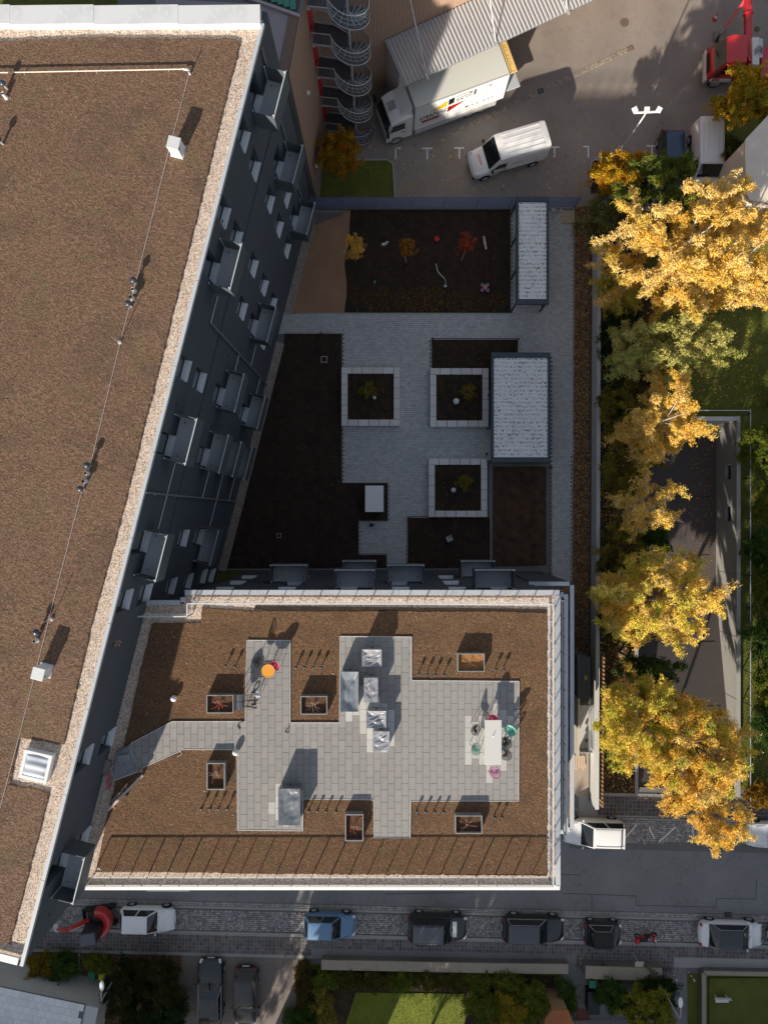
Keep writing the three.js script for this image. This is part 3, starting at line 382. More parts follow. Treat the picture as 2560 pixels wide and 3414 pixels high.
{
  const y = 19.84; let p;
  const row = (f, a, where) => a.forEach(([x, z, k], i) => { p = f(x, z, y + 0.2); (k ? ventCowl : ventPipe)(p[0], p[1], y, (k ? 'dark mushroom cowl ' : 'short white open pipe ') + where[i]); });
  row(cD, [[831, 165, 1], [822, 216, 0], [810, 262, 0], [800, 308, 1]], ['at the upper end of the four-vent row nearest the roof middle', 'second from the top in the upper four-vent row', 'third from the top in the upper four-vent row', 'at the lower end of the upper four-vent row']);
  row(cD, [[548, 1294, 1], [532, 1343, 0], [520, 1391, 0], [508, 1438, 1]], ['at the upper end of the lower four-vent row', 'second from the top in the lower four-vent row', 'third from the top in the lower four-vent row', 'at the lower end of the lower four-vent row']);
  row(cG, [[238, 746, 1], [219, 806, 0]], ['standing above the lower white chimney hood', 'just above the lower white chimney hood']);
  row(cA, [[34, 530, 1], [28, 586, 0], [8, 872, 1]], ['under the long white pipe at the left picture edge', 'under the long white pipe at the left picture edge', 'cut by the left picture edge in the upper roof']);
  const hood = (x, z, label) => { const g = thing('chimney_hood', label, 'chimney', x, y, z, -0.25); g.userData.local = true; const b = new MB(); b.rbox(0, 0.36, 0, 0.5, 0.74, 0.5, 0.012).build('casing', M.white, g); b.rbox(0, 0.75, 0, 0.54, 0.05, 0.54, 0.012).build('cap', M.zincBright, g); b.rbox(0, 0.02, 0, 0.6, 0.05, 0.62, 0.01).build('base_flashing', M.zinc, g); b.box(0.24, 0.55, 0.1, 0.02, 0.12, 0.12).build('latch', M.pipe, g); };
  p = cA(1098, 930, 19.85); hood(p[0], p[1], 'white sheet metal chimney hood in the upper part of the planted roof'); p = cG(285, 985, 19.85); hood(p[0], p[1], 'white sheet metal chimney hood above the roof skylight');
  { // skylight
    const y2 = 20.1, q = [cG(160, 1477, y2), cG(322, 1512, y2), cJ(277, 178, y2), cJ(116, 146, y2)], c = [(q[0][0] + q[2][0]) / 2, (q[0][1] + q[2][1]) / 2];
    const g = thing('roof_skylight', 'white framed square skylight dome set in gravel on the planted roof', 'skylight', c[0], 19.75, c[1], -0.23); const F = TR(c[0], 19.75, c[1], -0.23), b = new MB(F), w = 1.12;
    b.rbox(0, 0.16, -w / 2, w + 0.16, 0.34, 0.16, 0.03).rbox(0, 0.16, w / 2, w + 0.16, 0.34, 0.16, 0.03).rbox(-w / 2, 0.16, 0, 0.16, 0.34, w - 0.1, 0.03).rbox(w / 2, 0.16, 0, 0.16, 0.34, w - 0.1, 0.03).build('frame', M.white, g);
    b.patch((u, v) => [(u - 0.5) * 0.99, 0.29 + 0.12 * (16 * u * (1 - u) * v * (1 - v)) ** 0.5 + 0.018 * Math.sin(v * 16 + Math.sin(u * 3) * 0.8), (v - 0.5) * 0.99], 18, 28).build('dome', new THREE.MeshPhysicalMaterial({ color: lin([0.6, 0.64, 0.7]), roughness: 0.15, clearcoat: 1, side: THREE.DoubleSide }), g, { smooth: 1.2 });
  }
  { // lightning conductor with two rods
    const pts = [cA(1160, 468, y + 0.06), cA(1030, 960, y + 0.06), cA(870, 1600, y + 0.06), cD(740, 540, y + 0.06), cD(560, 1280, y + 0.06), cD(500, 1470, y + 0.06), cG(330, 560, y + 0.06), cG(120, 1390, y + 0.06), cJ(0, 340, y + 0.06), cJ(-60, 560, y + 0.06)];
    const g = thing('lightning_conductor', 'thin metal lightning conductor wire running along the planted roof', 'wire', pts[4][0], y, pts[4][1]), b = new MB();
    for (let i = 0; i + 1 < pts.length; i++) b.bar([pts[i][0], y + 0.06, pts[i][1]], [pts[i + 1][0], y + 0.06, pts[i + 1][1]], 0.008, 5); b.build('wire', M.rail, g);
    for (const [f, x, z] of [[cD, 740, 538], [cG, 322, 672]]) { p = f(x, z, y); b.bar([p[0], y, p[1]], [p[0], y + 0.95, p[1]], 0.016, 6).build('rod', M.galv, g); b.cyl(p[0], y + 0.05, p[1], 0.09, 0.07, 0.1, 12).build('rod_foot', M.concreteLight, g); }
  }
  { const a = cA(-300, 452, 20.02), c = cA(1125, 424, 20.02), e = cA(1160, 432, 20.02), g = thing('roof_pipe', 'long white pipe carried above the upper planted roof', 'pipe', c[0], y, c[1]), b = new MB();
    b.bar([a[0], 20.02, a[1]], [c[0], 20.02, c[1]], 0.028, 8).build('pipe', mat([0.66, 0.58, 0.5], 0.6), g); b.bar([e[0] + 0.02, y, e[1] + 0.1], [e[0] + 0.02, 20.35, e[1] + 0.1], 0.02, 6).build('end_rod', M.galv, g); b.tube([[c[0], 20.02, c[1]], [e[0], 20.02, e[1]], [e[0] + 0.02, 19.98, e[1] + 0.06], [e[0] + 0.02, y, e[1] + 0.08]], 0.045, 8).build('elbow', M.white, g);
    for (let i = 0; i < 4; i++) { const x = a[0] + (c[0] - a[0]) * i / 3.2, z = a[1] + (c[1] - a[1]) * i / 3.2; b.bar([x, y, z], [x, 20.0, z], 0.02, 6); } b.build('bracket', M.galv, g); }
}

// ---- south block
const RY = 15.1;
const south = thing('south_block', 'lower dark apartment block with paved roof terrace and white railings', 'building', -2, 0, 11.7);
const terrace = [P(824.6, 2134, 15.2), P(968, 2135, 15.2), P(968, 2409, 15.2), P(1132, 2409, 15.2), P(1134, 2121, 15.2), P(1372, 2123, 15.2), P(1372, 2268, 15.2), P(1729, 2271, 15.2), P(1728, 2670, 15.2), P(1369, 2670, 15.2), P(1367, 2793, 15.2), P(1247, 2792, 15.2), P(1247, 2666, 15.2), P(1011, 2663, 15.2), P(1010, 2769, 15.2), P(793, 2767, 15.2), P(792, 2499, 15.2), P(613, 2498, 15.2), P(462, 2566, 15.2), P(385, 2596, 15.2), P(372, 2560, 15.2), P(440, 2476, 15.2), P(575, 2405, 15.2), P(818, 2405, 15.2)];
{
  const b = new MB(), wx = z => -10.92 - 0.2556 * z;
  b.prism([[wx(5.0) + 0.02, 5.0], [-10.1, 5.0], [-10.1, 4.69], [8.9, 4.69], [8.9, 19.15], [wx(19.15) + 0.02, 19.15]], 0, 15.0).build('core', M.render, south);
  const cols = [[-9.6, -8.6], [-6.04, -5.04], [-2.5, -1.52], [0.46, 1.45], [3.68, 4.68], [6.08, 7.08]], open = [], door = [];
  for (const [a, c] of cols) for (const y of [3.4, 7.1, 10.75]) { const isDoor = (y === 7.1 && (a === -6.04 || a === 0.46)) || (y !== 7.1 && (a === -2.5 || a === 6.08)); (isDoor ? door : open).push([a, c, isDoor ? y - 0.05 : y, isDoor ? 2.1 : 1.65]); }
  facade(south, NF, -10.1, 8.96, 0, 15.0, [...open, ...door], 0.3);
  for (const [a, c, y, h] of open) windowIn(south, NF, a, c, y, h, 0.3); for (const [a, c, y, h] of door) windowIn(south, NF, a, c, y, h, 0.3, true);
  for (const [y, s] of [[7.1, -5.83], [10.7, -1.64], [3.5, -1.63], [7.1, 1.34], [10.7, 6.2], [3.5, 6.2]]) balcony(south, NF, s, y, 2.2, 1.08);
  b.box(-0.6, 14.98, 4.2, 19.3, 0.12, 0.36).build('cornice', M.render, south);
  // roof
  b.prism([[wx(4.7), 4.7], [-10.2, 4.7], [-10.2, 4.2], [8.9, 4.2], [8.9, 19.1], [wx(19.1) + 0.02, 19.1]], 15.0, RY).build('gravel_bed', M.gravel, south);
  const y = RY + 0.08, sed = [cG(1240, 600, y), cH(0, 620, y), cI(0, 622, y), cI(300, 630, y), cI(300, 1659, y), cL(300, 750, y), cK(0, 738, y), cJ(640, 722, y), cJ(592, 700, y), cJ(668, 350, y), cG(800, 1290, y), cG(870, 960, y), cG(935, 700, y), cG(1235, 690, y)];
  b.prism(ragged(sed, 0.03, 0.14), RY - 0.01, y, 0.03).build('planted_mat', tmat(T.sedum, 0.95, 0.05, { color: lin([0.86, 0.78, 0.62]) }), south); tufts(south, sed, y, 7000, terrace);
  b.prism(ragged([cI(0, 606, y), cI(296, 612, y), cI(296, 640, y), cI(0, 632, y), cH(0, 612, y), cH(0, 590, y)], 0.0, 9), RY, y - 0.02).build('drain_matting', M.soil, south);
  const cope = (x0, z0, x1, z1, m = M.zinc, yy = 15.2) => { const L = Math.hypot(x1 - x0, z1 - z0), n = Math.max(1, Math.round(L / 2.6)); for (let i = 0; i < n; i++) { const t = (i + 0.5) / n; b.box(x0 + (x1 - x0) * t, yy, z0 + (z1 - z0) * t, Math.abs(x1 - x0) > 0.01 ? L / n - 0.01 : 0.24, 0.1, Math.abs(z1 - z0) > 0.01 ? L / n - 0.01 : 0.24).build('coping', m, south); } };
  cope(-10.15, 4.1, 8.95, 4.1); cope(-10.25, 4.35, -10.25, 4.62); cope(wx(4.72), 4.62, -10.4, 4.62); cope(8.87, 4.25, 8.87, 19.1); cope(wx(19.2) + 0.1, 19.17, 8.97, 19.17, M.white);
  // terraces stepping down to the east
  b.box(9.47, 6.25, 11, 1.1, 12.5, 13.1).build('middle_wing', M.render, south); b.box(9.4, 12.53, 11, 0.9, 0.06, 12.9).build('gravel_bed', M.gravel, south); cope(9.93, 4.5, 9.93, 17.5, M.zinc, 12.6); cope(9.0, 4.52, 9.8, 4.52, M.zinc, 12.6); cope(9.0, 17.48, 9.8, 17.48, M.zincBright, 12.6);
  b.box(10.2, 4.3, 11.75, 2.4, 8.6, 14.9).build('lower_wing', M.render, south); b.box(10.65, 8.63, 11.75, 1.25, 0.06, 14.6).build('gravel_bed', M.litter, south); cope(11.3, 4.4, 11.3, 19.1, M.zinc, 8.7); cope(8.7, 4.32, 11.15, 4.32, M.zinc, 8.7); cope(10.1, 19.1, 11.15, 19.1, M.zincBright, 8.7);
  // railings
  const railing = (pts, y0, h = 1.0, gap = 0.105) => {
    const g = sub('railing', south), tops = [];
    for (let i = 0; i + 1 < pts.length; i++) { const [x0, z0] = pts[i], [x1, z1] = pts[i + 1]; b.beam([x0, y0 + h, z0], [x1, y0 + h, z1], 0.06, 0.035); }
    b.build('top_rail', M.rail, g);
    for (let i = 0; i + 1 < pts.length; i++) { const [x0, z0] = pts[i], [x1, z1] = pts[i + 1]; b.beam([x0, y0 + 0.1, z0], [x1, y0 + 0.1, z1], 0.04, 0.03); } b.build('bottom_rail', M.rail, g);
    for (let i = 0; i + 1 < pts.length; i++) { const [x0, z0] = pts[i], [x1, z1] = pts[i + 1], L = Math.hypot(x1 - x0, z1 - z0), n = Math.max(1, Math.round(L / 0.93)); for (let j = 0; j <= n; j++) { const t = j / n; b.box(x0 + (x1 - x0) * t, y0 + h / 2, z0 + (z1 - z0) * t, 0.045, h - 0.03, 0.045); } } kind(b.build('posts', M.rail, g), 'stuff');
    for (let i = 0; i + 1 < pts.length; i++) { const [x0, z0] = pts[i], [x1, z1] = pts[i + 1], L = Math.hypot(x1 - x0, z1 - z0), n = Math.max(1, Math.round(L / gap)); for (let j = 1; j < n; j++) { const t = j / n, x = x0 + (x1 - x0) * t, z = z0 + (z1 - z0) * t; b.bar([x, y0 + 0.1, z], [x, y0 + h, z], 0.009, 4); } } kind(b.build('bars', M.rail, g), 'stuff');
  };
  railing([P(475, 2046, RY), P(643, 2046, RY), P(643, 2004, RY), [8.42, 4.6], [8.42, 18.66], P(312, 2922, RY)], RY + 0.02);
  railing([[9.05, 4.75], [9.72, 4.75], [9.72, 17.3]], 12.56, 0.95, 0.14);
}
{ // paving slabs of the terrace
  const top = RY + 0.13, edge = new MB(); edge.prism(terrace, RY, top - 0.045).build('terrace_bed', mat([0.13, 0.125, 0.12], 0.9), south);
  for (let i = 0; i < terrace.length; i++) { const [a, c] = terrace[i], [d, e] = terrace[(i + 1) % terrace.length]; edge.beam([a, top - 0.03, c], [d, top - 0.03, e], 0.022, 0.08); } edge.build('terrace_edge', M.rail, south);
  const clip = (poly, x0, z0, x1, z1) => { const cut = (pts, f, g) => { const o = []; for (let i = 0; i < pts.length; i++) { const p = pts[i], q = pts[(i + 1) % pts.length], a = f(p), c = f(q); if (a >= 0) o.push(p); if ((a >= 0) !== (c >= 0)) { const t = a / (a - c); o.push([p[0] + (q[0] - p[0]) * t, p[1] + (q[1] - p[1]) * t]); } } return o; }; let r = poly; for (const f of [p => p[0] - x0, p => x1 - p[0], p => p[1] - z0, p => z1 - p[1]]) { r = cut(r, f); if (r.length < 3) return r; } return r; };
  const area = p => Math.abs(p.reduce((s, [x, z], i) => { const [a, c] = p[(i + 1) % p.length]; return s + x * c - a * z; }, 0) / 2);
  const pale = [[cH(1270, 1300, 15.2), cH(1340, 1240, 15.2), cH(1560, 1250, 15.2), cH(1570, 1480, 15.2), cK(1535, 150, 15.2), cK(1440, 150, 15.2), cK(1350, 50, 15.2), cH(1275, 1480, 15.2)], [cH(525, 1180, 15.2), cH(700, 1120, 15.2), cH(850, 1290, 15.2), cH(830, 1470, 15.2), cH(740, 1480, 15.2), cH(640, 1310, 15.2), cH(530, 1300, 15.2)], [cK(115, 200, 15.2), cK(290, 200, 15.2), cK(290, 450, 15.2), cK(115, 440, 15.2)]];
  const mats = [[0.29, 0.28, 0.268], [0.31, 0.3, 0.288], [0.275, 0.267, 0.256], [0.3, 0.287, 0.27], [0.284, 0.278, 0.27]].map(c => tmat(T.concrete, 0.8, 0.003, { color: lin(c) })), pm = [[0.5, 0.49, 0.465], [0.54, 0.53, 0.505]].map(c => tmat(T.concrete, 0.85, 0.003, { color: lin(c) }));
  const W = 0.358, D = 0.63, full = [], rest = new MB(), gap = 0.007;
  const geos = [0, 1, 2, 3, 4, 5].map(i => { const g = new THREE.BoxGeometry(W - 2 * gap, 0.04, D - 2 * gap).toNonIndexed(); g.translate(i * 0.7, 0, i * 1.3); metreUV(g); g.translate(-i * 0.7, 0, -i * 1.3); return g; });
  const bd = bounds(terrace);
  const ox = terrace[0][0];
  for (let q = Math.floor((bd[0] - ox) / W); q <= (bd[2] - ox) / W; q++) for (let r = Math.floor(bd[1] / D) - 1; r <= bd[3] / D + 1; r++) {
    const x0 = ox + q * W, z0 = r * D + ((q % 2 + 2) % 2) * D / 2, p = clip(terrace, x0 + gap, z0 + gap, x0 + W - gap, z0 + D - gap); if (p.length < 3) continue; const a = area(p), A = (W - 2 * gap) * (D - 2 * gap);
    if (a < 0.004) continue;
    if (a > A * 0.995) full.push([x0 + W / 2, z0 + D / 2]); else rest.prism(p, top - 0.05, top - 0.006 + rnd(-0.002, 0.002));
  }
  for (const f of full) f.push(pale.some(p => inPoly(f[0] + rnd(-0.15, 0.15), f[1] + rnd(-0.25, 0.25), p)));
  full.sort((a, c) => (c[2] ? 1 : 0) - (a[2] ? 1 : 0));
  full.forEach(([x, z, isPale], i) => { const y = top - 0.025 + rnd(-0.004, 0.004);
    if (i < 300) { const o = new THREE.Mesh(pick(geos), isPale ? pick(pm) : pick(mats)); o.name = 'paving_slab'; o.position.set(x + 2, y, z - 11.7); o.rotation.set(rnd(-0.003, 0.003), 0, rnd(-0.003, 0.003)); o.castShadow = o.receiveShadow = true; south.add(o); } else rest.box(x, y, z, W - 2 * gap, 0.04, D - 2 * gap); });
  kind(rest.build('cut_paving_slabs', mats[1], south), 'stuff');
}

// ---------------------------------------------------------------- courtyard things
{ // blue bar-mat fence on the north side: each mat between two posts is a part
  const z = -21.95, g = thing('mesh_fence', 'tall dark blue bar mesh fence along the north side of the courtyard', 'fence', 5, 0, z), b = new MB(), blue = mat([0.035, 0.12, 0.3], 0.45), xs = [];
  for (let u = 1046; u < 1960; u += 108) xs.push((u - 1280) / PPM(0));
  xs.forEach(x => { b.box(x, 1.0, z, 0.07, 2.0, 0.06).build('post', blue, g); for (let i = 0; i < 8; i++) b.box(x, 0.2 + i * 0.24, z + 0.04, 0.09, 0.03, 0.03); b.build('clamp', M.galv, g); });
  for (let i = 0; i + 1 < xs.length; i++) { const a = xs[i] + 0.04, c = xs[i + 1] - 0.04; for (let y = 0.1; y < 2; y += 0.2) b.box((a + c) / 2, y, z, c - a, 0.022, 0.03); for (let x = a; x < c; x += 0.1) b.bar([x, 0.06, z], [x, 1.96, z], 0.006, 4); b.build('mesh_panel', blue, g); }
  b.box((xs[0] + xs[xs.length - 1]) / 2, 0.1, z + 0.06, xs[xs.length - 1] - xs[0], 0.22, 0.05).build('gravel_board', M.concreteDark, g);
}
{ // white wall on the east side, two lengths
  const g = thing('boundary_wall', 'long whitewashed boundary wall between courtyard path and trees', 'wall', 15.0, 0, -1), b = new MB();
  b.beam([15.12, 0.75, -19.2], [14.96, 0.75, 20.9], 0.2, 1.5).build('wall', M.wall, g); b.beam([15.12, 1.52, -19.2], [14.96, 1.52, 20.92], 0.26, 0.05).build('coping', M.wall, g); b.beam([15.0, 0.12, -19.2], [14.84, 0.12, 20.9], 0.03, 0.24).build('plinth', M.concreteDark, g);
}
// bicycle shelters with profiled sheet roofs
function shelter(u0, v0, u1, v1, label, ribs) {
  const y = 2.6, [x0, z0] = P(u0, v0, y), [x1, z1] = P(u1, v1, y), cx = (x0 + x1) / 2, cz = (z0 + z1) / 2, w = x1 - x0, d = z1 - z0, g = thing('bike_shelter', label, 'shelter', cx, 0, cz, 0, 'sheet roofed shelters in the courtyard'), b = new MB();
  const fm = mat([0.045, 0.07, 0.09], 0.5, { metalness: 0.2 });
  for (const [x, z, a, c] of [[cx, z0 + 0.17, w, 0.34], [cx, z1 - 0.17, w, 0.34], [x0 + 0.09, cz, 0.18, d - 0.69], [x1 - 0.09, cz, 0.18, d - 0.69]]) b.rbox(x, y - 0.12, z, a, 0.26, c, 0.02).build('fascia', fm, g);
  const pr = t => { const f = ((t % 1) + 1) % 1; return f < 0.5 ? 0 : f < 0.58 ? (f - 0.5) / 0.08 : f < 0.92 ? 1 : (1 - f) / 0.08; };
  const n = ribs, L = d - 0.7, st = [0, 0.5, 0.58, 0.92]; const zs = []; for (let i = 0; i < n; i++) for (const q of st) zs.push((i + q) / n); zs.push(1);
  for (let i = 0; i + 1 < zs.length; i++) { const a = zs[i], c = zs[i + 1], ya = y - 0.13 + 0.1 * pr(a * n), yc = y - 0.13 + 0.1 * pr(c * n - 1e-6); b.quad([x0 + 0.17, ya, z0 + 0.35 + a * L], [x0 + 0.17, yc, z0 + 0.35 + c * L], [x1 - 0.17, yc - 0.0, z0 + 0.35 + c * L], [x1 - 0.17, ya, z0 + 0.35 + a * L]); }
  b.build('roof_sheet', tmat(T.zinc, 0.45, 0.001, { color: lin([0.85, 0.87, 0.88]) }), g);
  for (const x of [x0 + 0.1, x1 - 0.1]) for (let i = 0; i < 4; i++) b.box(x, y / 2 - 0.1, z0 + 0.2 + (d - 0.4) * i / 3, 0.1, y - 0.3, 0.1).build('post', fm, g);
  b.box(x1 - 0.06, 1.2, cz, 0.03, 1.7, d - 0.6).build('side_screen', fm, g);
  for (let i = 0; i < Math.floor(d / 0.85); i++) b.torus(cx, 0.1, z0 + 0.7 + i * 0.85, 0.4, 0.02, 16, 0, Math.PI / 2, Math.PI); b.build('bike_stand', M.galv, g);
  const list = []; for (let i = 0; i < w * d * 65; i++) { const x = rnd(x0 + 0.05, x1 - 0.05), z = rnd(z0 + 0.05, z1 - 0.05), inner = x > x0 + 0.18 && x < x1 - 0.18 && z > z0 + 0.36 && z < z1 - 0.36; if (!inner && rnd() < 0.75) continue; const t = (z - z0 - 0.35) / L * n, yy = inner ? y - 0.128 + 0.1 * pr(t) : y + 0.012; const tf = t - Math.floor(t); if (inner && (tf > 0.47 || tf < 0.06) && rnd() < 0.93) continue; list.push({ m: TS(x - cx, yy + 0.004, z - cz, rnd(0, 6.3), rnd(0.7, 1.6), 1, rnd(0.6, 1.3)), c: shade(pick([[0.14, 0.07, 0.03], [0.1, 0.04, 0.02], [0.3, 0.2, 0.06], [0.06, 0.04, 0.03], [0.25, 0.05, 0.03]]), 0.3) }); }
  scatter('fallen_leaves', leafFlat, leafMat, list, null, null, g);
}
const leafFlat = new THREE.CircleGeometry(0.032, 5); leafFlat.rotateX(-Math.PI / 2);
const leafMat = mat([1, 1, 1], 0.9);
shelter(1720, 655, 1830, 1014, 'narrow shelter with white profiled sheet roof touching the blue fence', 24);
shelter(1637, 1175, 1834, 1542, 'wide shelter with white profiled sheet roof beside the raised planters', 25);

// square raised planters built of concrete blocks
function planter(u, v, label, n) {
  const h = 0.52, [x0, z0] = P(u, v, h), s = 4.22, t = 0.47, g = thing('raised_planter', label, 'planter', x0 + s / 2, 0, z0 + s / 2, 0, 'square concrete block planters'), b = new MB();
  const cm = [[0.7, 0.69, 0.67], [0.74, 0.73, 0.71], [0.66, 0.655, 0.64]].map(c => tmat(T.concrete, 0.85, 0.004, { color: lin(c) })), L = (s - t) / 5;
  for (let i = 0; i < 5; i++) for (const [x, z, w, d] of [[x0 + (i + 0.5) * L, z0 + t / 2, L, t], [x0 + s - t / 2, z0 + (i + 0.5) * L, t, L], [x0 + t + (i + 0.5) * L, z0 + s - t / 2, L, t], [x0 + t / 2, z0 + t + (i + 0.5) * L, t, L]]) b.rbox(x, h / 2 + rnd(-0.004, 0.004), z, w - 0.03, h, d - 0.02, 0.02).build('concrete_block', pick(cm), g);
  b.prism(rectPts(x0 + t, z0 + t, x0 + s - t, z0 + s - t), 0, 0.4).build('soil', M.soil, g);
  return [x0 + s / 2, z0 + s / 2];
}
const PL = [planter(1137.5, 1224, 'square concrete block planter on the left, against the dark bed'), planter(1433, 1227, 'square concrete block planter beside the top of the wide shelter'), planter(1428, 1528, 'square concrete block planter below the wide shelter, by the brown deck')];
function globe(u, v, y, r, label) { const [x, z] = P(u, v, y + r), g = thing('globe_lamp', label, 'lamp', x, y, z, 0, 'white globe lamps'); g.userData.local = true; const b = new MB(); b.sph(0, r + 0.03, 0, r, 24).build('globe', mat([0.75, 0.75, 0.77], 0.35), g, { smooth: 1 }); b.cyl(0, 0.03, 0, r * 0.45, r * 0.4, 0.06, 14).build('foot', M.galv, g); }
globe(1247.6, 1326, 0.4, 0.13, 'small white globe lamp in the left block planter'); globe(1520, 1338, 0.4, 0.23, 'largest white globe lamp, in the planter beside the wide shelter'); globe(1511, 1634, 0.4, 0.18, 'white globe lamp in the block planter below the wide shelter');
globe(580.5, 2328, RY + 0.08, 0.165, 'white globe lamp lying on the shaded planted roof'); globe(786.6, 2508, RY + 0.12, 0.165, 'white globe lamp at the corner of the roof paving');

{ // white cabinet in the dark bed
  const y = 1.1, [x0, z0] = P(1217, 1619, y), [x1, z1] = P(1278.6, 1707, y), g = thing('white_cabinet', 'white rectangular utility cabinet standing in the dark courtyard bed', 'cabinet', (x0 + x1) / 2, 0, (z0 + z1) / 2), b = new MB(), cx = (x0 + x1) / 2, cz = (z0 + z1) / 2;
  b.rbox(cx, 0.52, cz, x1 - x0 - 0.06, 1.04, z1 - z0 - 0.06, 0.02).build('casing', M.white, g); b.rbox(cx, y - 0.03, cz, x1 - x0, 0.06, z1 - z0, 0.02).build('lid', mat([0.86, 0.86, 0.87], 0.45), g); for (const [i, j] of [[0, 0], [0, 1], [1, 0], [1, 1]]) b.cyl(x0 + 0.06 + i * (x1 - x0 - 0.12), y + 0.004, z0 + 0.06 + j * (z1 - z0 - 0.12), 0.015, 0.015, 0.01, 8); b.build('screw', M.pipe, g); b.box(x1 - 0.028, 0.55, cz, 0.012, 0.8, (z1 - z0) * 0.45).build('door', M.zincBright, g);
}
// bollard path lights in the courtyard
const yardLight = (p, label) => { const g = thing('path_light', label, 'path light', p[0], 0.05, p[1], 0, 'bollard path lights in the courtyard'); g.userData.local = true; const b = new MB(); b.cyl(0, 0.35, 0, 0.05, 0.05, 0.7, 12).build('post', M.frame, g); b.rbox(0, 0.74, 0, 0.15, 0.1, 0.15, 0.02).build('head', M.frame, g); b.box(0, 0.72, 0.077, 0.1, 0.05, 0.01).build('lens', M.rail, g); };
yardLight(cE(408, 487, 0.4), 'dark bollard light at the top edge of the big dark bed'); yardLight(cE(1090, 522, 0.4), 'dark bollard light at the left corner of the small bed by the wide shelter'); yardLight(cE(1610, 525, 0.4), 'dark bollard light at the right corner of the small bed by the wide shelter'); yardLight(cE(516, 1390, 0.4), 'dark bollard light left of the white cabinet'); yardLight(cE(948, 1615, 0.4), 'dark bollard light below the white cabinet, at the lower bed corner'); yardLight(cE(1420, 1225, 0.4), 'dark bollard light under the lower left corner of the wide shelter'); yardLight(cF(320, 1308, 0.4), 'dark bollard light at the upper right corner of the brown deck'); yardLight(cI(322, 402, 0.4), 'dark bollard light at the lower right corner of the brown deck');
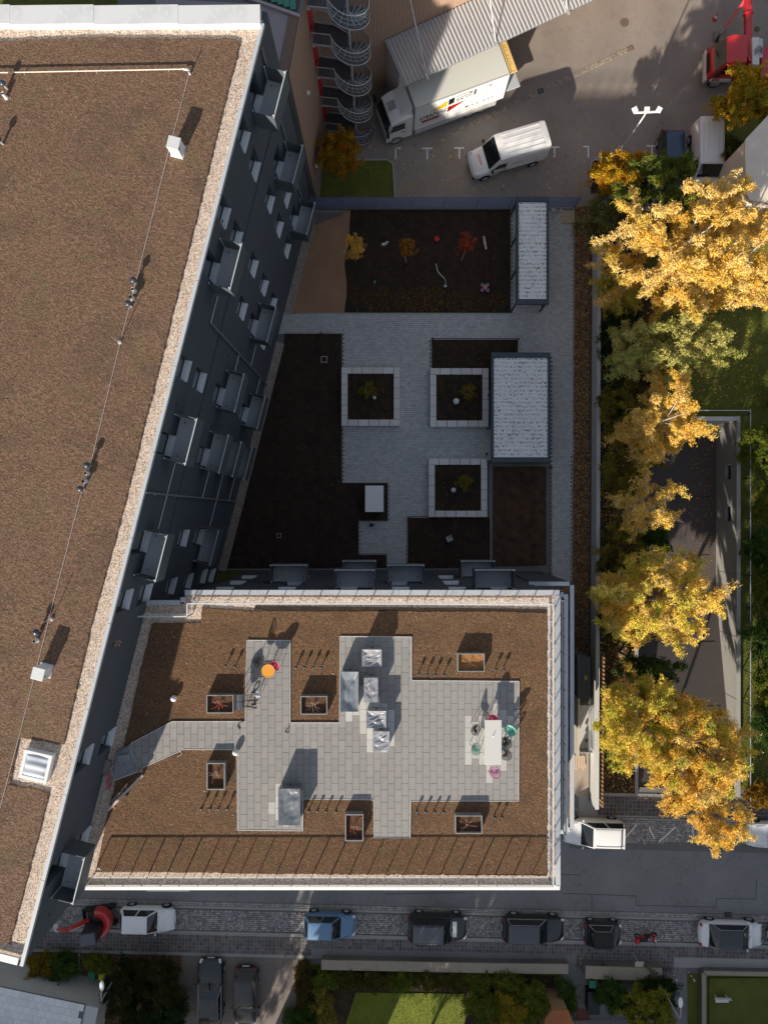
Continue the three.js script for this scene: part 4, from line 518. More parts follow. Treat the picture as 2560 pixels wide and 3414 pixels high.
// loose garden and play things
{
  const b = new MB(); let p, g;
  p = cE(425, 642, 0.4); g = thing('wire_frame', 'small white wire frame standing in the big dark bed', 'frame', p[0], 0.07, p[1], 0.6); for (const s of [-1, 1]) { b.bar([p[0] - 0.2, 0.42, p[1] + s * 0.2], [p[0] + 0.2, 0.42, p[1] + s * 0.2], 0.02); b.bar([p[0] + s * 0.2, 0.42, p[1] - 0.2], [p[0] + s * 0.2, 0.42, p[1] + 0.2], 0.02); } b.build('rim', M.rail, g); for (const i of [-1, 1]) for (const j of [-1, 1]) b.bar([p[0] + i * 0.2, 0.07, p[1] + j * 0.2], [p[0] + i * 0.2, 0.42, p[1] + j * 0.2], 0.015).build('leg', M.rail, g);
  p = cH(1195, 177, 0.3); g = thing('cardboard_box', 'open pale cardboard box in the lower courtyard bed', 'box', p[0], 0.07, p[1], 0.5); b.frame = TR(p[0], 0.07, p[1], 0.5); for (const [x, z, w, d] of [[0, -0.17, 0.4, 0.02], [0, 0.17, 0.4, 0.02], [-0.2, 0, 0.02, 0.32], [0.2, 0, 0.02, 0.32]]) b.box(x, 0.14, z, w, 0.28, d); b.build('side', M.whitePaint, g); b.box(0, 0.01, 0, 0.36, 0.02, 0.3).build('bottom', M.concreteLight, g); b.frame = null;
  p = cH(148, 157, 0.3); g = thing('wire_frame', 'small pale wire frame near the bottom of the big dark bed', 'frame', p[0], 0.07, p[1], 0.3); for (const s of [-1, 1]) { b.bar([p[0] - 0.15, 0.3, p[1] + s * 0.15], [p[0] + 0.15, 0.3, p[1] + s * 0.15], 0.018); b.bar([p[0] + s * 0.15, 0.3, p[1] - 0.15], [p[0] + s * 0.15, 0.3, p[1] + 0.15], 0.018); } b.build('rim', M.galv, g); for (const i of [-1, 1]) for (const j of [-1, 1]) b.bar([p[0] + i * 0.15, 0.07, p[1] + j * 0.15], [p[0] + i * 0.15, 0.3, p[1] + j * 0.15], 0.014).build('leg', M.galv, g);
  p = cH(716, 93, 0.3); g = thing('watering_can', 'dark watering can on the pavers below the white cabinet', 'watering can', p[0], 0.06, p[1]); b.cyl(p[0], 0.2, p[1], 0.14, 0.12, 0.28, 14).build('can', M.black, g); b.bar([p[0] + 0.1, 0.15, p[1]], [p[0] + 0.32, 0.38, p[1] - 0.05], 0.03, 8, 0.02).build('spout', M.black, g); b.torus(p[0] - 0.05, 0.3, p[1], 0.13, 0.015, 14, 0).build('handle', M.black, g);
  // play bed: round red spinner, four-seat spring rocker, climbing pole, seesaw
  p = cB(1117, 1468, 0.5); g = thing('play_spinner', 'round red play disc on a post in the upper bed', 'play equipment', p[0], 0.07, p[1]); b.cyl(p[0], 0.25, p[1], 0.06, 0.06, 0.4, 10).build('post', M.galv, g); b.cyl(p[0], 0.5, p[1], 0.2, 0.2, 0.07, 24).torus(p[0], 0.54, p[1], 0.17, 0.03).build('disc', M.red, g);
  p = cE(1412, 200, 0.5); g = thing('spring_rocker', 'red centre play rocker with four grey round seats in the upper bed', 'play equipment', p[0], 0.07, p[1], 0.75); b.sph(p[0], 0.5, p[1], 0.2, 18, 0.6).build('body', M.red, g); b.cyl(p[0], 0.22, p[1], 0.09, 0.09, 0.34, 12).build('spring', M.pipe, g); for (let i = 0; i < 4; i++) { const a = 0.785 + i * 1.571; b.cyl(p[0] + 0.27 * Math.cos(a), 0.5, p[1] + 0.27 * Math.sin(a), 0.13, 0.13, 0.05, 18).build('seat', mat([0.14, 0.17, 0.2], 0.5), g); } b.torus(p[0], 0.62, p[1], 0.1, 0.02).build('handle', M.white, g);
  p = cE(1120, 60, 0.9); const q = cE(1172, 182, 0.4); g = thing('climbing_pole', 'bent white steel pole leaning in the upper bed', 'pole', p[0], 0.07, p[1]); const r0 = cE(1115, 30, 1.2), r1 = cE(1124, 105, 1.3); b.tube([[r0[0], 0.07, r0[1]], [r0[0], 0.8, r0[1] + 0.15], [r1[0], 1.35, r1[1]], [q[0] - 0.1, 0.9, q[1] - 0.2], [q[0], 0.07, q[1]]], 0.03, 8).build('pole', M.rail, g); b.cyl(q[0], 0.08, q[1], 0.1, 0.1, 0.04, 12).build('foot_plate', M.galv, g);
  p = cB(1412, 1490, 0.5); g = thing('seesaw', 'small wooden seesaw with grey handles in the upper bed', 'play equipment', p[0], 0.07, p[1]); b.box(p[0], 0.45, p[1], 0.16, 0.06, 0.95, 0.18).build('plank', M.paleWood, g); b.cyl(p[0], 0.24, p[1], 0.05, 0.05, 0.4, 10).build('pivot', M.galv, g); for (const s of [-1, 1]) b.torus(p[0] + s * 0.05, 0.55, p[1] + s * 0.3, 0.1, 0.015, 12, 0).build('handle', M.pipe, g);
  p = cB(795, 1500, 0.5); g = thing('spring_animal', 'white and grey spring rocking animal in the upper bed', 'play equipment', p[0], 0.07, p[1]); b.rbox(p[0], 0.5, p[1], 0.42, 0.28, 0.14, 0.06, 0.3).build('body', M.white, g); b.cyl(p[0], 0.22, p[1], 0.08, 0.08, 0.32, 12).build('spring', M.pipe, g); b.rbox(p[0] + 0.2, 0.68, p[1] - 0.06, 0.16, 0.2, 0.1, 0.04, 0.3).build('head', M.white, g); b.bar([p[0] + 0.1, 0.66, p[1] - 0.16], [p[0] + 0.1, 0.66, p[1] + 0.13], 0.015).build('handle', M.galv, g);
  p = cE(735, 165, 0.5); g = thing('spring_rider', 'small spring rider with bright green top in the upper bed', 'play equipment', p[0], 0.07, p[1]); b.cyl(p[0], 0.25, p[1], 0.05, 0.05, 0.36, 10).build('spring', M.pipe, g); b.rbox(p[0], 0.5, p[1], 0.14, 0.14, 0.2, 0.05).build('body', mat([0.03, 0.45, 0.08], 0.5), g);
  // stacked pallet and rubble by the shelter
  p = cC(428, 1325, 0.2); g = thing('wooden_pallet', 'grey wooden pallet lying on the path by the blue fence', 'pallet', p[0], 0.06, p[1]); for (let i = 0; i < 6; i++) b.box(p[0] - 0.4 + i * 0.16, 0.14, p[1], 0.1, 0.025, 1.05).build('slat', M.paleWood, g); for (const s of [-1, 0, 1]) b.box(p[0], 0.09, p[1] + s * 0.46, 0.92, 0.08, 0.1).build('bearer', M.wood, g);
  for (let i = 0; i < 5; i++) { p = cC(335 + (i % 3) * 22 + rnd(-6, 6), 1295 + Math.floor(i / 3) * 38 + rnd(-6, 6), 0.1); const s = new THREE.DodecahedronGeometry(rnd(0.13, 0.2), 0); const o = tag(new MB().add(s, TR(p[0], 0.14, p[1], rnd(0, 3), rnd(0, 3), 0, V(1, 0.6, 1.2))).build('rubble_block', M.concreteLight), ['broken concrete lump at the upper left of the small rubble heap', 'broken concrete lump in the upper middle of the small rubble heap', 'broken concrete lump at the upper right of the small rubble heap', 'broken concrete lump at the lower left of the small rubble heap', 'broken concrete lump at the lower right of the small rubble heap'][i], 'rubble', 'broken concrete lumps by the shelter'); }
}

// ---------------------------------------------------------------- things on the roof terrace
{
  // pole lights in short rows
  const g = thing('roof_light', '', 'path light'); g.userData.local = true; const b = new MB(), dk = mat([0.05, 0.06, 0.06], 0.4, { metalness: 0.3 });
  b.cyl(0, 0.14, 0, 0.028, 0.028, 0.28, 10).build('post', dk, g); b.lathe([[0, 0.38], [0.05, 0.375], [0.075, 0.35], [0.078, 0.27], [0.06, 0.25], [0, 0.25]], 0, 0, 0, 14).build('head', dk, g); b.cyl(0, 0.01, 0, 0.06, 0.06, 0.02, 12).build('foot', M.galv, g);
  const rows = [[cG, [[1393, 952], [1450, 955]], 'in the pair above the left planter box'], [cH, [[256, 962], [308, 960], [361, 960], [411, 962]], 'in the row left of the covered furniture'], [cH, [[1004, 1003], [1056, 1004], [1106, 1006], [1161, 1007]], 'in the row right of the covered furniture'], [cH, [[1476, 974], [1525, 975]], 'in the pair right of the orange planter box'], [cK, [[334, 338], [387, 338], [441, 340], [500, 341]], 'in the row beside the dark covered lounger'], [cK, [[994, 342], [1048, 343], [1103, 344], [1158, 344]], 'in the row right of the lower paved arm'], [cK, [[1470, 378], [1516, 378]], 'in the pair right of the lowest right planter box'], [cJ, [[1244, 325], [1297, 325], [1348, 325], [1403, 325]], 'in the row below the lower left planter']], nth = ['leftmost', 'second', 'third', 'rightmost'];
  let first = true; for (const [f, a, w] of rows) a.forEach(([x, z], i) => { const p = f(x, z, RY + 0.15), l = `${i === a.length - 1 ? 'rightmost' : nth[i]} dark roof light ${w}`; if (first) { g.position.set(p[0], RY + 0.06, p[1]); g.userData.label = l; g.userData.group = 'small pole lights on the planted terrace roof'; first = false; } else copyOf(g, p[0], RY + 0.06, p[1], rnd(0, 6), l); });
}
// steel planter boxes
function planterBox(u0, v0, u1, v1, soil, label, twigs, red) {
  const h = 0.5, y = RY + h, [x0, z0] = P(u0, v0, y), [x1, z1] = P(u1, v1, y), cx = (x0 + x1) / 2, cz = (z0 + z1) / 2, g = thing('planter_box', label, 'planter', cx, RY + 0.05, cz, 0, 'steel planter boxes on the terrace roof'), b = new MB(), m = mat([0.32, 0.33, 0.33], 0.5, { metalness: 0.4 });
  for (const [x, z, w, d] of [[cx, z0 + 0.02, x1 - x0, 0.04], [cx, z1 - 0.02, x1 - x0, 0.04], [x0 + 0.02, cz, 0.04, z1 - z0 - 0.08], [x1 - 0.02, cz, 0.04, z1 - z0 - 0.08]]) b.box(x, RY + h / 2 + 0.03, z, w, h - 0.03, d).build('side', m, g);
  b.patch((s, t) => [x0 + 0.04 + s * (x1 - x0 - 0.08), y - 0.22 + 0.06 * pn(s * 6, t * 6, 97, 5), z0 + 0.04 + t * (z1 - z0 - 0.08)], 12, 8).build('soil', soil, g);
  for (let i = 0; i < twigs; i++) { const a = rnd(0, 6.3), r = rnd(0.2, 0.5), px = cx + rnd(-0.08, 0.08), pz = cz + rnd(-0.06, 0.06); b.tube([[px, y - 0.12, pz], [px + Math.cos(a) * r * 0.4, y + 0.1, pz + Math.sin(a) * r * 0.3], [px + Math.cos(a) * r, y + rnd(0.1, 0.35), pz + Math.sin(a) * r * 0.8]], 0.005, 4, 6); } b.build('twigs', M.paleWood, g); g.children[g.children.length - 1].userData.kind = 'stuff';
  if (red) { const list = []; for (let i = 0; i < red; i++) list.push({ m: TR(rnd(-0.2, 0.2), h + rnd(0.02, 0.22), rnd(-0.12, 0.12), rnd(0, 6), rnd(-1, 1), rnd(-1, 1), rnd(0.6, 1.1)), c: shade([0.5, 0.03, 0.03], 0.3) }); scatter('leaves', leafFlat, leafMat, list, null, null, g); }
}
{
  const brown = tmat(T.sand, 0.95, 0.05, { color: lin([0.27, 0.21, 0.165]) }), orange = tmat(T.sand, 0.95, 0.05, { color: lin([1.05, 0.8, 0.45]) });
  planterBox(689, 2317, 779, 2378, brown, 'steel planter box with a red leaved shrub beside the barrel grill', 14, 40); planterBox(1002, 2321, 1091, 2382, brown, 'steel planter box with a bare spreading shrub left of the covered furniture', 16, 0); planterBox(1525, 2179, 1615, 2240, orange, 'steel planter box with bright orange mulch in the upper right', 5, 0); planterBox(690, 2544, 750, 2633, brown, 'upright steel planter box at the lower left of the terrace', 12, 0); planterBox(1151, 2715, 1211, 2804, brown, 'upright steel planter box below the terrace, left of the paved arm', 8, 14); planterBox(1517, 2719, 1607, 2779, brown, 'steel planter box below the terrace at the lower right', 9, 4);
}
// furniture under plastic covers
function cover(u0, v0, u1, v1, h, color, label, rough, sag) {
  const y = RY + 0.13, [x0, z0] = P(u0, v0, y + h), [x1, z1] = P(u1, v1, y + h), cx = (x0 + x1) / 2, cz = (z0 + z1) / 2, w = x1 - x0, d = z1 - z0, s = Math.floor(u0), g = thing('covered_furniture', label, 'cover', cx, y, cz), b = new MB();
  const m = new THREE.MeshPhysicalMaterial({ color: lin(color), roughness: rough, clearcoat: 0.5, clearcoatRoughness: 0.25, side: THREE.DoubleSide });
  // draped cover: top with sags and creases, skirt with folds
  b.patch((u, v) => { const e = Math.min(u, 1 - u, v, 1 - v), n = fbm(u + s * 0.013, v, 2, 2, s), r = fbm(u * 0.5 + v * 0.7, (v - u * 0.5) * 0.35 + 3, 7, 2, s + 3); return [cx + (u - 0.5) * w, y + h - 0.01 - (sag + 0.03) * Math.min(1, e * 4.5) * (0.5 + n) + 0.1 * Math.min(1, e * 5) * Math.abs(r - 0.5) * 2, cz + (v - 0.5) * d]; }, 26, 30).build('cover_top', m, g, { smooth: 0.9 });
  b.patch((u, v) => { const a = u * 4, k = Math.floor(a) % 4, t = a - Math.floor(a), c = [[-1, -1], [1, -1], [1, 1], [-1, 1]], p = c[k], q = c[(k + 1) % 4], X = p[0] + (q[0] - p[0]) * t, Z = p[1] + (q[1] - p[1]) * t, o = 1 - v * 0.05 + (v > 0 ? 0.025 * Math.sin(u * 90 + s) * v : 0); return [cx + X * w / 2 * o, y + h - 0.01 - v * (h - 0.03), cz + Z * d / 2 * o]; }, 96, 4).build('cover_skirt', m, g);
  b.box(cx, y + h * 0.33, cz, w * 0.82, h * 0.6, d * 0.82).build('furniture_body', M.frame, g);
  b.torus(cx, y + h * 0.3, cz - d / 2 - 0.01, 0.05, 0.012, 10, 0).build('cord_loop', M.black, g);
}
cover(1207, 2166, 1272, 2222, 0.78, [0.33, 0.335, 0.36], 'square silver covered furniture, topmost of the covered group', 0.3, 0.1);
cover(1135, 2240, 1195, 2373, 0.72, [0.2, 0.225, 0.26], 'long silver covered furniture on the left of the covered group', 0.22, 0.16);
cover(1213, 2260, 1260, 2342, 0.8, [0.25, 0.26, 0.29], 'flat grey covered furniture in the middle of the covered group', 0.6, 0.01);
cover(1222, 2371, 1287, 2428, 0.74, [0.3, 0.31, 0.34], 'crumpled silver covered furniture in the lower covered group', 0.28, 0.09);
cover(1242, 2439, 1298, 2502, 0.6, [0.3, 0.31, 0.35], 'smooth grey covered furniture, lowest of the covered group', 0.5, 0.02);
cover(928, 2630, 1001, 2752, 0.78, [0.14, 0.155, 0.18], 'dark grey covered lounger at the lower left terrace corner', 0.3, 0.05);

// shell chairs: woven or solid shell on four thin legs
function chair(u, v, turn, color, solid, label) {
  const y = RY + 0.13, [x, z] = P(u, v, y + 0.5), g = thing('garden_chair', label, 'chair', x, y, z, turn, 'shell chairs on the terrace'); g.userData.local = true; const b = new MB(), m = mat(color, 0.5), lg = mat([0.02, 0.02, 0.022], 0.5);
  // shell: seat bowl rising to a rounded back (back towards -x)
  const f = (s, t) => { const a = (t - 0.5) * Math.PI * 1.05, r = 0.06 + 0.2 * s, rim = Math.max(0, s - 0.5) * 2, bk = Math.cos(a) > 0 ? Math.cos(a) : 0; return [-r * Math.cos(a) * 1.05 - 0.06 * rim * bk + 0.03, 0.44 + rim * rim * (0.1 + 0.28 * Math.pow(bk, 0.7)), r * Math.sin(a) * 1.06]; };
  if (solid) { b.patch((s, t) => f(s, t), 8, 20); b.patch((s, t) => { const a = (t - 0.5) * Math.PI + Math.PI, r = 0.25 * s; return [-r * Math.cos(a) * 0.85 + 0.0, 0.44, r * Math.sin(a)]; }, 3, 12); b.build('shell', m, g, { smooth: 1 }); }
  else { for (let i = 0; i <= 17; i++) { const t = i / 17, pts = []; for (let j = 0; j <= 6; j++) pts.push(f(j / 6, t)); b.tube(pts, 0.013, 4, 8); } for (let i = 0; i <= 9; i++) { const zz = -0.22 + i * 0.049, l = Math.sqrt(Math.max(0, 0.0625 - zz * zz)); b.bar([-l * 0.6, 0.44, zz], [l * 0.9 + 0.02, 0.445, zz], 0.013, 4); } b.build('weave', m, g); const rim = []; for (let i = 0; i <= 24; i++) rim.push(f(1, i / 24)); b.tube(rim, 0.014, 6, 40).build('rim', m, g); }
  for (const i of [-1, 1]) for (const j of [-1, 1]) b.bar([i * 0.13, 0.43, j * 0.14], [i * 0.22, 0, j * 0.22], 0.011, 6).build('leg', lg, g);
}
const D2 = Math.PI / 180;
const mint = [0.16, 0.42, 0.35], pink = [0.62, 0.1, 0.22], coal = [0.025, 0.028, 0.032];
chair(1640, 2397, -90 * D2, pink, true, 'pink shell chair at the upper end of the dining table'); chair(1588, 2431, 0, coal, false, 'black woven chair on the left side of the dining table'); chair(1588, 2494, 35 * D2, mint, false, 'mint woven chair on the left side of the dining table'); chair(1697, 2434, 180 * D2, mint, true, 'mint shell chair on the right of the dining table'); chair(1682, 2474, 165 * D2, coal, false, 'upper of two black woven chairs right of the dining table'); chair(1682, 2512, 160 * D2, coal, false, 'lower of two black woven chairs right of the dining table'); chair(1648, 2570, 92 * D2, [0.62, 0.2, 0.42], false, 'pale pink woven chair at the lower end of the dining table');
chair(866, 2206, -20 * D2, coal, false, 'black woven chair beside the yellow round table'); chair(915, 2220, 210 * D2, pink, true, 'pink shell chair beside the yellow round table');
{
  const y = RY + 0.13, b = new MB(); let p, g;
  { const a = P(1615.7, 2400, y + 0.74), c = P(1671.8, 2550, y + 0.74), cx = (a[0] + c[0]) / 2, cz = (a[1] + c[1]) / 2; g = thing('dining_table', 'long white garden dining table with rounded corners', 'table', cx, y, cz); b.rbox(cx, y + 0.73, cz, c[0] - a[0], 0.035, c[1] - a[1], 0.1, 0, 0, 0, 4).build('table_top', mat([0.6, 0.595, 0.575], 0.6), g); for (const i of [-1, 1]) for (const j of [-1, 1]) b.bar([cx + i * 0.32, y, cz + j * 0.95], [cx + i * 0.26, y + 0.72, cz + j * 0.8], 0.022, 8).build('leg', M.white, g); b.box(cx, y + 0.68, cz, 0.5, 0.05, 1.6).build('apron', M.white, g);
    const t = thing('folded_parasol_key', 'short white rod lying on the dining table', 'rod', cx - 0.02, y + 0.75, cz - 0.35); b.bar([cx - 0.02, y + 0.77, cz - 0.32], [cx + 0.02, y + 0.86, cz - 0.36], 0.016, 8).build('rod', M.white, t); b.sph(cx - 0.02, y + 0.77, cz - 0.32, 0.028, 10).build('knob', M.white, t); }
  p = P(894, 2237, y + 0.6); g = thing('round_table', 'round orange yellow side table on the terrace arm', 'table', p[0], y, p[1]); b.cyl(p[0], y + 0.6, p[1], 0.335, 0.335, 0.03, 40).build('table_top', mat([0.75, 0.32, 0.03], 0.6), g); b.torus(p[0], y + 0.615, p[1], 0.325, 0.012, 40).build('rim', mat([0.8, 0.42, 0.08], 0.5), g); b.cyl(p[0], y + 0.3, p[1], 0.03, 0.03, 0.58, 12).build('post', M.galv, g); b.cyl(p[0], y + 0.015, p[1], 0.22, 0.2, 0.03, 24).build('foot', M.galv, g);
  p = P(859.5, 2316, y + 0.45); g = thing('side_table', 'small round white side table by the barrel grill', 'table', p[0], y, p[1]); b.cyl(p[0], y + 0.45, p[1], 0.165, 0.165, 0.03, 30).build('table_top', M.white, g); for (let i = 0; i < 3; i++) b.bar([p[0] + 0.05 * Math.cos(i * 2.1), y + 0.44, p[1] + 0.05 * Math.sin(i * 2.1)], [p[0] + 0.17 * Math.cos(i * 2.1), y, p[1] + 0.17 * Math.sin(i * 2.1)], 0.012).build('leg', M.galv, g);
  // barrel grill with frame, shelf and wheels
  p = P(806, 2338, y + 0.7); g = thing('barrel_grill', 'steel barrel grill with black frame and side shelf', 'grill', p[0], y, p[1]); const sm = mat([0.3, 0.31, 0.32], 0.28, { metalness: 0.9 });
  b.cyl(p[0] - 0.1, y + 0.72, p[1], 0.22, 0.22, 0.78, 24, Math.PI / 2).build('barrel', sm, g); b.cyl(p[0] - 0.1, y + 0.72, p[1] - 0.02, 0.226, 0.226, 0.03, 24, Math.PI / 2).build('band', M.black, g); b.bar([p[0] + 0.14, y + 0.82, p[1] - 0.28], [p[0] + 0.14, y + 0.82, p[1] + 0.28], 0.016).build('lid_handle', M.black, g);
  for (const i of [-1, 1]) for (const j of [-1, 1]) b.bar([p[0] - 0.1 + i * 0.18, y + 0.6, p[1] + j * 0.3], [p[0] - 0.1 + i * 0.28, y, p[1] + j * 0.36], 0.016).build('leg', M.black, g);
  for (let i = 0; i < 6; i++) b.bar([p[0] + 0.2 + i * 0.1, y + 0.62, p[1] - 0.3], [p[0] + 0.2 + i * 0.1, y + 0.62, p[1] + 0.32], 0.012).build('shelf_bar', M.black, g); for (const s of [-0.3, 0, 0.32]) b.bar([p[0] + 0.12, y + 0.62, p[1] + s], [p[0] + 0.78, y + 0.62, p[1] + s], 0.016); b.build('shelf_frame', M.black, g); b.box(p[0] + 0.5, y + 0.78, p[1] - 0.08, 0.5, 0.03, 0.05, 0.1).box(p[0] + 0.48, y + 0.72, p[1] + 0.28, 0.56, 0.03, 0.06, -0.25); b.build('handle_bar', M.black, g); for (const s of [-1, 1]) b.add(new THREE.TorusGeometry(0.1, 0.03, 8, 18), TR(p[0] + 0.5, y + 0.13, p[1] + s * 0.3)).build('wheel', M.rubber, g); for (const s of [-1, 1]) b.bar([p[0] + 0.5, y + 0.13, p[1] + s * 0.3], [p[0] + 0.45, y + 0.62, p[1] + s * 0.3], 0.014); b.build('wheel_strut', M.black, g);
  // cable loops
  const cord = (pts, label) => { const o = tag(new MB().tube(pts.map(([f, x, z]) => { const q = f(x, z, y); return [q[0], y + 0.015, q[1]]; }), 0.012, 5).build('cable_loop', M.black), label, 'cable'); };
  cord([[cH, 213, 1310], [cH, 205, 1340], [cH, 185, 1365], [cH, 205, 1370], [cH, 212, 1335]], 'short black cable loop on the paving below the yellow table'); cord([[cG, 1500, 1302], [cG, 1470, 1308], [cG, 1462, 1330], [cG, 1478, 1350], [cG, 1465, 1320]], 'black cable tangle where the side path meets the terrace');
  { const pts = [[1130, 1462], [1108, 1480], [1118, 1500], [1095, 1515], [1090, 1522]].map(([x, z]) => { const q = cG(x, z, y); return [q[0], RY + 0.11, q[1]]; }); tag(new MB().tube(pts, 0.016, 5).build('hose_end', M.paleWood), 'pale hose end lying on the planted roof by the side path', 'hose'); }
  // building rubbish heap beside the west wall: crumpled sheet, panel, pink board, beams, tub
  const Q = crop(330, 2420, 300 / 1659), yy = RY + 0.13;
  { p = Q(460, 660, yy); g = thing('dust_sheet', 'crumpled grey dust sheet lying at the wall end of the side path', 'sheet', p[0], yy, p[1]); const c = [Q(270, 860, yy), Q(320, 480, yy), Q(580, 330, yy), Q(690, 640, yy), Q(520, 830, yy), Q(300, 990, yy)], cx = p[0], cz = p[1]; b.patch((s, t) => { const a = s * c.length, i = Math.floor(a) % c.length, f = a - Math.floor(a), A = c[i], B = c[(i + 1) % c.length], X = A[0] + (B[0] - A[0]) * f, Z = A[1] + (B[1] - A[1]) * f; return [cx + (X - cx) * t, yy + 0.02 + (t < 1 ? 0.12 * fbm(0.5 + (X - cx) * t * 0.4, 0.5 + (Z - cz) * t * 0.4, 5, 3, 9) : 0), cz + (Z - cz) * t]; }, 42, 10).build('sheet', mat([0.24, 0.26, 0.28], 0.75), g, { smooth: 0.7 }); b.rbox(cx + 0.05, yy + 0.15, cz - 0.25, 0.6, 0.12, 0.34, 0.04, 0.15).build('packet_under_sheet', mat([0.27, 0.29, 0.31], 0.7), g); }
  { p = Q(130, 750, yy); g = thing('open_crate', 'open pale crate standing against the wall by the dust sheet', 'crate', p[0], RY, p[1], -0.25); b.frame = TR(p[0], RY + 0.02, p[1], -0.25); b.box(-0.15, 0.25, 0, 0.04, 0.5, 0.72).build('back_board', M.whitePaint, g); b.box(0.05, 0.1, 0, 0.36, 0.2, 0.7).build('box', mat([0.25, 0.22, 0.18], 0.8), g); b.frame = null; }
  { const q0 = Q(180, 890, RY + 0.4), q1 = Q(175, 1170, RY + 0.4); g = thing('pink_board', 'narrow pink board leaning by the west wall', 'board', q0[0], RY, q0[1]); b.beam([q0[0], RY + 0.42, q0[1]], [q1[0], RY + 0.3, q1[1]], 0.15, 0.03).build('board', mat([0.5, 0.1, 0.17], 0.7), g); b.box(q1[0], RY + 0.14, q1[1] - 0.1, 0.1, 0.28, 0.1).build('prop', M.wood, g); }
  { const q0 = Q(160, 1570, RY + 0.55), q1 = Q(805, 915, RY + 0.55); g = thing('timber_beam', 'long pale timber beam lying across the blue tub', 'beam', q0[0], RY, q0[1]); b.beam([q0[0], RY + 0.5, q0[1]], [q1[0], RY + 0.5, q1[1]], 0.13, 0.08).build('beam', mat([0.62, 0.5, 0.42], 0.8), g); b.beam([q0[0] + 0.3, RY + 0.25, q0[1] - 0.1], [q0[0] + 0.32, RY + 0.46, q0[1] - 0.11], 0.1, 0.1).build('rest_block', M.wood, g); }
  { const q0 = Q(225, 1430, RY + 0.4), q1 = Q(390, 1240, RY + 0.4); tag(new MB().beam([q0[0], RY + 0.35, q0[1]], [q1[0], RY + 0.38, q1[1]], 0.14, 0.04).build('grey_plank', mat([0.3, 0.3, 0.3], 0.8)), 'short grey plank tucked beside the long pale beam', 'plank'); }
  { p = Q(500, 1220, RY + 0.4); g = thing('plastic_tub', 'round blue grey plastic tub under the long pale beam', 'tub', p[0], RY + 0.08, p[1]); b.lathe([[0.0, 0.02], [0.13, 0.02], [0.175, 0.34], [0.19, 0.35], [0.19, 0.37], [0.165, 0.36], [0.12, 0.05], [0, 0.05]], p[0], RY + 0.08, p[1], 28).build('tub', mat([0.1, 0.2, 0.27], 0.4), g); b.torus(p[0], RY + 0.44, p[1], 0.185, 0.012, 28).build('rim', mat([0.3, 0.38, 0.42], 0.4), g); b.bar([p[0] + 0.1, RY + 0.4, p[1]], [p[0] + 0.55, RY + 0.48, p[1] - 0.12], 0.016).build('stirring_stick', M.paleWood, g); }
  { const q0 = Q(270, 1020, RY + 0.3), q1 = Q(720, 855, RY + 0.3); g = thing('metal_strip', 'thin metal strip at the edge of the side path', 'strip', q0[0], RY, q0[1]); b.beam([q0[0], RY + 0.2, q0[1]], [q1[0], RY + 0.2, q1[1]], 0.04, 0.03).build('strip', M.zincBright, g); const q = Q(760, 840, RY + 0.3); b.rbox(q[0], RY + 0.18, q[1], 0.2, 0.16, 0.16, 0.03).build('end_clamp', mat([0.35, 0.28, 0.24], 0.7), g); }
  for (const [x0, z0, x1, z1, l] of [[60, 1450, 120, 1160, 'thin white rod on the gravel by the west wall, left of its twin'], [75, 1480, 150, 1170, 'thin white rod on the gravel by the west wall, right of its twin']]) { const a = Q(x0, z0, RY), c = Q(x1, z1, RY); tag(new MB().bar([a[0], RY + 0.04, a[1]], [c[0], RY + 0.1, c[1]], 0.014).build('white_rod', M.white), l, 'rod'); }
}

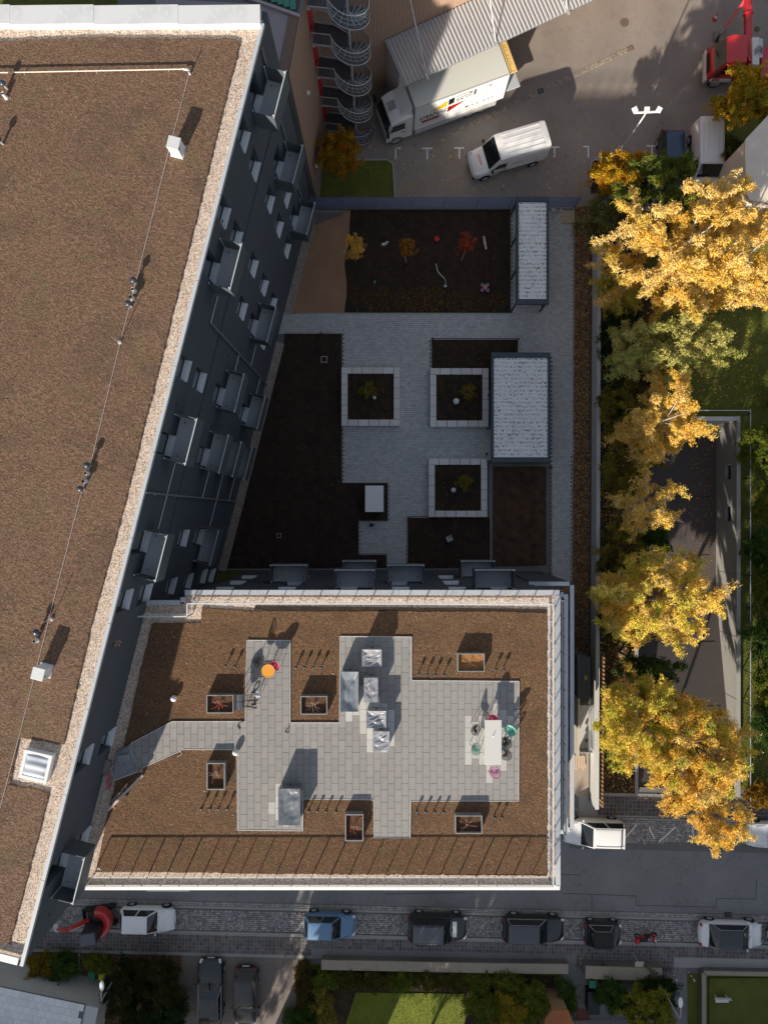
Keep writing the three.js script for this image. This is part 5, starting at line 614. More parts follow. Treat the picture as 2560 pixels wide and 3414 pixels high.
// ---------------------------------------------------------------- neighbour building with ribbed cladding, spiral stair, canopy
const clad = tmat(T.concrete, 0.7, 0.002, { color: lin([0.47, 0.32, 0.235]) });
const CD = [0.908, -0.418], CN = [0.418, 0.908];                // along and out from the ribbed south wall
const CW = (s, o = 0) => [-3.95 + CD[0] * s + CN[0] * o, -28.9 + CD[1] * s + CN[1] * o];
{
  const g = thing('ribbed_building', 'tall neighbour building clad in brown ribbed sheets behind the spiral stair', 'building', -2, 0, -32), b = new MB();
  const a0 = [-5.0, -23.0], a1 = [-3.95, -28.9];
  b.prism([a0, a1, CW(28), [CW(28)[0] - 6, CW(28)[1] - 14], [-14, -46], [-14, -23.2]], 0, 14.1).build('core', M.concreteDark, g);
  const ribs = (p, q, y1, name, out) => { const L = Math.hypot(q[0] - p[0], q[1] - p[1]), n = Math.round(L / 0.19), dx = (q[0] - p[0]) / L, dz = (q[1] - p[1]) / L; for (let i = 0; i < n; i++) { const s = (i + 0.5) * L / n, x = p[0] + dx * s + out[0] * 0.03, z = p[1] + dz * s + out[1] * 0.03; b.box(x, y1 / 2, z, 0.105, y1, 0.05, Math.atan2(-dz, dx)); } b.box((p[0] + q[0]) / 2 + out[0] * 0.01, y1 / 2, (p[1] + q[1]) / 2 + out[1] * 0.01, L, y1, 0.02, Math.atan2(-dz, dx)); b.build(name, clad, g); };
  ribs(a0, a1, 14.15, 'cladding', [0.985, 0.17]); ribs(a1, CW(28), 14.15, 'cladding', CN);
  b.prism([[-5.55, -23.3], [-5.0, -26.1], [-6.4, -26.7], [-12, -27], [-12, -23.3]], 14.1, 14.14).build('flat_roof', mat([0.33, 0.29, 0.3], 0.8), g);
  b.prism([[-5.52, -23.2], [-5.02, -23.1], [-4.45, -26.2], [-5.0, -26.1]], 14.1, 14.2).build('roof_margin', mat([0.2, 0.13, 0.1], 0.85), g); b.beam([-7.4, 14.24, -27.05], [-4.4, 14.24, -26.0], 0.14, 0.14).build('roof_kerb', mat([0.42, 0.37, 0.37], 0.8), g);
  for (let i = 0; i < 9; i++) { const t = i * 0.33; b.beam([-4.75 - t, 14.25 + 0.02 * i, -26.35 - t * 0.34], [-5.0 - t, 15.1, -31 - t * 0.34], 0.3, 0.05).build('roof_strip', mat([0.06, 0.26, 0.19], 0.6), g); }
  b.beam([-4.4, 14.2, -26.1], [-3.95, 14.2, -28.9], 0.2, 0.1).beam([CW(0)[0], 14.2, CW(0)[1]], [CW(28)[0], 14.2, CW(28)[1]], 0.2, 0.1).build('wall_cap', M.concreteDark, g);
  // red doors to the stair landings
  for (let i = 0; i < 5; i++) { const y = 1.4 + 3.07 * i, z = -27.6, x = -4.12; b.box(x, y + 1.02, z, 0.06, 2.04, 0.8, -0.17).build('red_door', mat([0.5, 0.01, 0.03], 0.45), g); b.box(x + 0.04, y + 1.02, z, 0.04, 2.14, 1.07, -0.17).box(x + 0.04, y + 1.05, z, 0.001, 0.001, 0.001); b.g.pop(); b.g.pop(); b.box(x + 0.06, y + 1.0, z + 0.36, 0.06, 0.05, 0.14).build('door_handle', M.black, g); b.box(x + 0.02, y + 2.3, z + 0.2, 0.2, 0.14, 0.2).build('wall_lamp', M.rail, g); }
  for (const [y, z] of [[9.8, -24.6], [3.0, -23.6]]) b.rbox(-4.8 + (-23 - z) * 0.17 + 0.1, y, z, 0.16, 0.18, 0.18, 0.02).build('wall_camera', M.white, g);
}
{ // spiral escape stair
  const ax = -2.0, az = -27.4, R = 1.2, g = thing('spiral_stair', 'galvanized spiral escape stair with landings between the ribbed walls', 'staircase', ax, 0, az), b = new MB();
  b.cyl(ax, 7.4, az, 0.08, 0.08, 14.8, 14).build('column', M.galv, g);
  const per = 17, H0 = 3.07, top = 5; // one turn per storey, a quarter of it landing
  const post = [], rail = [], start = Math.PI;      // landing towards the wall
  for (let f = 0; f < top; f++) {
    const y0 = f === 0 ? 0 : 1.4 + 3.07 * (f - 1), y1 = 1.4 + 3.07 * f, a0 = f === 0 ? start + 3.0 : start + 0.55, a1 = start + Math.PI * 2 - 0.55, n = f === 0 ? 7 : 15;
    for (let i = 0; i < n; i++) {
      const t = (i + 0.5) / n, a = a0 + (a1 - a0) * t, y = y0 + (y1 - y0) * (i + 1) / (n + 1), da = (a1 - a0) / n * 0.56, p = (r, q) => [ax + r * Math.cos(q), az + r * Math.sin(q)];
      b.prism([p(0.07, a - da), p(R, a - da), p(R, a + da), p(0.07, a + da)], y - 0.03, y).build('tread', mat([0.16, 0.18, 0.19], 0.6, { metalness: 0.4 }), g);
      const e0 = p(0.08, a - da), e1 = p(R, a - da); b.beam([e0[0], y + 0.005, e0[1]], [e1[0], y + 0.005, e1[1]], 0.05, 0.03).build('nosing', M.galv, g);
      for (const s of [-0.8, -0.4, 0, 0.4, 0.8]) { const q = p(R, a + da * s); b.bar([q[0], y - 0.05, q[1]], [q[0], y + 1.02, q[1]], 0.012, 4); }
    }
    kind(b.build('balusters', M.galv, g), 'stuff');
    const hp = [], sp = []; for (let i = 0; i <= 28; i++) { const t = i / 28, a = a0 + (a1 - a0) * t, y = y0 + (y1 - y0) * (t * n + 0.5) / (n + 1); hp.push([ax + R * Math.cos(a), y + 1.04, az + R * Math.sin(a)]); sp.push([ax + R * Math.cos(a), y - 0.05, az + R * Math.sin(a)]); }
    b.tube(hp, 0.025, 6, 56).build('handrail', M.galv, g); for (const d of [0.35, 0.7]) b.tube(hp.map(([x, y, z]) => [x, y - d, z]), 0.014, 5, 56).build('mid_rail', M.galv, g); b.tube(sp, 0.03, 6, 56).build('stringer', M.galv, g);
    // landing out to the red door
    const ly = y1; b.prism([[ax - 0.05, az - 0.62], [ax - 0.05, az + 0.62], [ax - 1.1, az + 0.62], [-4.1, az + 0.5], [-4.0, az - 0.75], [ax - 1.1, az - 0.62]], ly - 0.05, ly).build('landing', mat([0.05, 0.05, 0.055], 0.7), g);
    const lr = [[ax - 1.0, az + 0.64], [-4.08, az + 0.52]], lq = [[ax - 1.0, az - 0.64], [-4.0, az - 0.77]];
    for (const [p, q] of [lr, lq]) { b.beam([p[0], ly + 1.04, p[1]], [q[0], ly + 1.04, q[1]], 0.04, 0.04); b.beam([p[0], ly + 0.05, p[1]], [q[0], ly + 0.05, q[1]], 0.03, 0.12); for (let i = 0; i <= 8; i++) { const t = i / 8; b.bar([p[0] + (q[0] - p[0]) * t, ly, p[1] + (q[1] - p[1]) * t], [p[0] + (q[0] - p[0]) * t, ly + 1.04, p[1] + (q[1] - p[1]) * t], i % 8 ? 0.01 : 0.025, 5); } } b.build('landing_guard', M.galv, g);
  }
}
{ // profiled canopy hung from the wall
  const y = 5.2, s0 = 4.35, s1 = 24, w = 3.3, g = thing('loading_canopy', 'grey profiled sheet canopy on hanger rods above the moving truck', 'canopy', ...(p => [p[0], 0, p[1]])(CW(10, 1.6))), b = new MB();
  const n = Math.round((s1 - s0) / 0.26); for (let i = 0; i < n; i++) { const a = s0 + (s1 - s0) * i / n, L = (s1 - s0) / n, st = [0, 0.35, 0.5, 0.85, 1], hy = [0, 0, 0.07, 0.07, 0]; for (let k = 0; k < 4; k++) { const p = CW(a + st[k] * L, 0.1), q = CW(a + st[k + 1] * L, 0.1), r = CW(a + st[k + 1] * L, w), t = CW(a + st[k] * L, w); b.quad([p[0], y + 0.12 + hy[k], p[1]], [t[0], y + hy[k], t[1]], [r[0], y + hy[k + 1], r[1]], [q[0], y + 0.12 + hy[k + 1], q[1]]); } }
  b.build('roof_sheet', tmat(T.zinc, 0.45, 0.001, { color: lin([0.44, 0.445, 0.455]) }), g);
  const e = (o, yy) => { const p = CW(s0, o), q = CW(s1, o); b.beam([p[0], yy, p[1]], [q[0], yy, q[1]], 0.1, 0.14); }; e(w - 0.1, y - 0.1); e(0.15, y + 0.0); { const p = CW(s0 + 0.05, 0.15), q = CW(s0 + 0.05, w); b.beam([p[0], y + 0.04, p[1]], [q[0], y - 0.08, q[1]], 0.08, 0.14); } b.build('edge_beam', M.pipe, g);
  for (const s of [5.9, 10.9, 16]) { const p = CW(s, w - 0.15), q = CW(s, 0.05); b.bar([p[0], y + 0.06, p[1]], [q[0], 8.9, q[1]], 0.045, 8).build('hanger_rod', M.galv, g); b.beam([CW(s, w + 0.2)[0], y + 0.02, CW(s, w + 0.2)[1]], [CW(s, w - 0.7)[0], y + 0.12, CW(s, w - 0.7)[1]], 0.14, 0.1).build('rod_bracket', M.galv, g); }
  const d = thing('dock_enclosure', 'white walled loading dock enclosure under the canopy', 'enclosure', ...(p => [p[0], 0, p[1]])(CW(5, 0.8))); b.prism([CW(4.5, 0.1), CW(4.5, 2.1), CW(4.7, 2.1), CW(4.7, 0.1)], 0, 5.0).build('side_wall', M.wall, d); b.prism([CW(4.7, 0.1), CW(4.7, 1.2), CW(13, 1.2), CW(13, 0.1)], 0, 1.2).build('dock', M.concrete, d);
}
{ // triple headed yard lamp
  const x = 17.05, z = -26.0, h = 5.3, g = thing('yard_lamp', 'white triple headed floodlight post in the service yard', 'lamp post', x, 0, z), b = new MB();
  b.cyl(x, h / 2, z, 0.07, 0.045, h, 12).build('pole', M.white, g); b.box(x, h - 0.02, z, 1.6, 0.08, 0.1, 0.05).build('cross_bar', M.white, g); for (const [dx, r] of [[-0.78, 0.5], [0, 0], [0.78, -0.5]]) b.rbox(x + dx, h + 0.08, z - 0.12, 0.34, 0.12, 0.34, 0.03, r, 0.2).build('flood_head', M.white, g); b.cyl(x, 0.05, z, 0.15, 0.13, 0.1, 14).build('base', M.concrete, g);
}
const cone = (u, v, label) => { const [x, z] = P(u, v, 0.1), g = thing('traffic_cone', label, 'traffic cone', x, 0.012, z, 0, 'traffic cones in the yard'), b = new MB(); b.rbox(x, 0.03, z, 0.3, 0.04, 0.3, 0.015).build('foot', M.red, g); b.cyl(x, 0.13, z, 0.12, 0.095, 0.17, 16).cyl(x, 0.47, z, 0.055, 0.03, 0.16, 16).build('cone', mat([0.55, 0.03, 0.03], 0.5), g); b.cyl(x, 0.3, z, 0.096, 0.055, 0.18, 16).build('white_band', M.white, g); };
cone(2382, 62, 'red and white traffic cone standing alone in the shaded yard'); cone(2350, 174, 'red and white traffic cone at the front bumper of the crane truck');
{ // cream house at the right edge and the wall beside it
  const y = 5.2, g = thing('cream_house', 'cream walled house with a pale flat roof cut by the right picture edge', 'building', 27, 0, -25), b = new MB(), p = [P(2600, 340, y), P(2484, 464, y), P(2482, 500, y), P(2488, 648, y), P(2500, 668, y), P(2760, 690, y), P(2760, 340, y)];
  b.prism(p.map(([x, z]) => [26.5 + (x - 26.5) * 0.99 + 0.1, z]), 0, y - 0.15).build('wall', mat([0.76, 0.66, 0.56], 0.85), g); b.prism(p, y - 0.12, y).build('roof', tmat(T.concrete, 0.85, 0.003, { color: lin([0.78, 0.69, 0.58]) }), g); b.box(25.2, 1.6, -22.5, 0.06, 1.2, 0.9).build('window', M.glass, g);
  const w = thing('yard_wall', 'grey rendered wall between the white van and the house garden', 'wall', 23.5, 0, -21.6); b.box(23.6, 0.95, -21.75, 4.4, 1.9, 0.24).build('wall', mat([0.48, 0.42, 0.4], 0.85), w); b.box(23.6, 1.93, -21.75, 4.5, 0.06, 0.5).build('coping', M.concrete, w);
}
{ // raised terrace corner and sandpit in the right garden
  const [x0, z0] = cF(1425, 130), [x1, z1] = cF(1900, 300), g = thing('garden_sandpit', 'reddish sand patch with pale kerb in the right garden', 'sandpit', (x0 + x1) / 2, 0, (z0 + z1) / 2), b = new MB(); b.prism(rectPts(x0, z0, x1, z1), 0.005, 0.06).build('sand', tmat(T.sand, 0.95, 0.04, { color: lin([0.85, 0.72, 0.65]) }), g); b.box((x0 + x1) / 2, 0.07, z1 + 0.1, x1 - x0 + 0.4, 0.14, 0.2).box(x0 - 0.1, 0.07, (z0 + z1) / 2, 0.2, 0.14, z1 - z0).build('kerb', M.concreteLight, g);
}
{ // side yard east of the south block: dark roofed shed, glazed cellar stair, bike rack boards
  const Q = crop(1850, 2120, 600 / 2212); let g; const b = new MB();
  { const y = 2.3, p = [Q(268, 230, y), Q(430, 262, y), Q(440, 845, y), Q(275, 760, y)], cx = (p[0][0] + p[2][0]) / 2, cz = (p[0][1] + p[2][1]) / 2; g = thing('bin_shed', 'shed with dark slate sheet roof beside the boundary wall', 'shed', cx, 0, cz); b.prism(p, y - 0.06, y, 0.02).build('roof', mat([0.075, 0.085, 0.095], 0.55), g); b.prism(p.map(([x, z]) => [cx + (x - cx) * 0.93, cz + (z - cz) * 0.97]), 0, y - 0.06).build('wall', M.concreteDark, g); for (const s of [0.33, 0.66]) b.beam([p[0][0] + (p[1][0] - p[0][0]) * s, y + 0.01, p[0][1] + 0.1], [p[3][0] + (p[2][0] - p[3][0]) * s, y + 0.01, p[3][1]], 0.02, 0.02); b.build('roof_seam', M.frame, g); const q = Q(375, 515, y); b.box(q[0], y + 0.01, q[1], 0.18, 0.02, 0.32).build('yellow_sticker', mat([0.5, 0.36, 0.05], 0.7), g); const r = Q(452, 560, 2.0); b.box(r[0], 2.0, r[1], 0.14, 0.16, 3.2).build('gutter', M.frame, g); }
  { const y = 1.2, c = Q(345, 1110, y); g = thing('bike_rack', 'white framed bicycle rack with red brick base beside the boundary wall', 'rack', c[0], 0, c[1]); const p = [Q(275, 790, 0.3), Q(358, 870, 0.3), Q(358, 1010, 0.3), Q(310, 1030, 0.3), Q(305, 1290, 0.3), Q(275, 1280, 0.3)]; b.prism(p, 0.05, 0.3).build('brick_base', mat([0.3, 0.09, 0.05], 0.85), g); const q0 = Q(365, 850, y), q1 = Q(430, 1440, y); b.box((q0[0] + q1[0]) / 2, 0.5, (q0[1] + q1[1]) / 2, 0.9, 0.06, 3.2).build('deck', M.concreteLight, g); for (let i = 0; i < 4; i++) { const x = Q(420 + i * 17, 1160, y)[0]; b.box(x, 1.1, (q0[1] + q1[1]) / 2 - 0.05, 0.035, 0.05, 3.3).build('rail', M.galv, g); } for (const v of [1075, 1168, 1290]) { const q = Q(385, v, 0.6); b.rbox(q[0], 0.6, q[1], 0.16, 0.12, 0.18, 0.02).build('wheel_stop', mat([0.12, 0.1, 0.1], 0.8), g); } for (const v of [860, 1440]) { const q = Q(425, v, y); b.box(q[0] - 0.2, 0.6, q[1], 0.9, 1.1, 0.05).build('end_frame', M.galv, g); } const s0 = Q(258, 740, 1.8), s1 = Q(250, 1440, 1.8); b.beam([s0[0], 1.3, s0[1]], [s1[0], 1.3, s1[1]], 0.12, 2.4).build('side_screen', mat([0.6, 0.55, 0.45], 0.7), g); }
  for (let i = 0; i < 7; i++) { const a = Q(235 + i * 20, 1475 + rnd(-10, 10), 0.15), c = Q(245 + i * 19, 1640 + rnd(-20, 20), 0.15); tag(new MB().beam([a[0], 0.1 + i * 0.012, a[1]], [c[0], 0.1 + i * 0.012, c[1]], 0.09, 0.03).build('loose_board', M.paleWood), ['leftmost', 'second', 'third', 'fourth', 'fifth', 'sixth', 'rightmost'][i] + ' weathered board in the row lying below the bike rack', 'board', 'boards lying in the side yard'); }
  const pm = [[0.2, 0.19, 0.18], [0.24, 0.23, 0.21], [0.17, 0.165, 0.16]].map(c => tmat(T.concrete, 0.85, 0.004, { color: lin(c) })); g = kind(new MB().box(12.6, 0.06, 21.4, 2.6, 0.04, 1.8).build('side_paving', M.concreteDark), 'structure');
  for (let i = 0; i < 6; i++) for (let j = 0; j < 7; j++) b.rbox(11.42 + i * 0.44 + 0.21, 0.11, 20.66 + j * 0.25 + (i % 2) * 0.1, 0.42, 0.06, 0.235, 0.01).build('paving_stone', pick(pm), g);
}

// ---------------------------------------------------------------- vehicles (x forward, y up)
const paint = (c, o) => gloss(c, o);
const lampGlass = mat([0.75, 0.76, 0.76], 0.15), tailRed = mat([0.4, 0.01, 0.015], 0.25);
const subq = (q, u0, u1, v0, v1, off = 0.008) => { const L = (u, v) => { const a = V(...q[0]).lerp(V(...q[1]), u), c = V(...q[3]).lerp(V(...q[2]), u); return a.lerp(c, v); }; const n = V(...q[1]).sub(V(...q[0])).cross(V(...q[3]).sub(V(...q[0]))).normalize().multiplyScalar(off); return [[u0, v0], [u1, v0], [u1, v1], [u0, v1]].map(([u, v]) => L(u, v).add(n).toArray()); };
function wheel(g, x, z, r, side, rim = M.steel) { const w = sub('wheel', g); w.userData.local = true; const b = new MB(); b.add(new THREE.TorusGeometry(r - 0.09, 0.095, 10, 22), TR(x, r, z)).build('tyre', M.rubber, w); b.cyl(x, r, z + side * 0.06, r - 0.12, r - 0.1, 0.05, 20, Math.PI / 2); b.build('rim', rim, w); for (let i = 0; i < 5; i++) b.box(x + Math.cos(i * 1.257) * r * 0.3, r + Math.sin(i * 1.257) * r * 0.3, z + side * 0.095, r * 0.5, 0.045, 0.02, 0, 0, i * 1.257); b.build('spokes', M.galv, w); w.children[2].name = 'spoke'; }
function car(name, label, category, o) {
  const { L, W, H, c, belt = 0.88, hood = 0.9, nose = 0.62, xf = 0.2, xrf = 0.05, xrr = -0.37, xb = -0.475, rw = 0.7, roofMat, group, frameMat, mats = {} } = o, g = thing(name, label, category, 0, 0, 0, 0, group); g.userData.local = true;
  const b = new MB(), m = paint(c), hw = W / 2;
  const st = [[-0.5, 0.5, 0.55, 0.42], [-0.49, 0.74, belt - 0.16, 0.34], [-0.468, 0.88, belt - 0.07, 0.28], [-0.42, 0.965, belt - 0.02, 0.22], [-0.34, 1, belt, 0.2], [-0.1, 1.0, belt + 0.005, 0.2], [xf - 0.02, 1, belt + 0.01, 0.2], [xf + 0.04, 0.995, hood, 0.2], [0.32, 0.975, hood - 0.05, 0.2], [0.4, 0.925, nose + 0.15, 0.22], [0.45, 0.84, nose + 0.08, 0.25], [0.482, 0.68, nose, 0.28], [0.497, 0.46, 0.52, 0.34], [0.5, 0.3, 0.46, 0.36]];
  const prof = ([x, w, t, bo]) => { const h = w * hw; return [[0, bo], [h * 0.8, bo], [h * 0.96, bo + 0.1], [h, bo + (t - bo) * 0.5], [h * 0.985, t - 0.12], [h * 0.93, t - 0.025], [h * 0.8, t], [0, t + 0.025]].map(([z, y]) => [x * L, y, z]); };
  const rings = st.map(s => { const p = prof(s); return [...p, ...p.slice(1, -1).reverse().map(q => [q[0], q[1], -q[2]]), p[0]]; });
  const n = rings[0].length - 1; b.patch((u, v) => { const a = u * (rings.length - 1), i = Math.min(rings.length - 2, Math.floor(a)), f = a - i, j = Math.min(n, Math.round(v * n)), A = rings[i][j], B = rings[i + 1][j]; return [A[0] + (B[0] - A[0]) * f, A[1] + (B[1] - A[1]) * f, A[2] + (B[2] - A[2]) * f]; }, rings.length - 1, n);
  for (const R of [rings[0], rings[rings.length - 1]]) for (let i = 1; i < n - 1; i++) b.quad(R[0], R[i], R[i + 1], R[0]);
  b.build('body', m, g, { smooth: 0.75 });
  // cabin
  const bw = hw * 0.9, r = hw * rw, y0 = belt - 0.02, y1 = H - 0.02, F = (x, y, z) => [x * L, y, z];
  const ws = [F(xf, y0, -bw), F(xf, y0, bw), F(xrf, y1, r), F(xrf, y1, -r)], rs = [F(xb, y0, bw), F(xb, y0, -bw), F(xrr, y1, -r), F(xrr, y1, r)], s1 = [F(xf, y0, bw), F(xb, y0, bw), F(xrr, y1, r), F(xrf, y1, r)], s2 = [F(xb, y0, -bw), F(xf, y0, -bw), F(xrf, y1, -r), F(xrr, y1, -r)];
  const fix = q => { const nn = V(...q[1]).sub(V(...q[0])).cross(V(...q[3]).sub(V(...q[0]))), cc = V(0, 0, 0); q.forEach(p => cc.add(V(...p))); cc.multiplyScalar(0.25).sub(V((xf + xb) / 2 * L, (y0 + y1) / 2, 0)); return nn.dot(cc) < 0 ? [q[1], q[0], q[3], q[2]] : q; };
  for (const q of [ws, rs, s1, s2]) b.quad(...q); b.build('pillars', frameMat || m, g);
  b.quad(...subq(fix(ws), 0.04, 0.96, 0.02, 0.96), 0.05, 10, 6).build('windshield', M.glass, g, { smooth: 0.6 }); b.quad(...subq(fix(rs), 0.07, 0.93, 0.1, 0.93), 0.04, 8, 5).build('rear_window', M.glass, g, { smooth: 0.6 });
  for (const q of [s1, s2]) { const k = fix(q); for (const [u0, u1] of o.side || [[0.05, 0.46], [0.5, 0.92]]) b.quad(...subq(k, u0, u1, 0.06, 0.92)).build('side_window', M.glass, g); if (o.chrome) { const e = subq(k, 0.04, 0.93, 0.06, 0.9, 0.014); for (let i = 0; i < 4; i++) b.beam(e[i], e[(i + 1) % 4], 0.03, 0.03); b.build('window_trim', M.galv, g); } }
  const rl = (xrf - xrr) * L; b.patch((u, v) => { const e = Math.sin(Math.PI * u) ** 0.35 * Math.sin(Math.PI * v) ** 0.35, x = xrr * L - 0.04 + u * (rl + 0.08), z = (v - 0.5) * 2 * (r + 0.03); return [x, y1 - 0.02 + 0.05 * e, z]; }, 12, 10).build('roof', roofMat || m, g, { smooth: 0.9 });
  if (o.rails) for (const s of [-1, 1]) b.bar([xrr * L + 0.1, H + 0.05, s * r * 0.95], [xrf * L - 0.1, H + 0.05, s * r * 0.95], 0.02).build('roof_rail', o.railMat || M.galv, g);
  if (o.rack) { b.beam([xrr * L + 0.25, H + 0.08, -r], [xrr * L + 0.25, H + 0.08, r], 0.05, 0.03).build('cross_bar', M.black, g); }
  const wr = o.wr || 0.31; for (const x of [-0.31, 0.32]) for (const s of [-1, 1]) { b.cyl(x * L, wr + 0.01, s * (hw - 0.045), wr + 0.05, wr + 0.05, 0.07, 20, Math.PI / 2).build('wheel_arch', M.black, g); wheel(g, x * L, s * (hw - 0.06), wr, s); }
  for (const s of [-1, 1]) { b.rbox(0.462 * L, nose - 0.02, s * hw * 0.68, 0.3, 0.1, 0.3, 0.05, s * 0.35, 0, -0.5).build('headlight', lampGlass, g); b.rbox(-0.478 * L, belt - 0.12, s * hw * 0.76, 0.14, 0.16, 0.22, 0.04, -s * 0.4).build('taillight', tailRed, g); b.rbox((xf - 0.035) * L, belt + 0.06, s * (hw + 0.07), 0.1, 0.12, 0.18, 0.04).build('mirror', o.mirror || m, g); }
  b.box(0.5 * L, 0.45, 0, 0.02, 0.1, 0.5).build('front_plate', M.white, g); b.box(-0.5 * L, 0.55, 0, 0.02, 0.1, 0.5).build('rear_plate', M.white, g); b.rbox(0.47 * L, 0.36, 0, 0.16, 0.14, W * 0.62, 0.04).build('grille', M.black, g);
  for (const s of [-1, 1]) b.bar([(xf + 0.012) * L, hood + 0.035, s * 0.1 - 0.2], [(xf - 0.03) * L, belt + 0.12, s * 0.1 + 0.22 * s], 0.009); b.build('wiper', M.black, g);
  b.beam([(xf + 0.05) * L, hood + 0.012, -bw * 0.9], [0.41 * L, nose + 0.13, -bw * 0.8], 0.012, 0.008).beam([(xf + 0.05) * L, hood + 0.012, bw * 0.9], [0.41 * L, nose + 0.13, bw * 0.8], 0.012, 0.008).build('hood_seam', M.black, g);
  return g;
}
function put(g, u, v, turn, y = 0.012, h = 0.6) { const [x, z] = P(u, v, h); g.position.set(x, y, z); g.rotation.y = turn; g.updateMatrixWorld(true); return g; }
const gr = 'cars parked along the street';
const whiteP = [0.86, 0.86, 0.86];
put(car('parked_car', 'white hatchback parked behind the red mini excavator', 'car', { L: 3.95, W: 1.72, H: 1.48, c: [0.82, 0.83, 0.84], xf: 0.21, xrf: 0.05, xrr: -0.38, xb: -0.478, group: gr }), 493, 3062, ST, 0.05);
put(car('parked_car', 'light blue hatchback parked on the cobbles', 'car', { L: 3.72, W: 1.68, H: 1.5, c: [0.1, 0.22, 0.38], xf: 0.23, xrf: 0.06, xrr: -0.38, xb: -0.478, group: gr }), 1098, 3082, ST, 0.05);
{ const g = put(car('parked_car', 'dark grey van-like car with a white sheet on its bonnet', 'car', { L: 4.25, W: 1.78, H: 1.78, c: [0.014, 0.017, 0.021], belt: 1.0, hood: 0.98, nose: 0.72, xf: 0.24, xrf: 0.08, xrr: -0.41, xb: -0.485, rw: 0.76, group: gr, rails: true, railMat: M.black, roofMat: gloss([0.075, 0.08, 0.095]) }), 1457, 3087, ST, 0.05); new MB().box(1.2, 1.01, -0.05, 0.3, 0.012, 1.1).build('white_sheet', M.white, g); }
put(car('parked_car', 'long dark estate car with chrome window trim', 'car', { L: 4.45, W: 1.78, H: 1.5, c: [0.008, 0.011, 0.016], xf: 0.22, xrf: 0.06, xrr: -0.42, xb: -0.48, chrome: true, group: gr, roofMat: gloss([0.05, 0.055, 0.07]) }), 1776, 3094, ST, 0.05);
put(car('parked_car', 'tiny black two-seat car with silver side frame', 'car', { L: 2.62, W: 1.6, H: 1.54, c: [0.014, 0.014, 0.016], hood: 0.95, nose: 0.7, xf: 0.3, xrf: 0.12, xrr: -0.3, xb: -0.46, group: gr, frameMat: M.black, chrome: true, side: [[0.1, 0.8]], roofMat: M.black, wr: 0.28 }), 2006, 3110, ST, 0.05);
put(car('parked_car', 'white coupe with black glass roof at the lower right', 'car', { L: 4.55, W: 1.8, H: 1.4, c: whiteP, xf: 0.27, xrf: 0.12, xrr: -0.24, xb: -0.37, group: gr, roofMat: M.glass, frameMat: M.glass, side: [[0.08, 0.86]], chrome: true }), 2432, 3112, ST, 0.05);
put(car('parked_car', 'black car cut off by the lower right picture edge', 'car', { L: 4.4, W: 1.78, H: 1.46, c: [0.015, 0.016, 0.02], group: gr }), 2662, 3120, ST + Math.PI, 0.05);
put(car('parked_car', 'white family van with black roof rack beside the dark block', 'car', { L: 4.3, W: 1.8, H: 1.72, c: [0.88, 0.88, 0.88], belt: 1.0, hood: 0.97, nose: 0.7, xf: 0.24, xrf: 0.07, xrr: -0.43, xb: -0.488, rw: 0.78, rails: true, railMat: M.black, rack: true, group: gr }), 1978, 2772, Math.PI + ST, 0.03);
put(car('parked_car', 'rounded white car cut off by the right picture edge', 'car', { L: 4.1, W: 1.8, H: 1.5, c: [0.84, 0.84, 0.85], xf: 0.16, xrf: 0.02, xrr: -0.28, xb: -0.47, nose: 0.7, group: gr }), 2580, 2782, Math.PI + ST, 0.03);
put(car('parked_car', 'black saloon with silver front trim in the lower driveway', 'car', { L: 4.7, W: 1.82, H: 1.45, c: [0.006, 0.009, 0.014], xf: 0.18, xrf: 0.02, xrr: -0.32, xb: -0.43, group: 'cars in the lower driveway', chrome: true }), 703, 3305, Math.PI / 2, 0.03);
put(car('parked_car', 'dark hatchback with red tail lights in the lower driveway', 'car', { L: 4.15, W: 1.76, H: 1.46, c: [0.008, 0.01, 0.011], xf: 0.2, group: 'cars in the lower driveway' }), 820, 3318, -Math.PI / 2, 0.03);
put(car('parked_car', 'dark blue car in the yard beside the white van', 'car', { L: 4.2, W: 1.76, H: 1.46, c: [0.012, 0.016, 0.026], roofMat: gloss([0.02, 0.05, 0.11]) }), 2236, 532, -Math.PI / 2, 0.02);
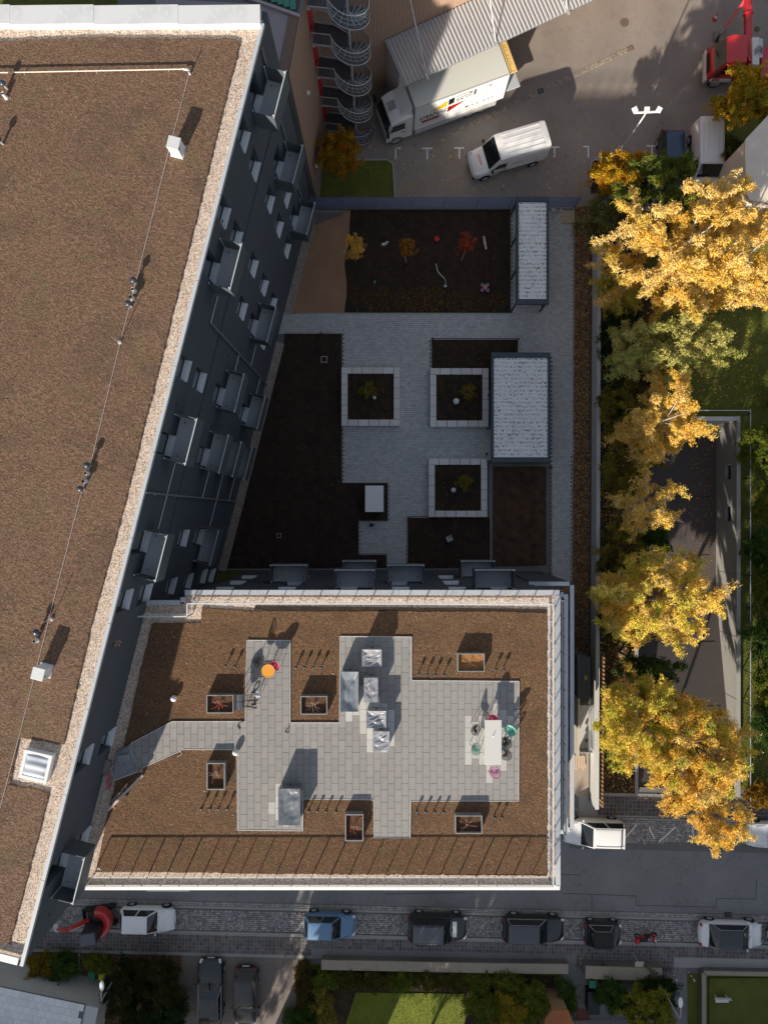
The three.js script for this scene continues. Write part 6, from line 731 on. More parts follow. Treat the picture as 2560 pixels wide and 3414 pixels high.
// ---- vans: the same body with a tall closed cabin
const canvasTex = (w, h, draw) => { const c = document.createElement('canvas'); c.width = w; c.height = h; const x = c.getContext('2d'); draw(x, w, h); const t = new THREE.CanvasTexture(c); t.colorSpace = THREE.SRGBColorSpace; return t; };
function printed(g, q, t, name, base = 0.85) { const geo = new THREE.BufferGeometry(); geo.setAttribute('position', new THREE.Float32BufferAttribute([...q[0], ...q[1], ...q[2], ...q[0], ...q[2], ...q[3]], 3)); geo.setAttribute('uv', new THREE.Float32BufferAttribute([0, 0, 1, 0, 1, 1, 0, 0, 1, 1, 0, 1], 2)); geo.computeVertexNormals(); const o = new THREE.Mesh(geo, new THREE.MeshStandardMaterial({ map: t, roughness: 0.45, side: THREE.DoubleSide })); o.name = name; o.castShadow = o.receiveShadow = true; g.add(o); return o; }
function van(label, o) {
  const { L, W, H, c } = o, g = thing('delivery_van', label, 'van', 0, 0, 0, 0, 'white vans in the yard'); g.userData.local = true; const b = new MB(), m = paint(c, { roughness: 0.4 }), hw = W / 2;
  // one lofted shell from tail to nose
  const xw = 0.27, xr = 0.13, st = [[-0.5, 0.9, H - 0.12, 0.4, 0.86], [-0.49, 0.97, H - 0.03, 0.3, 0.86], [-0.45, 1, H, 0.28, 0.86], [xr, 1, H, 0.28, 0.86], [xr + 0.035, 1, H - 0.06, 0.28, 0.87], [xw + 0.03, 1, 1.12, 0.28, 0.9], [0.4, 0.98, 0.98, 0.28, 0.88], [0.465, 0.9, 0.84, 0.3, 0.84], [0.495, 0.74, 0.66, 0.34, 0.8], [0.5, 0.6, 0.5, 0.38, 0.8]];
  const prof = ([x, w, t, bo, tw]) => { const h = w * hw; return [[0, bo], [h * 0.9, bo], [h, bo + 0.15], [h, Math.min(1.15, bo + (t - bo) * 0.6)], [h * (tw + 1) / 2, t - 0.22 * (t > 1.6 ? 1.6 : 0.5)], [h * (tw + 0.02), t - 0.05], [h * (tw - 0.1), t], [0, t + 0.03]].map(([z, y]) => [x * L, y, z]); };
  const rings = st.map(s => { const p = prof(s); return [...p, ...p.slice(1, -1).reverse().map(q => [q[0], q[1], -q[2]]), p[0]]; }), n = rings[0].length - 1;
  b.patch((u, v) => { const i = Math.min(rings.length - 1, Math.round(u * (rings.length - 1))), j = Math.min(n, Math.round(v * n)); return rings[i][j]; }, rings.length - 1, n); for (const R of [rings[0], rings[rings.length - 1]]) for (let i = 1; i < n - 1; i++) b.quad(R[0], R[i], R[i + 1], R[0]); b.build('body', m, g, { smooth: 0.7 });
  const wq = [[(xw + 0.026) * L, 1.16, hw * 0.84], [(xw + 0.026) * L, 1.16, -hw * 0.84], [(xr + 0.04) * L, H - 0.08, -hw * 0.8], [(xr + 0.04) * L, H - 0.08, hw * 0.8]]; b.quad(...subq(wq, 0, 1, 0.03, 0.97, -0.03), 0, 6, 3); b.g.pop(); b.quad(...subq(wq, 0, 1, 0.02, 0.98, wq ? 0.03 : 0)).build('windshield', M.glass, g);
  for (const s of [-1, 1]) { const z = t => s * (hw * t + 0.012); b.quad([(xw - 0.005) * L, 1.2, z(0.985)], [0.08 * L, 1.2, z(0.99)], [0.08 * L, 1.72, z(0.955)], [(xr + 0.055) * L, 1.72, z(0.945)]).build('side_window', M.glass, g); b.rbox((xw + 0.0) * L, 1.3, s * (hw + 0.12), 0.14, 0.26, 0.2, 0.05).build('mirror', M.black, g); b.rbox(0.455 * L, 0.8, s * hw * 0.76, 0.34, 0.2, 0.26, 0.06, s * 0.4, 0, -0.6).build('headlight', lampGlass, g); b.box(-0.499 * L, 1.0, s * hw * 0.86, 0.03, 0.5, 0.12).build('taillight', tailRed, g); b.box(-0.08 * L, 0.62, s * (hw + 0.008), L * 0.5, 0.1, 0.03).build('side_trim', M.black, g); b.box(0.1 * L, 1.1, s * (hw + 0.012), 0.16, 0.05, 0.03).build('door_handle', M.black, g); b.beam([0.075 * L, 0.5, s * (hw + 0.004)], [0.075 * L, 1.9, s * (hw * 0.95 + 0.004)], 0.012, 0.01).build('door_seam', M.pipe, g); }
  for (const x of [-0.31, 0.34]) for (const s of [-1, 1]) { b.cyl(x * L, 0.36, s * (hw - 0.03), 0.4, 0.4, 0.07, 20, Math.PI / 2).build('wheel_arch', M.black, g); wheel(g, x * L, s * (hw - 0.04), 0.34, s); }
  b.rbox(0.485 * L, 0.42, 0, 0.14, 0.24, W * 0.86, 0.05).build('front_bumper', M.black, g); b.rbox(-0.5 * L, 0.42, 0, 0.12, 0.16, W * 0.9, 0.04).build('rear_bumper', M.black, g); for (let i = 0; i < 5; i++) b.rbox(-0.16 * L + (i - 2) * 0.01, H + 0.028, (i - 2) * hw * 0.34, L * 0.5, 0.02, 0.1, 0.01); b.build('roof_bead', m, g);
  return g;
}
{
  const g = van('white panel van with red lettering parked slantwise in the yard', { L: 5.5, W: 2.05, H: 2.35, c: whiteP });
  const t = canvasTex(1024, 384, (x, w, h) => { x.fillStyle = '#eeeeee'; x.fillRect(0, 0, w, h); x.fillStyle = '#c8202f'; x.font = 'bold 92px sans-serif'; x.fillText('scouter', 60, 150); x.font = '58px sans-serif'; x.fillStyle = '#c79a9c'; x.fillText('CARSHARING', 480, 132); x.strokeStyle = '#b9b9bd'; x.lineWidth = 7; x.beginPath(); x.ellipse(330, 250, 300, 70, -0.35, 0, 6.3); x.stroke(); x.beginPath(); x.arc(780, 420, 260, 3.4, 5.6); x.stroke(); x.fillStyle = '#d9868c'; for (const [a, c, e] of [[700, 280, 190], [720, 304, 150], [760, 328, 90]]) x.fillRect(a, c, e, 12); });
  const hw = 1.025;
  // seen from outside the print runs from nose to tail on the left side (z-), tail to nose on the right
  printed(g, [[0.05 * 5.5, 0.72, -hw - 0.016], [-0.44 * 5.5, 0.72, -hw - 0.016], [-0.44 * 5.5, 1.72, -hw * 0.962 - 0.014], [0.05 * 5.5, 1.72, -hw * 0.962 - 0.014]], t, 'side_print');
  const tb = canvasTex(512, 160, (x, w, h) => { x.fillStyle = '#eeeeee'; x.fillRect(0, 0, w, h); x.fillStyle = '#c8202f'; x.font = 'bold 110px sans-serif'; x.fillText('scouter', 40, 115); });
  printed(g, [[0.405 * 5.5, 1.005, 0.55], [0.405 * 5.5, 1.005, -0.55], [0.33 * 5.5, 1.09, -0.55], [0.33 * 5.5, 1.09, 0.55]].map(([x, y, z]) => [x, y + 0.03, z]), tb, 'bonnet_print');
  put(g, 1690, 512, Math.PI + 16.5 * D2, 0.012, 0.9);
}
put(van('plain white van parked nose down beside the dark blue car', { L: 4.95, W: 1.92, H: 1.95, c: whiteP }), 2352, 528, -Math.PI / 2, 0.02, 0.9);
// ---- moving truck
{
  const g = thing('moving_truck', 'white moving truck with lettered box body under the canopy edge', 'truck', 0, 0, 0); g.userData.local = true; const b = new MB(), w = gloss([0.84, 0.84, 0.82], { roughness: 0.45 }), L = 6.75, W = 2.45;
  // x forward; box from -L/2 to L/2
  b.rbox(0, 2.5, 0, L, 2.8, W, 0.04).build('box_body', w, g); b.rbox(0, 3.92, 0, L - 0.1, 0.03, W - 0.12, 0.01).build('box_roof', mat([0.66, 0.66, 0.6], 0.6), g);
  for (const s of [-1, 1]) b.box(0, 3.9, s * (W / 2 - 0.02), L + 0.01, 0.07, 0.06).build('roof_edge', M.galv, g);
  b.box(-0.1, 0.95, 0, L + 2.0, 0.3, 0.9).build('chassis', M.black, g); for (const s of [-1, 1]) b.rbox(0.2, 0.82, s * (W / 2 - 0.03), L - 0.6, 0.56, 0.05, 0.02).build('side_skirt', mat([0.5, 0.5, 0.5], 0.6), g);
  const t = canvasTex(2048, 840, (x, cw, ch) => {
    const poly = (c, ...p) => { x.fillStyle = c; x.beginPath(); p.forEach(([a, d], k) => k ? x.lineTo(a, d) : x.moveTo(a, d)); x.closePath(); x.fill(); }, dash = (c, y, h, a) => a.forEach(([p, w]) => { x.fillStyle = c; x.fillRect(p, y, w, h); });
    x.fillStyle = '#ececea'; x.fillRect(0, 0, cw, ch);
    poly('#e6b41c', [330, 330], [700, 110], [700, 330]); poly('#161616', [730, 110], [860, 90], [860, 290], [730, 310]); poly('#b3161f', [730, 370], [1130, 350], [730, 580]);
    x.strokeStyle = '#222'; x.lineWidth = 20; x.beginPath(); x.moveTo(880, 100); x.lineTo(1180, 90); x.lineTo(1260, 130); x.lineTo(1180, 170); x.lineTo(890, 180); x.stroke(); poly('#161616', [1200, 100], [1270, 130], [1200, 160]); poly('#222', [1300, 80], [1345, 76], [1335, 260], [1290, 264]);
    dash('#222', 220, 44, [[910, 60], [1000, 60]]); dash('#8a4a48', 210, 34, [[1110, 50], [1180, 60]]); dash('#b8a8a6', 310, 18, [[760, 40], [820, 30], [870, 44], [940, 30], [990, 40]]);
    x.fillStyle = '#141414'; x.font = 'italic bold 175px sans-serif'; x.fillText('UMZÜGE', 70, 520); x.fillStyle = '#a5122a'; x.fillRect(150, 560, 400, 92); dash('#d98a92', 594, 22, [[260, 34], [304, 26], [340, 40], [390, 30]]); dash('#cfa6a6', 690, 12, [[90, 480]]); dash('#cfa6a6', 730, 12, [[90, 420]]);
    x.strokeStyle = '#555'; x.lineWidth = 10; x.beginPath(); x.moveTo(760, 700); x.bezierCurveTo(720, 640, 800, 600, 850, 620); x.bezierCurveTo(900, 690, 930, 610, 960, 660); x.bezierCurveTo(1000, 690, 1040, 620, 1080, 650); x.stroke();
    dash('#2a2a2a', 600, 62, [[1150, 60], [1224, 14], [1300, 26], [1410, 26], [1540, 20], [1580, 24], [1660, 24], [1760, 24]]);
    x.strokeStyle = '#c9c4c2'; x.lineWidth = 26; x.beginPath(); x.moveTo(1610, 190); x.lineTo(1560, 330); x.lineTo(1470, 430); x.moveTo(1560, 330); x.lineTo(1620, 470); x.moveTo(1600, 230); x.lineTo(1480, 300); x.stroke(); x.fillStyle = '#cf8f80'; x.beginPath(); x.arc(1650, 130, 40, 0, 6.3); x.fill(); dash('#dcd8d6', 330, 16, [[1780, 60]]);
  });
  printed(g, [[L / 2 - 0.05, 1.15, -W / 2 - 0.012], [-L / 2 + 0.05, 1.15, -W / 2 - 0.012], [-L / 2 + 0.05, 3.85, -W / 2 - 0.012], [L / 2 - 0.05, 3.85, -W / 2 - 0.012]], t, 'side_print');
  { // the back: yellow sign panel over the doors, tail lift
    const ty = canvasTex(512, 96, (x, cw, ch) => { x.fillStyle = '#e8c47c'; x.fillRect(0, 0, cw, ch); x.fillStyle = '#8a6420'; x.fillRect(10, 74, cw - 20, 12); x.fillStyle = '#a5672a'; x.fillRect(8, 6, 7, 80); x.fillRect(cw - 16, 6, 7, 80); x.fillStyle = '#a08a58'; for (const p of [110, 150, 196, 250, 330, 372, 404]) x.fillRect(p, 34 + p % 9, 18, 20); });
    b.rbox(-L / 2 - 0.28, 3.86, 0, 0.5, 0.05, W - 0.02, 0.015).build('rear_awning', mat([0.75, 0.53, 0.2], 0.7), g); printed(g, [[-L / 2 - 0.06, 3.89, -1.15], [-L / 2 - 0.06, 3.89, 1.15], [-L / 2 - 0.5, 3.89, 1.15], [-L / 2 - 0.5, 3.89, -1.15]], ty, 'awning_print');
    b.rbox(-L / 2 - 0.72, 1.15, 0.2, 1.35, 0.07, W - 0.3, 0.02).build('tail_lift', M.zinc, g); for (const s of [-1, 1]) b.beam([-L / 2 - 0.1, 0.7, s * 0.7], [-L / 2 - 0.8, 1.1, s * 0.7], 0.1, 0.12).build('lift_arm', M.black, g); b.box(-L / 2 - 0.01, 2.4, 0, 0.03, 2.5, W - 0.25).build('rear_door', M.zincBright, g); }
  // cab
  const cx = L / 2 + 1.02, st = [[-0.95, 1.0, 2.95], [-0.6, 1.0, 3.0], [0.15, 0.99, 2.85], [0.6, 0.97, 2.62], [0.95, 0.94, 1.75], [1.0, 0.92, 1.0], [0.98, 0.9, 0.6]];
  const prof = ([x, k, t]) => { const h = k * 1.14; return [[0, 0.5], [h, 0.5], [h, Math.min(1.6, t - 0.1)], [h * 0.98, t - 0.16], [h * 0.88, t - 0.02], [0, t + 0.02]].map(([z, y]) => [cx + x, y, z]); };
  const rings = st.map(s => { const p = prof(s); return [...p, ...p.slice(1, -1).reverse().map(q => [q[0], q[1], -q[2]]), p[0]]; }), n = rings[0].length - 1; b.patch((u, v) => rings[Math.round(u * (rings.length - 1))][Math.round(v * n)], rings.length - 1, n); for (const R of [rings[0], rings[rings.length - 1]]) for (let i = 1; i < n - 1; i++) b.quad(R[0], R[i], R[i + 1], R[0]); b.build('cab', w, g, { smooth: 0.6 });
  b.quad([cx + 0.975, 1.72, -0.98], [cx + 0.975, 1.72, 0.98], [cx + 0.66, 2.58, 0.95], [cx + 0.66, 2.58, -0.95]).build('windshield', M.glass, g);
  for (const s of [-1, 1]) { b.quad([cx + 0.75, 1.72, s * 1.145], [cx - 0.35, 1.72, s * 1.155], [cx - 0.35, 2.42, s * 1.14], [cx + 0.5, 2.42, s * 1.13]).build('side_window', M.glass, g); b.rbox(cx + 0.98, 2.05, s * 1.34, 0.16, 0.7, 0.24, 0.05).build('mirror', M.black, g); b.beam([cx + 0.9, 2.4, s * 1.12], [cx + 0.98, 2.4, s * 1.34], 0.04, 0.04).build('mirror_arm', M.black, g); b.rbox(cx + 0.94, 0.85, s * 0.85, 0.14, 0.2, 0.4, 0.05).build('headlight', lampGlass, g); b.beam([cx - 0.42, 0.7, s * 1.15], [cx - 0.42, 2.5, s * 1.14], 0.015, 0.015).build('door_seam', M.pipe, g); b.box(cx - 0.2, 1.4, s * 1.16, 0.18, 0.06, 0.03).build('door_handle', M.black, g); b.rbox(cx + 0.3, 0.55, s * 1.08, 1.1, 0.26, 0.16, 0.04).build('step', M.pipe, g); }
  b.rbox(cx + 0.18, 2.9, 0.05, 0.5, 0.06, 0.62, 0.05, 0, 0, -0.18).build('roof_hatch', mat([0.3, 0.33, 0.36], 0.3), g); b.rbox(cx + 0.98, 0.62, 0, 0.14, 0.3, 2.1, 0.05).build('front_bumper', mat([0.2, 0.2, 0.21], 0.6), g); b.quad([cx - 0.2, 3.02, -0.8], [cx - 0.2, 3.02, 0.8], [cx - 0.9, 3.7, 0.95], [cx - 0.9, 3.7, -0.95]).quad([cx - 0.2, 3.02, 0.8], [cx - 0.9, 3.0, 1.0], [cx - 0.9, 3.7, 0.95], [cx - 0.2, 3.02, 0.8]).quad([cx - 0.2, 3.02, -0.8], [cx - 0.9, 3.0, -1.0], [cx - 0.9, 3.7, -0.95], [cx - 0.2, 3.02, -0.8]).build('wind_deflector', w, g); b.bar([cx + 1.0, 2.64, -0.9], [cx + 1.0, 2.64, 0.9], 0.02).build('sun_visor', M.black, g);
  const tl = canvasTex(128, 128, (x) => { x.fillStyle = '#dcdcd8'; x.fillRect(0, 0, 128, 128); x.fillStyle = '#e3b520'; x.beginPath(); x.moveTo(6, 60); x.lineTo(60, 20); x.lineTo(60, 60); x.fill(); x.fillStyle = '#b3161f'; x.beginPath(); x.moveTo(62, 64); x.lineTo(122, 64); x.lineTo(62, 110); x.fill(); x.fillStyle = '#111'; x.fillRect(64, 20, 40, 36); });
  printed(g, [[cx + 0.56, 2.72, -0.35], [cx + 0.56, 2.72, 0.05], [cx + 0.25, 2.87, 0.05], [cx + 0.25, 2.87, -0.35]].map(([x, y, z]) => [x, y + 0.035, z]), tl, 'cab_emblem');
  for (const x of [cx + 0.25, -1.9, -0.9]) for (const s of [-1, 1]) wheel(g, x, s * 1.06, 0.46, s);
  const [x, z] = P(1543, 304.5, 3.9); // middle of the lower roof edge
  const a = Math.PI + 20.1 * D2; g.rotation.y = a; const n2 = V(0, 0, W / 2).applyEuler(new THREE.Euler(0, a, 0)); g.position.set(x + n2.x, 0.012, z + n2.z);
  g.updateMatrixWorld(true);
}
// ---- red crane truck
{
  const g = thing('crane_truck', 'red and white crane truck with folded boom and outrigger at the upper right', 'truck', 0, 0, 0); g.userData.local = true; const b = new MB(), red = gloss([0.55, 0.015, 0.02], { roughness: 0.4 }), wh = gloss([0.7, 0.7, 0.68]);
  // local x forward (picture left); cab front at x = 1.1
  const st = [[-0.75, 1, 2.85], [0.1, 1, 2.88], [0.55, 0.98, 2.7], [0.95, 0.96, 1.75], [1.15, 0.93, 1.35], [1.18, 0.9, 0.95]]; const prof = ([x, k, t]) => { const h = k * 1.02; return [[0, 0.75], [h, 0.75], [h, Math.min(1.7, t - 0.1)], [h * 0.98, t - 0.16], [h * 0.9, t - 0.02], [0, t]].map(([z, y]) => [x, y, z]); };
  const rings = st.map(s => { const p = prof(s); return [...p, ...p.slice(1, -1).reverse().map(q => [q[0], q[1], -q[2]]), p[0]]; }), n = rings[0].length - 1; b.patch((u, v) => rings[Math.round(u * (rings.length - 1))][Math.round(v * n)], rings.length - 1, n); for (const R of [rings[0], rings[rings.length - 1]]) for (let i = 1; i < n - 1; i++) b.quad(R[0], R[i], R[i + 1], R[0]); b.build('cab', red, g, { smooth: 0.55 });
  b.quad([0.96, 1.76, -0.9], [0.96, 1.76, 0.9], [0.58, 2.66, 0.86], [0.58, 2.66, -0.86]).build('windshield', M.glass, g); for (const s of [-1, 1]) { b.quad([0.7, 1.6, s * 1.03], [-0.45, 1.6, s * 1.03], [-0.45, 2.4, s * 1.015], [0.42, 2.4, s * 1.015]).build('side_window', M.glass, g); b.rbox(0.85, 2.0, s * 1.25, 0.14, 0.5, 0.22, 0.04).build('mirror', M.black, g); b.rbox(1.2, 0.75, s * 0.8, 0.1, 0.18, 0.3, 0.04).build('headlight', lampGlass, g); b.rbox(0.2, 0.95, s * 1.06, 1.5, 0.3, 0.14, 0.06).build('fender', wh, g); b.box(-0.1, 1.3, s * 1.03, 0.8, 0.05, 0.02).build('warning_stripe', mat([0.7, 0.2, 0.03], 0.5), g); b.rbox(-1.1, 0.85, s * 0.95, 0.6, 0.5, 0.4, 0.04).build('tank', M.galv, g); }
  b.rbox(1.2, 0.75, 0, 0.18, 0.42, 2.1, 0.05).build('bumper', wh, g); b.box(1.2, 1.25, 0, 0.04, 0.3, 1.3).build('grille', M.black, g);
  const tx = canvasTex(256, 64, x => { x.fillStyle = '#a5101a'; x.fillRect(0, 0, 256, 64); x.fillStyle = '#e6c9c6'; for (const p of [70, 96, 128, 150, 178]) { x.fillRect(p, 10 + p % 7, 16, 18); x.fillRect(p - 8, 38, 18, 14); } }); printed(g, [[0.85, 1.02, -1.14], [0.35, 1.02, -1.14], [0.35, 1.22, -1.14], [0.85, 1.22, -1.14]], tx, 'door_print');
  b.box(-3.2, 0.85, 0, 6.2, 0.25, 0.85).build('chassis', M.black, g); b.rbox(-4.3, 1.2, 0, 3.6, 0.4, 2.1, 0.04).build('deck', red, g);
  b.rbox(-1.62, 1.6, 0.15, 0.5, 1.5, 1.9, 0.04).build('control_cabinet', wh, g); b.rbox(-1.95, 2.3, 0.35, 0.3, 0.14, 1.3, 0.04).build('hose_carrier', M.galv, g); for (let i = 0; i < 4; i++) b.tube([[-1.5, 2.4, -0.2 + i * 0.12], [-1.75, 2.55, 0 + i * 0.12], [-2.05, 2.4, -0.1 + i * 0.12]], 0.02, 5).build('hose', M.black, g);
  b.box(-1.3, 1.9, 2.1, 0.42, 0.36, 4.4).build('boom', red, g); b.box(-1.3, 1.92, 3.0, 0.56, 0.46, 0.09).build('boom_collar', red, g); b.rbox(-1.3, 1.95, 4.4, 0.34, 0.3, 0.3, 0.05).build('boom_tip', mat([0.7, 0.6, 0.45], 0.6), g); b.cyl(-1.4, 1.6, -0.3, 0.25, 0.25, 1.3, 16).build('crane_column', red, g);
  b.beam([-1.2, 1.75, 4.1], [-0.35, 0.5, 3.0], 0.2, 0.2).build('outrigger_arm', red, g); b.bar([-0.5, 0.7, 3.2], [-0.2, 0.25, 2.75], 0.09, 10).build('outrigger_leg', M.pipe, g); b.rbox(-0.2, 0.12, 2.65, 0.85, 0.16, 0.75, 0.03).build('outrigger_pad', mat([0.2, 0.19, 0.17], 0.8), g); b.rbox(-2.1, 1.7, -1.05, 0.5, 0.4, 0.9, 0.06, 0, 0, 0.3).build('stowed_arm', mat([0.6, 0.12, 0.08], 0.5), g);
  for (const x of [0.35, -3.4, -4.6]) for (const s of [-1, 1]) wheel(g, x, s * 0.95, 0.5, s);
  const [x, z] = P(2438, 160, 2.88); g.position.set(x + 0.3, 0.012, z); g.rotation.y = Math.PI; g.updateMatrixWorld(true); g.scale.z = 1;
}
// ---- red mini excavator
{
  const g = thing('mini_excavator', 'red mini excavator with dark cab parked behind the white hatchback', 'excavator', 0, 0, 0); g.userData.local = true; const b = new MB(), red = gloss([0.55, 0.02, 0.015], { roughness: 0.4 });
  for (const s of [-1, 1]) { b.rbox(0, 0.2, s * 0.45, 1.7, 0.36, 0.26, 0.16, 0, 0, 0, 3).build('track', M.rubber, g); } b.box(0, 0.3, 0, 1.0, 0.2, 0.7).build('undercarriage', M.black, g);
  { const a = new THREE.Shape(); a.absarc(0, 0, 0.72, -1.5, 1.5, false); a.absarc(0, 0, 0.44, 1.5, -1.5, true); b.add(new THREE.ExtrudeGeometry(a, { depth: 0.42, bevelEnabled: true, bevelSize: 0.05, bevelThickness: 0.07, bevelSegments: 3, curveSegments: 20 }), TR(0.05, 0.62, 0, 0, -Math.PI / 2)).build('counterweight', red, g, { smooth: 0.6 }); } b.rbox(0.2, 0.85, -0.3, 0.6, 0.4, 0.42, 0.06).build('engine_cover', M.black, g); b.rbox(0.05, 0.6, 0, 1.1, 0.22, 1.05, 0.06).build('platform', M.black, g);
  b.rbox(-0.05, 1.3, 0.22, 0.85, 1.2, 0.6, 0.06).build('cab', mat([0.02, 0.022, 0.024], 0.3), g); b.rbox(-0.05, 1.94, 0.25, 0.8, 0.08, 0.62, 0.04).build('cab_roof', gloss([0.03, 0.045, 0.06]), g); b.box(-0.485, 1.4, 0.22, 0.01, 0.8, 0.5).build('front_window', M.glass, g);
  b.beam([-0.45, 0.7, -0.15], [-1.35, 1.35, -0.1], 0.16, 0.2).build('boom', red, g); b.beam([-1.3, 1.4, -0.1], [-2.15, 0.75, 0.1], 0.13, 0.16).build('arm', red, g); b.bar([-0.6, 0.9, 0], [-1.2, 1.4, -0.02], 0.04, 8).build('cylinder', M.galv, g); b.rbox(-2.25, 0.45, 0.12, 0.4, 0.42, 0.45, 0.06, 0, 0, 0.4).build('bucket', M.galv, g); b.beam([-0.9, 0.25, -0.5], [-0.9, 0.25, 0.5], 0.06, 0.3).build('dozer_blade', M.black, g);
  for (const s of [-1, 1]) b.box(0.55, 1.0, s * 0.5, 0.08, 0.06, 0.06).build('lamp', mat([0.6, 0.25, 0.02], 0.4), g);
  put(g, 330, 3066, 0.14, 0.05, 0.8); g.scale.setScalar(1.32);
}
// ---- red motor scooter
{
  const g = thing('motor_scooter', 'red motor scooter parked between the tiny black car and the white coupe', 'scooter', 0, 0, 0); g.userData.local = true; const b = new MB();
  for (const x of [-0.6, 0.62]) b.add(new THREE.TorusGeometry(0.2, 0.06, 8, 20), TR(x, 0.26, 0)).build('wheel', M.rubber, g); b.rbox(-0.42, 0.62, 0, 0.62, 0.3, 0.3, 0.1).build('rear_body', M.red, g); b.rbox(-0.35, 0.82, 0, 0.68, 0.12, 0.3, 0.06).build('seat', M.black, g); b.rbox(0.05, 0.36, 0, 0.5, 0.08, 0.32, 0.03).build('footboard', M.black, g); b.rbox(0.42, 0.66, 0, 0.14, 0.6, 0.42, 0.06, 0, 0, 0.25).build('leg_shield', M.red, g); b.bar([0.55, 0.3, 0], [0.38, 1.05, 0], 0.03).build('fork', M.galv, g); b.bar([0.38, 1.05, -0.34], [0.38, 1.05, 0.34], 0.02).build('handlebar', M.black, g); b.sph(0.48, 1.0, 0, 0.09, 12).build('headlight', lampGlass, g); b.rbox(0.62, 0.48, 0, 0.34, 0.06, 0.16, 0.03).build('front_fender', M.red, g); b.rbox(-0.85, 0.88, 0, 0.32, 0.3, 0.36, 0.06).build('top_box', M.red, g); b.bar([-0.1, 0.3, 0.05], [-0.15, 0.0, 0.2], 0.02).build('stand', M.galv, g);
  put(g, 2154, 3124, ST + 0.1, 0.05, 0.5); g.scale.setScalar(0.95);
}

// ---------------------------------------------------------------- trees and shrubs
const leafClump = (() => { // a small spray of folded leaves
  const old = seed; seed = 4242; const pos = []; for (let i = 0; i < 10; i++) { const c = V(gauss() * 0.12, gauss() * 0.08, gauss() * 0.12), q = new THREE.Quaternion().setFromEuler(new THREE.Euler(rnd(-1.2, 1.2), rnd(0, 6.3), rnd(-1.2, 1.2))), l = rnd(0.03, 0.05), w = l * 0.62; const P0 = [V(-l, 0, 0), V(0, 0.02, w), V(l, 0, 0), V(0, 0.02, -w)].map(p => p.applyQuaternion(q).add(c)); for (const k of [0, 1, 2, 0, 2, 3]) pos.push(P0[k].x, P0[k].y, P0[k].z); }
  seed = old; const g = new THREE.BufferGeometry(); g.setAttribute('position', new THREE.Float32BufferAttribute(pos, 3)); g.setAttribute('uv', new THREE.Float32BufferAttribute(new Float32Array(pos.length / 3 * 2), 2)); g.computeVertexNormals(); return g;
})();
const foliage = new THREE.MeshPhysicalMaterial({ color: 0xffffff, roughness: 0.95, transmission: 0.2, thickness: 0, side: THREE.DoubleSide, specularIntensity: 0.2 });
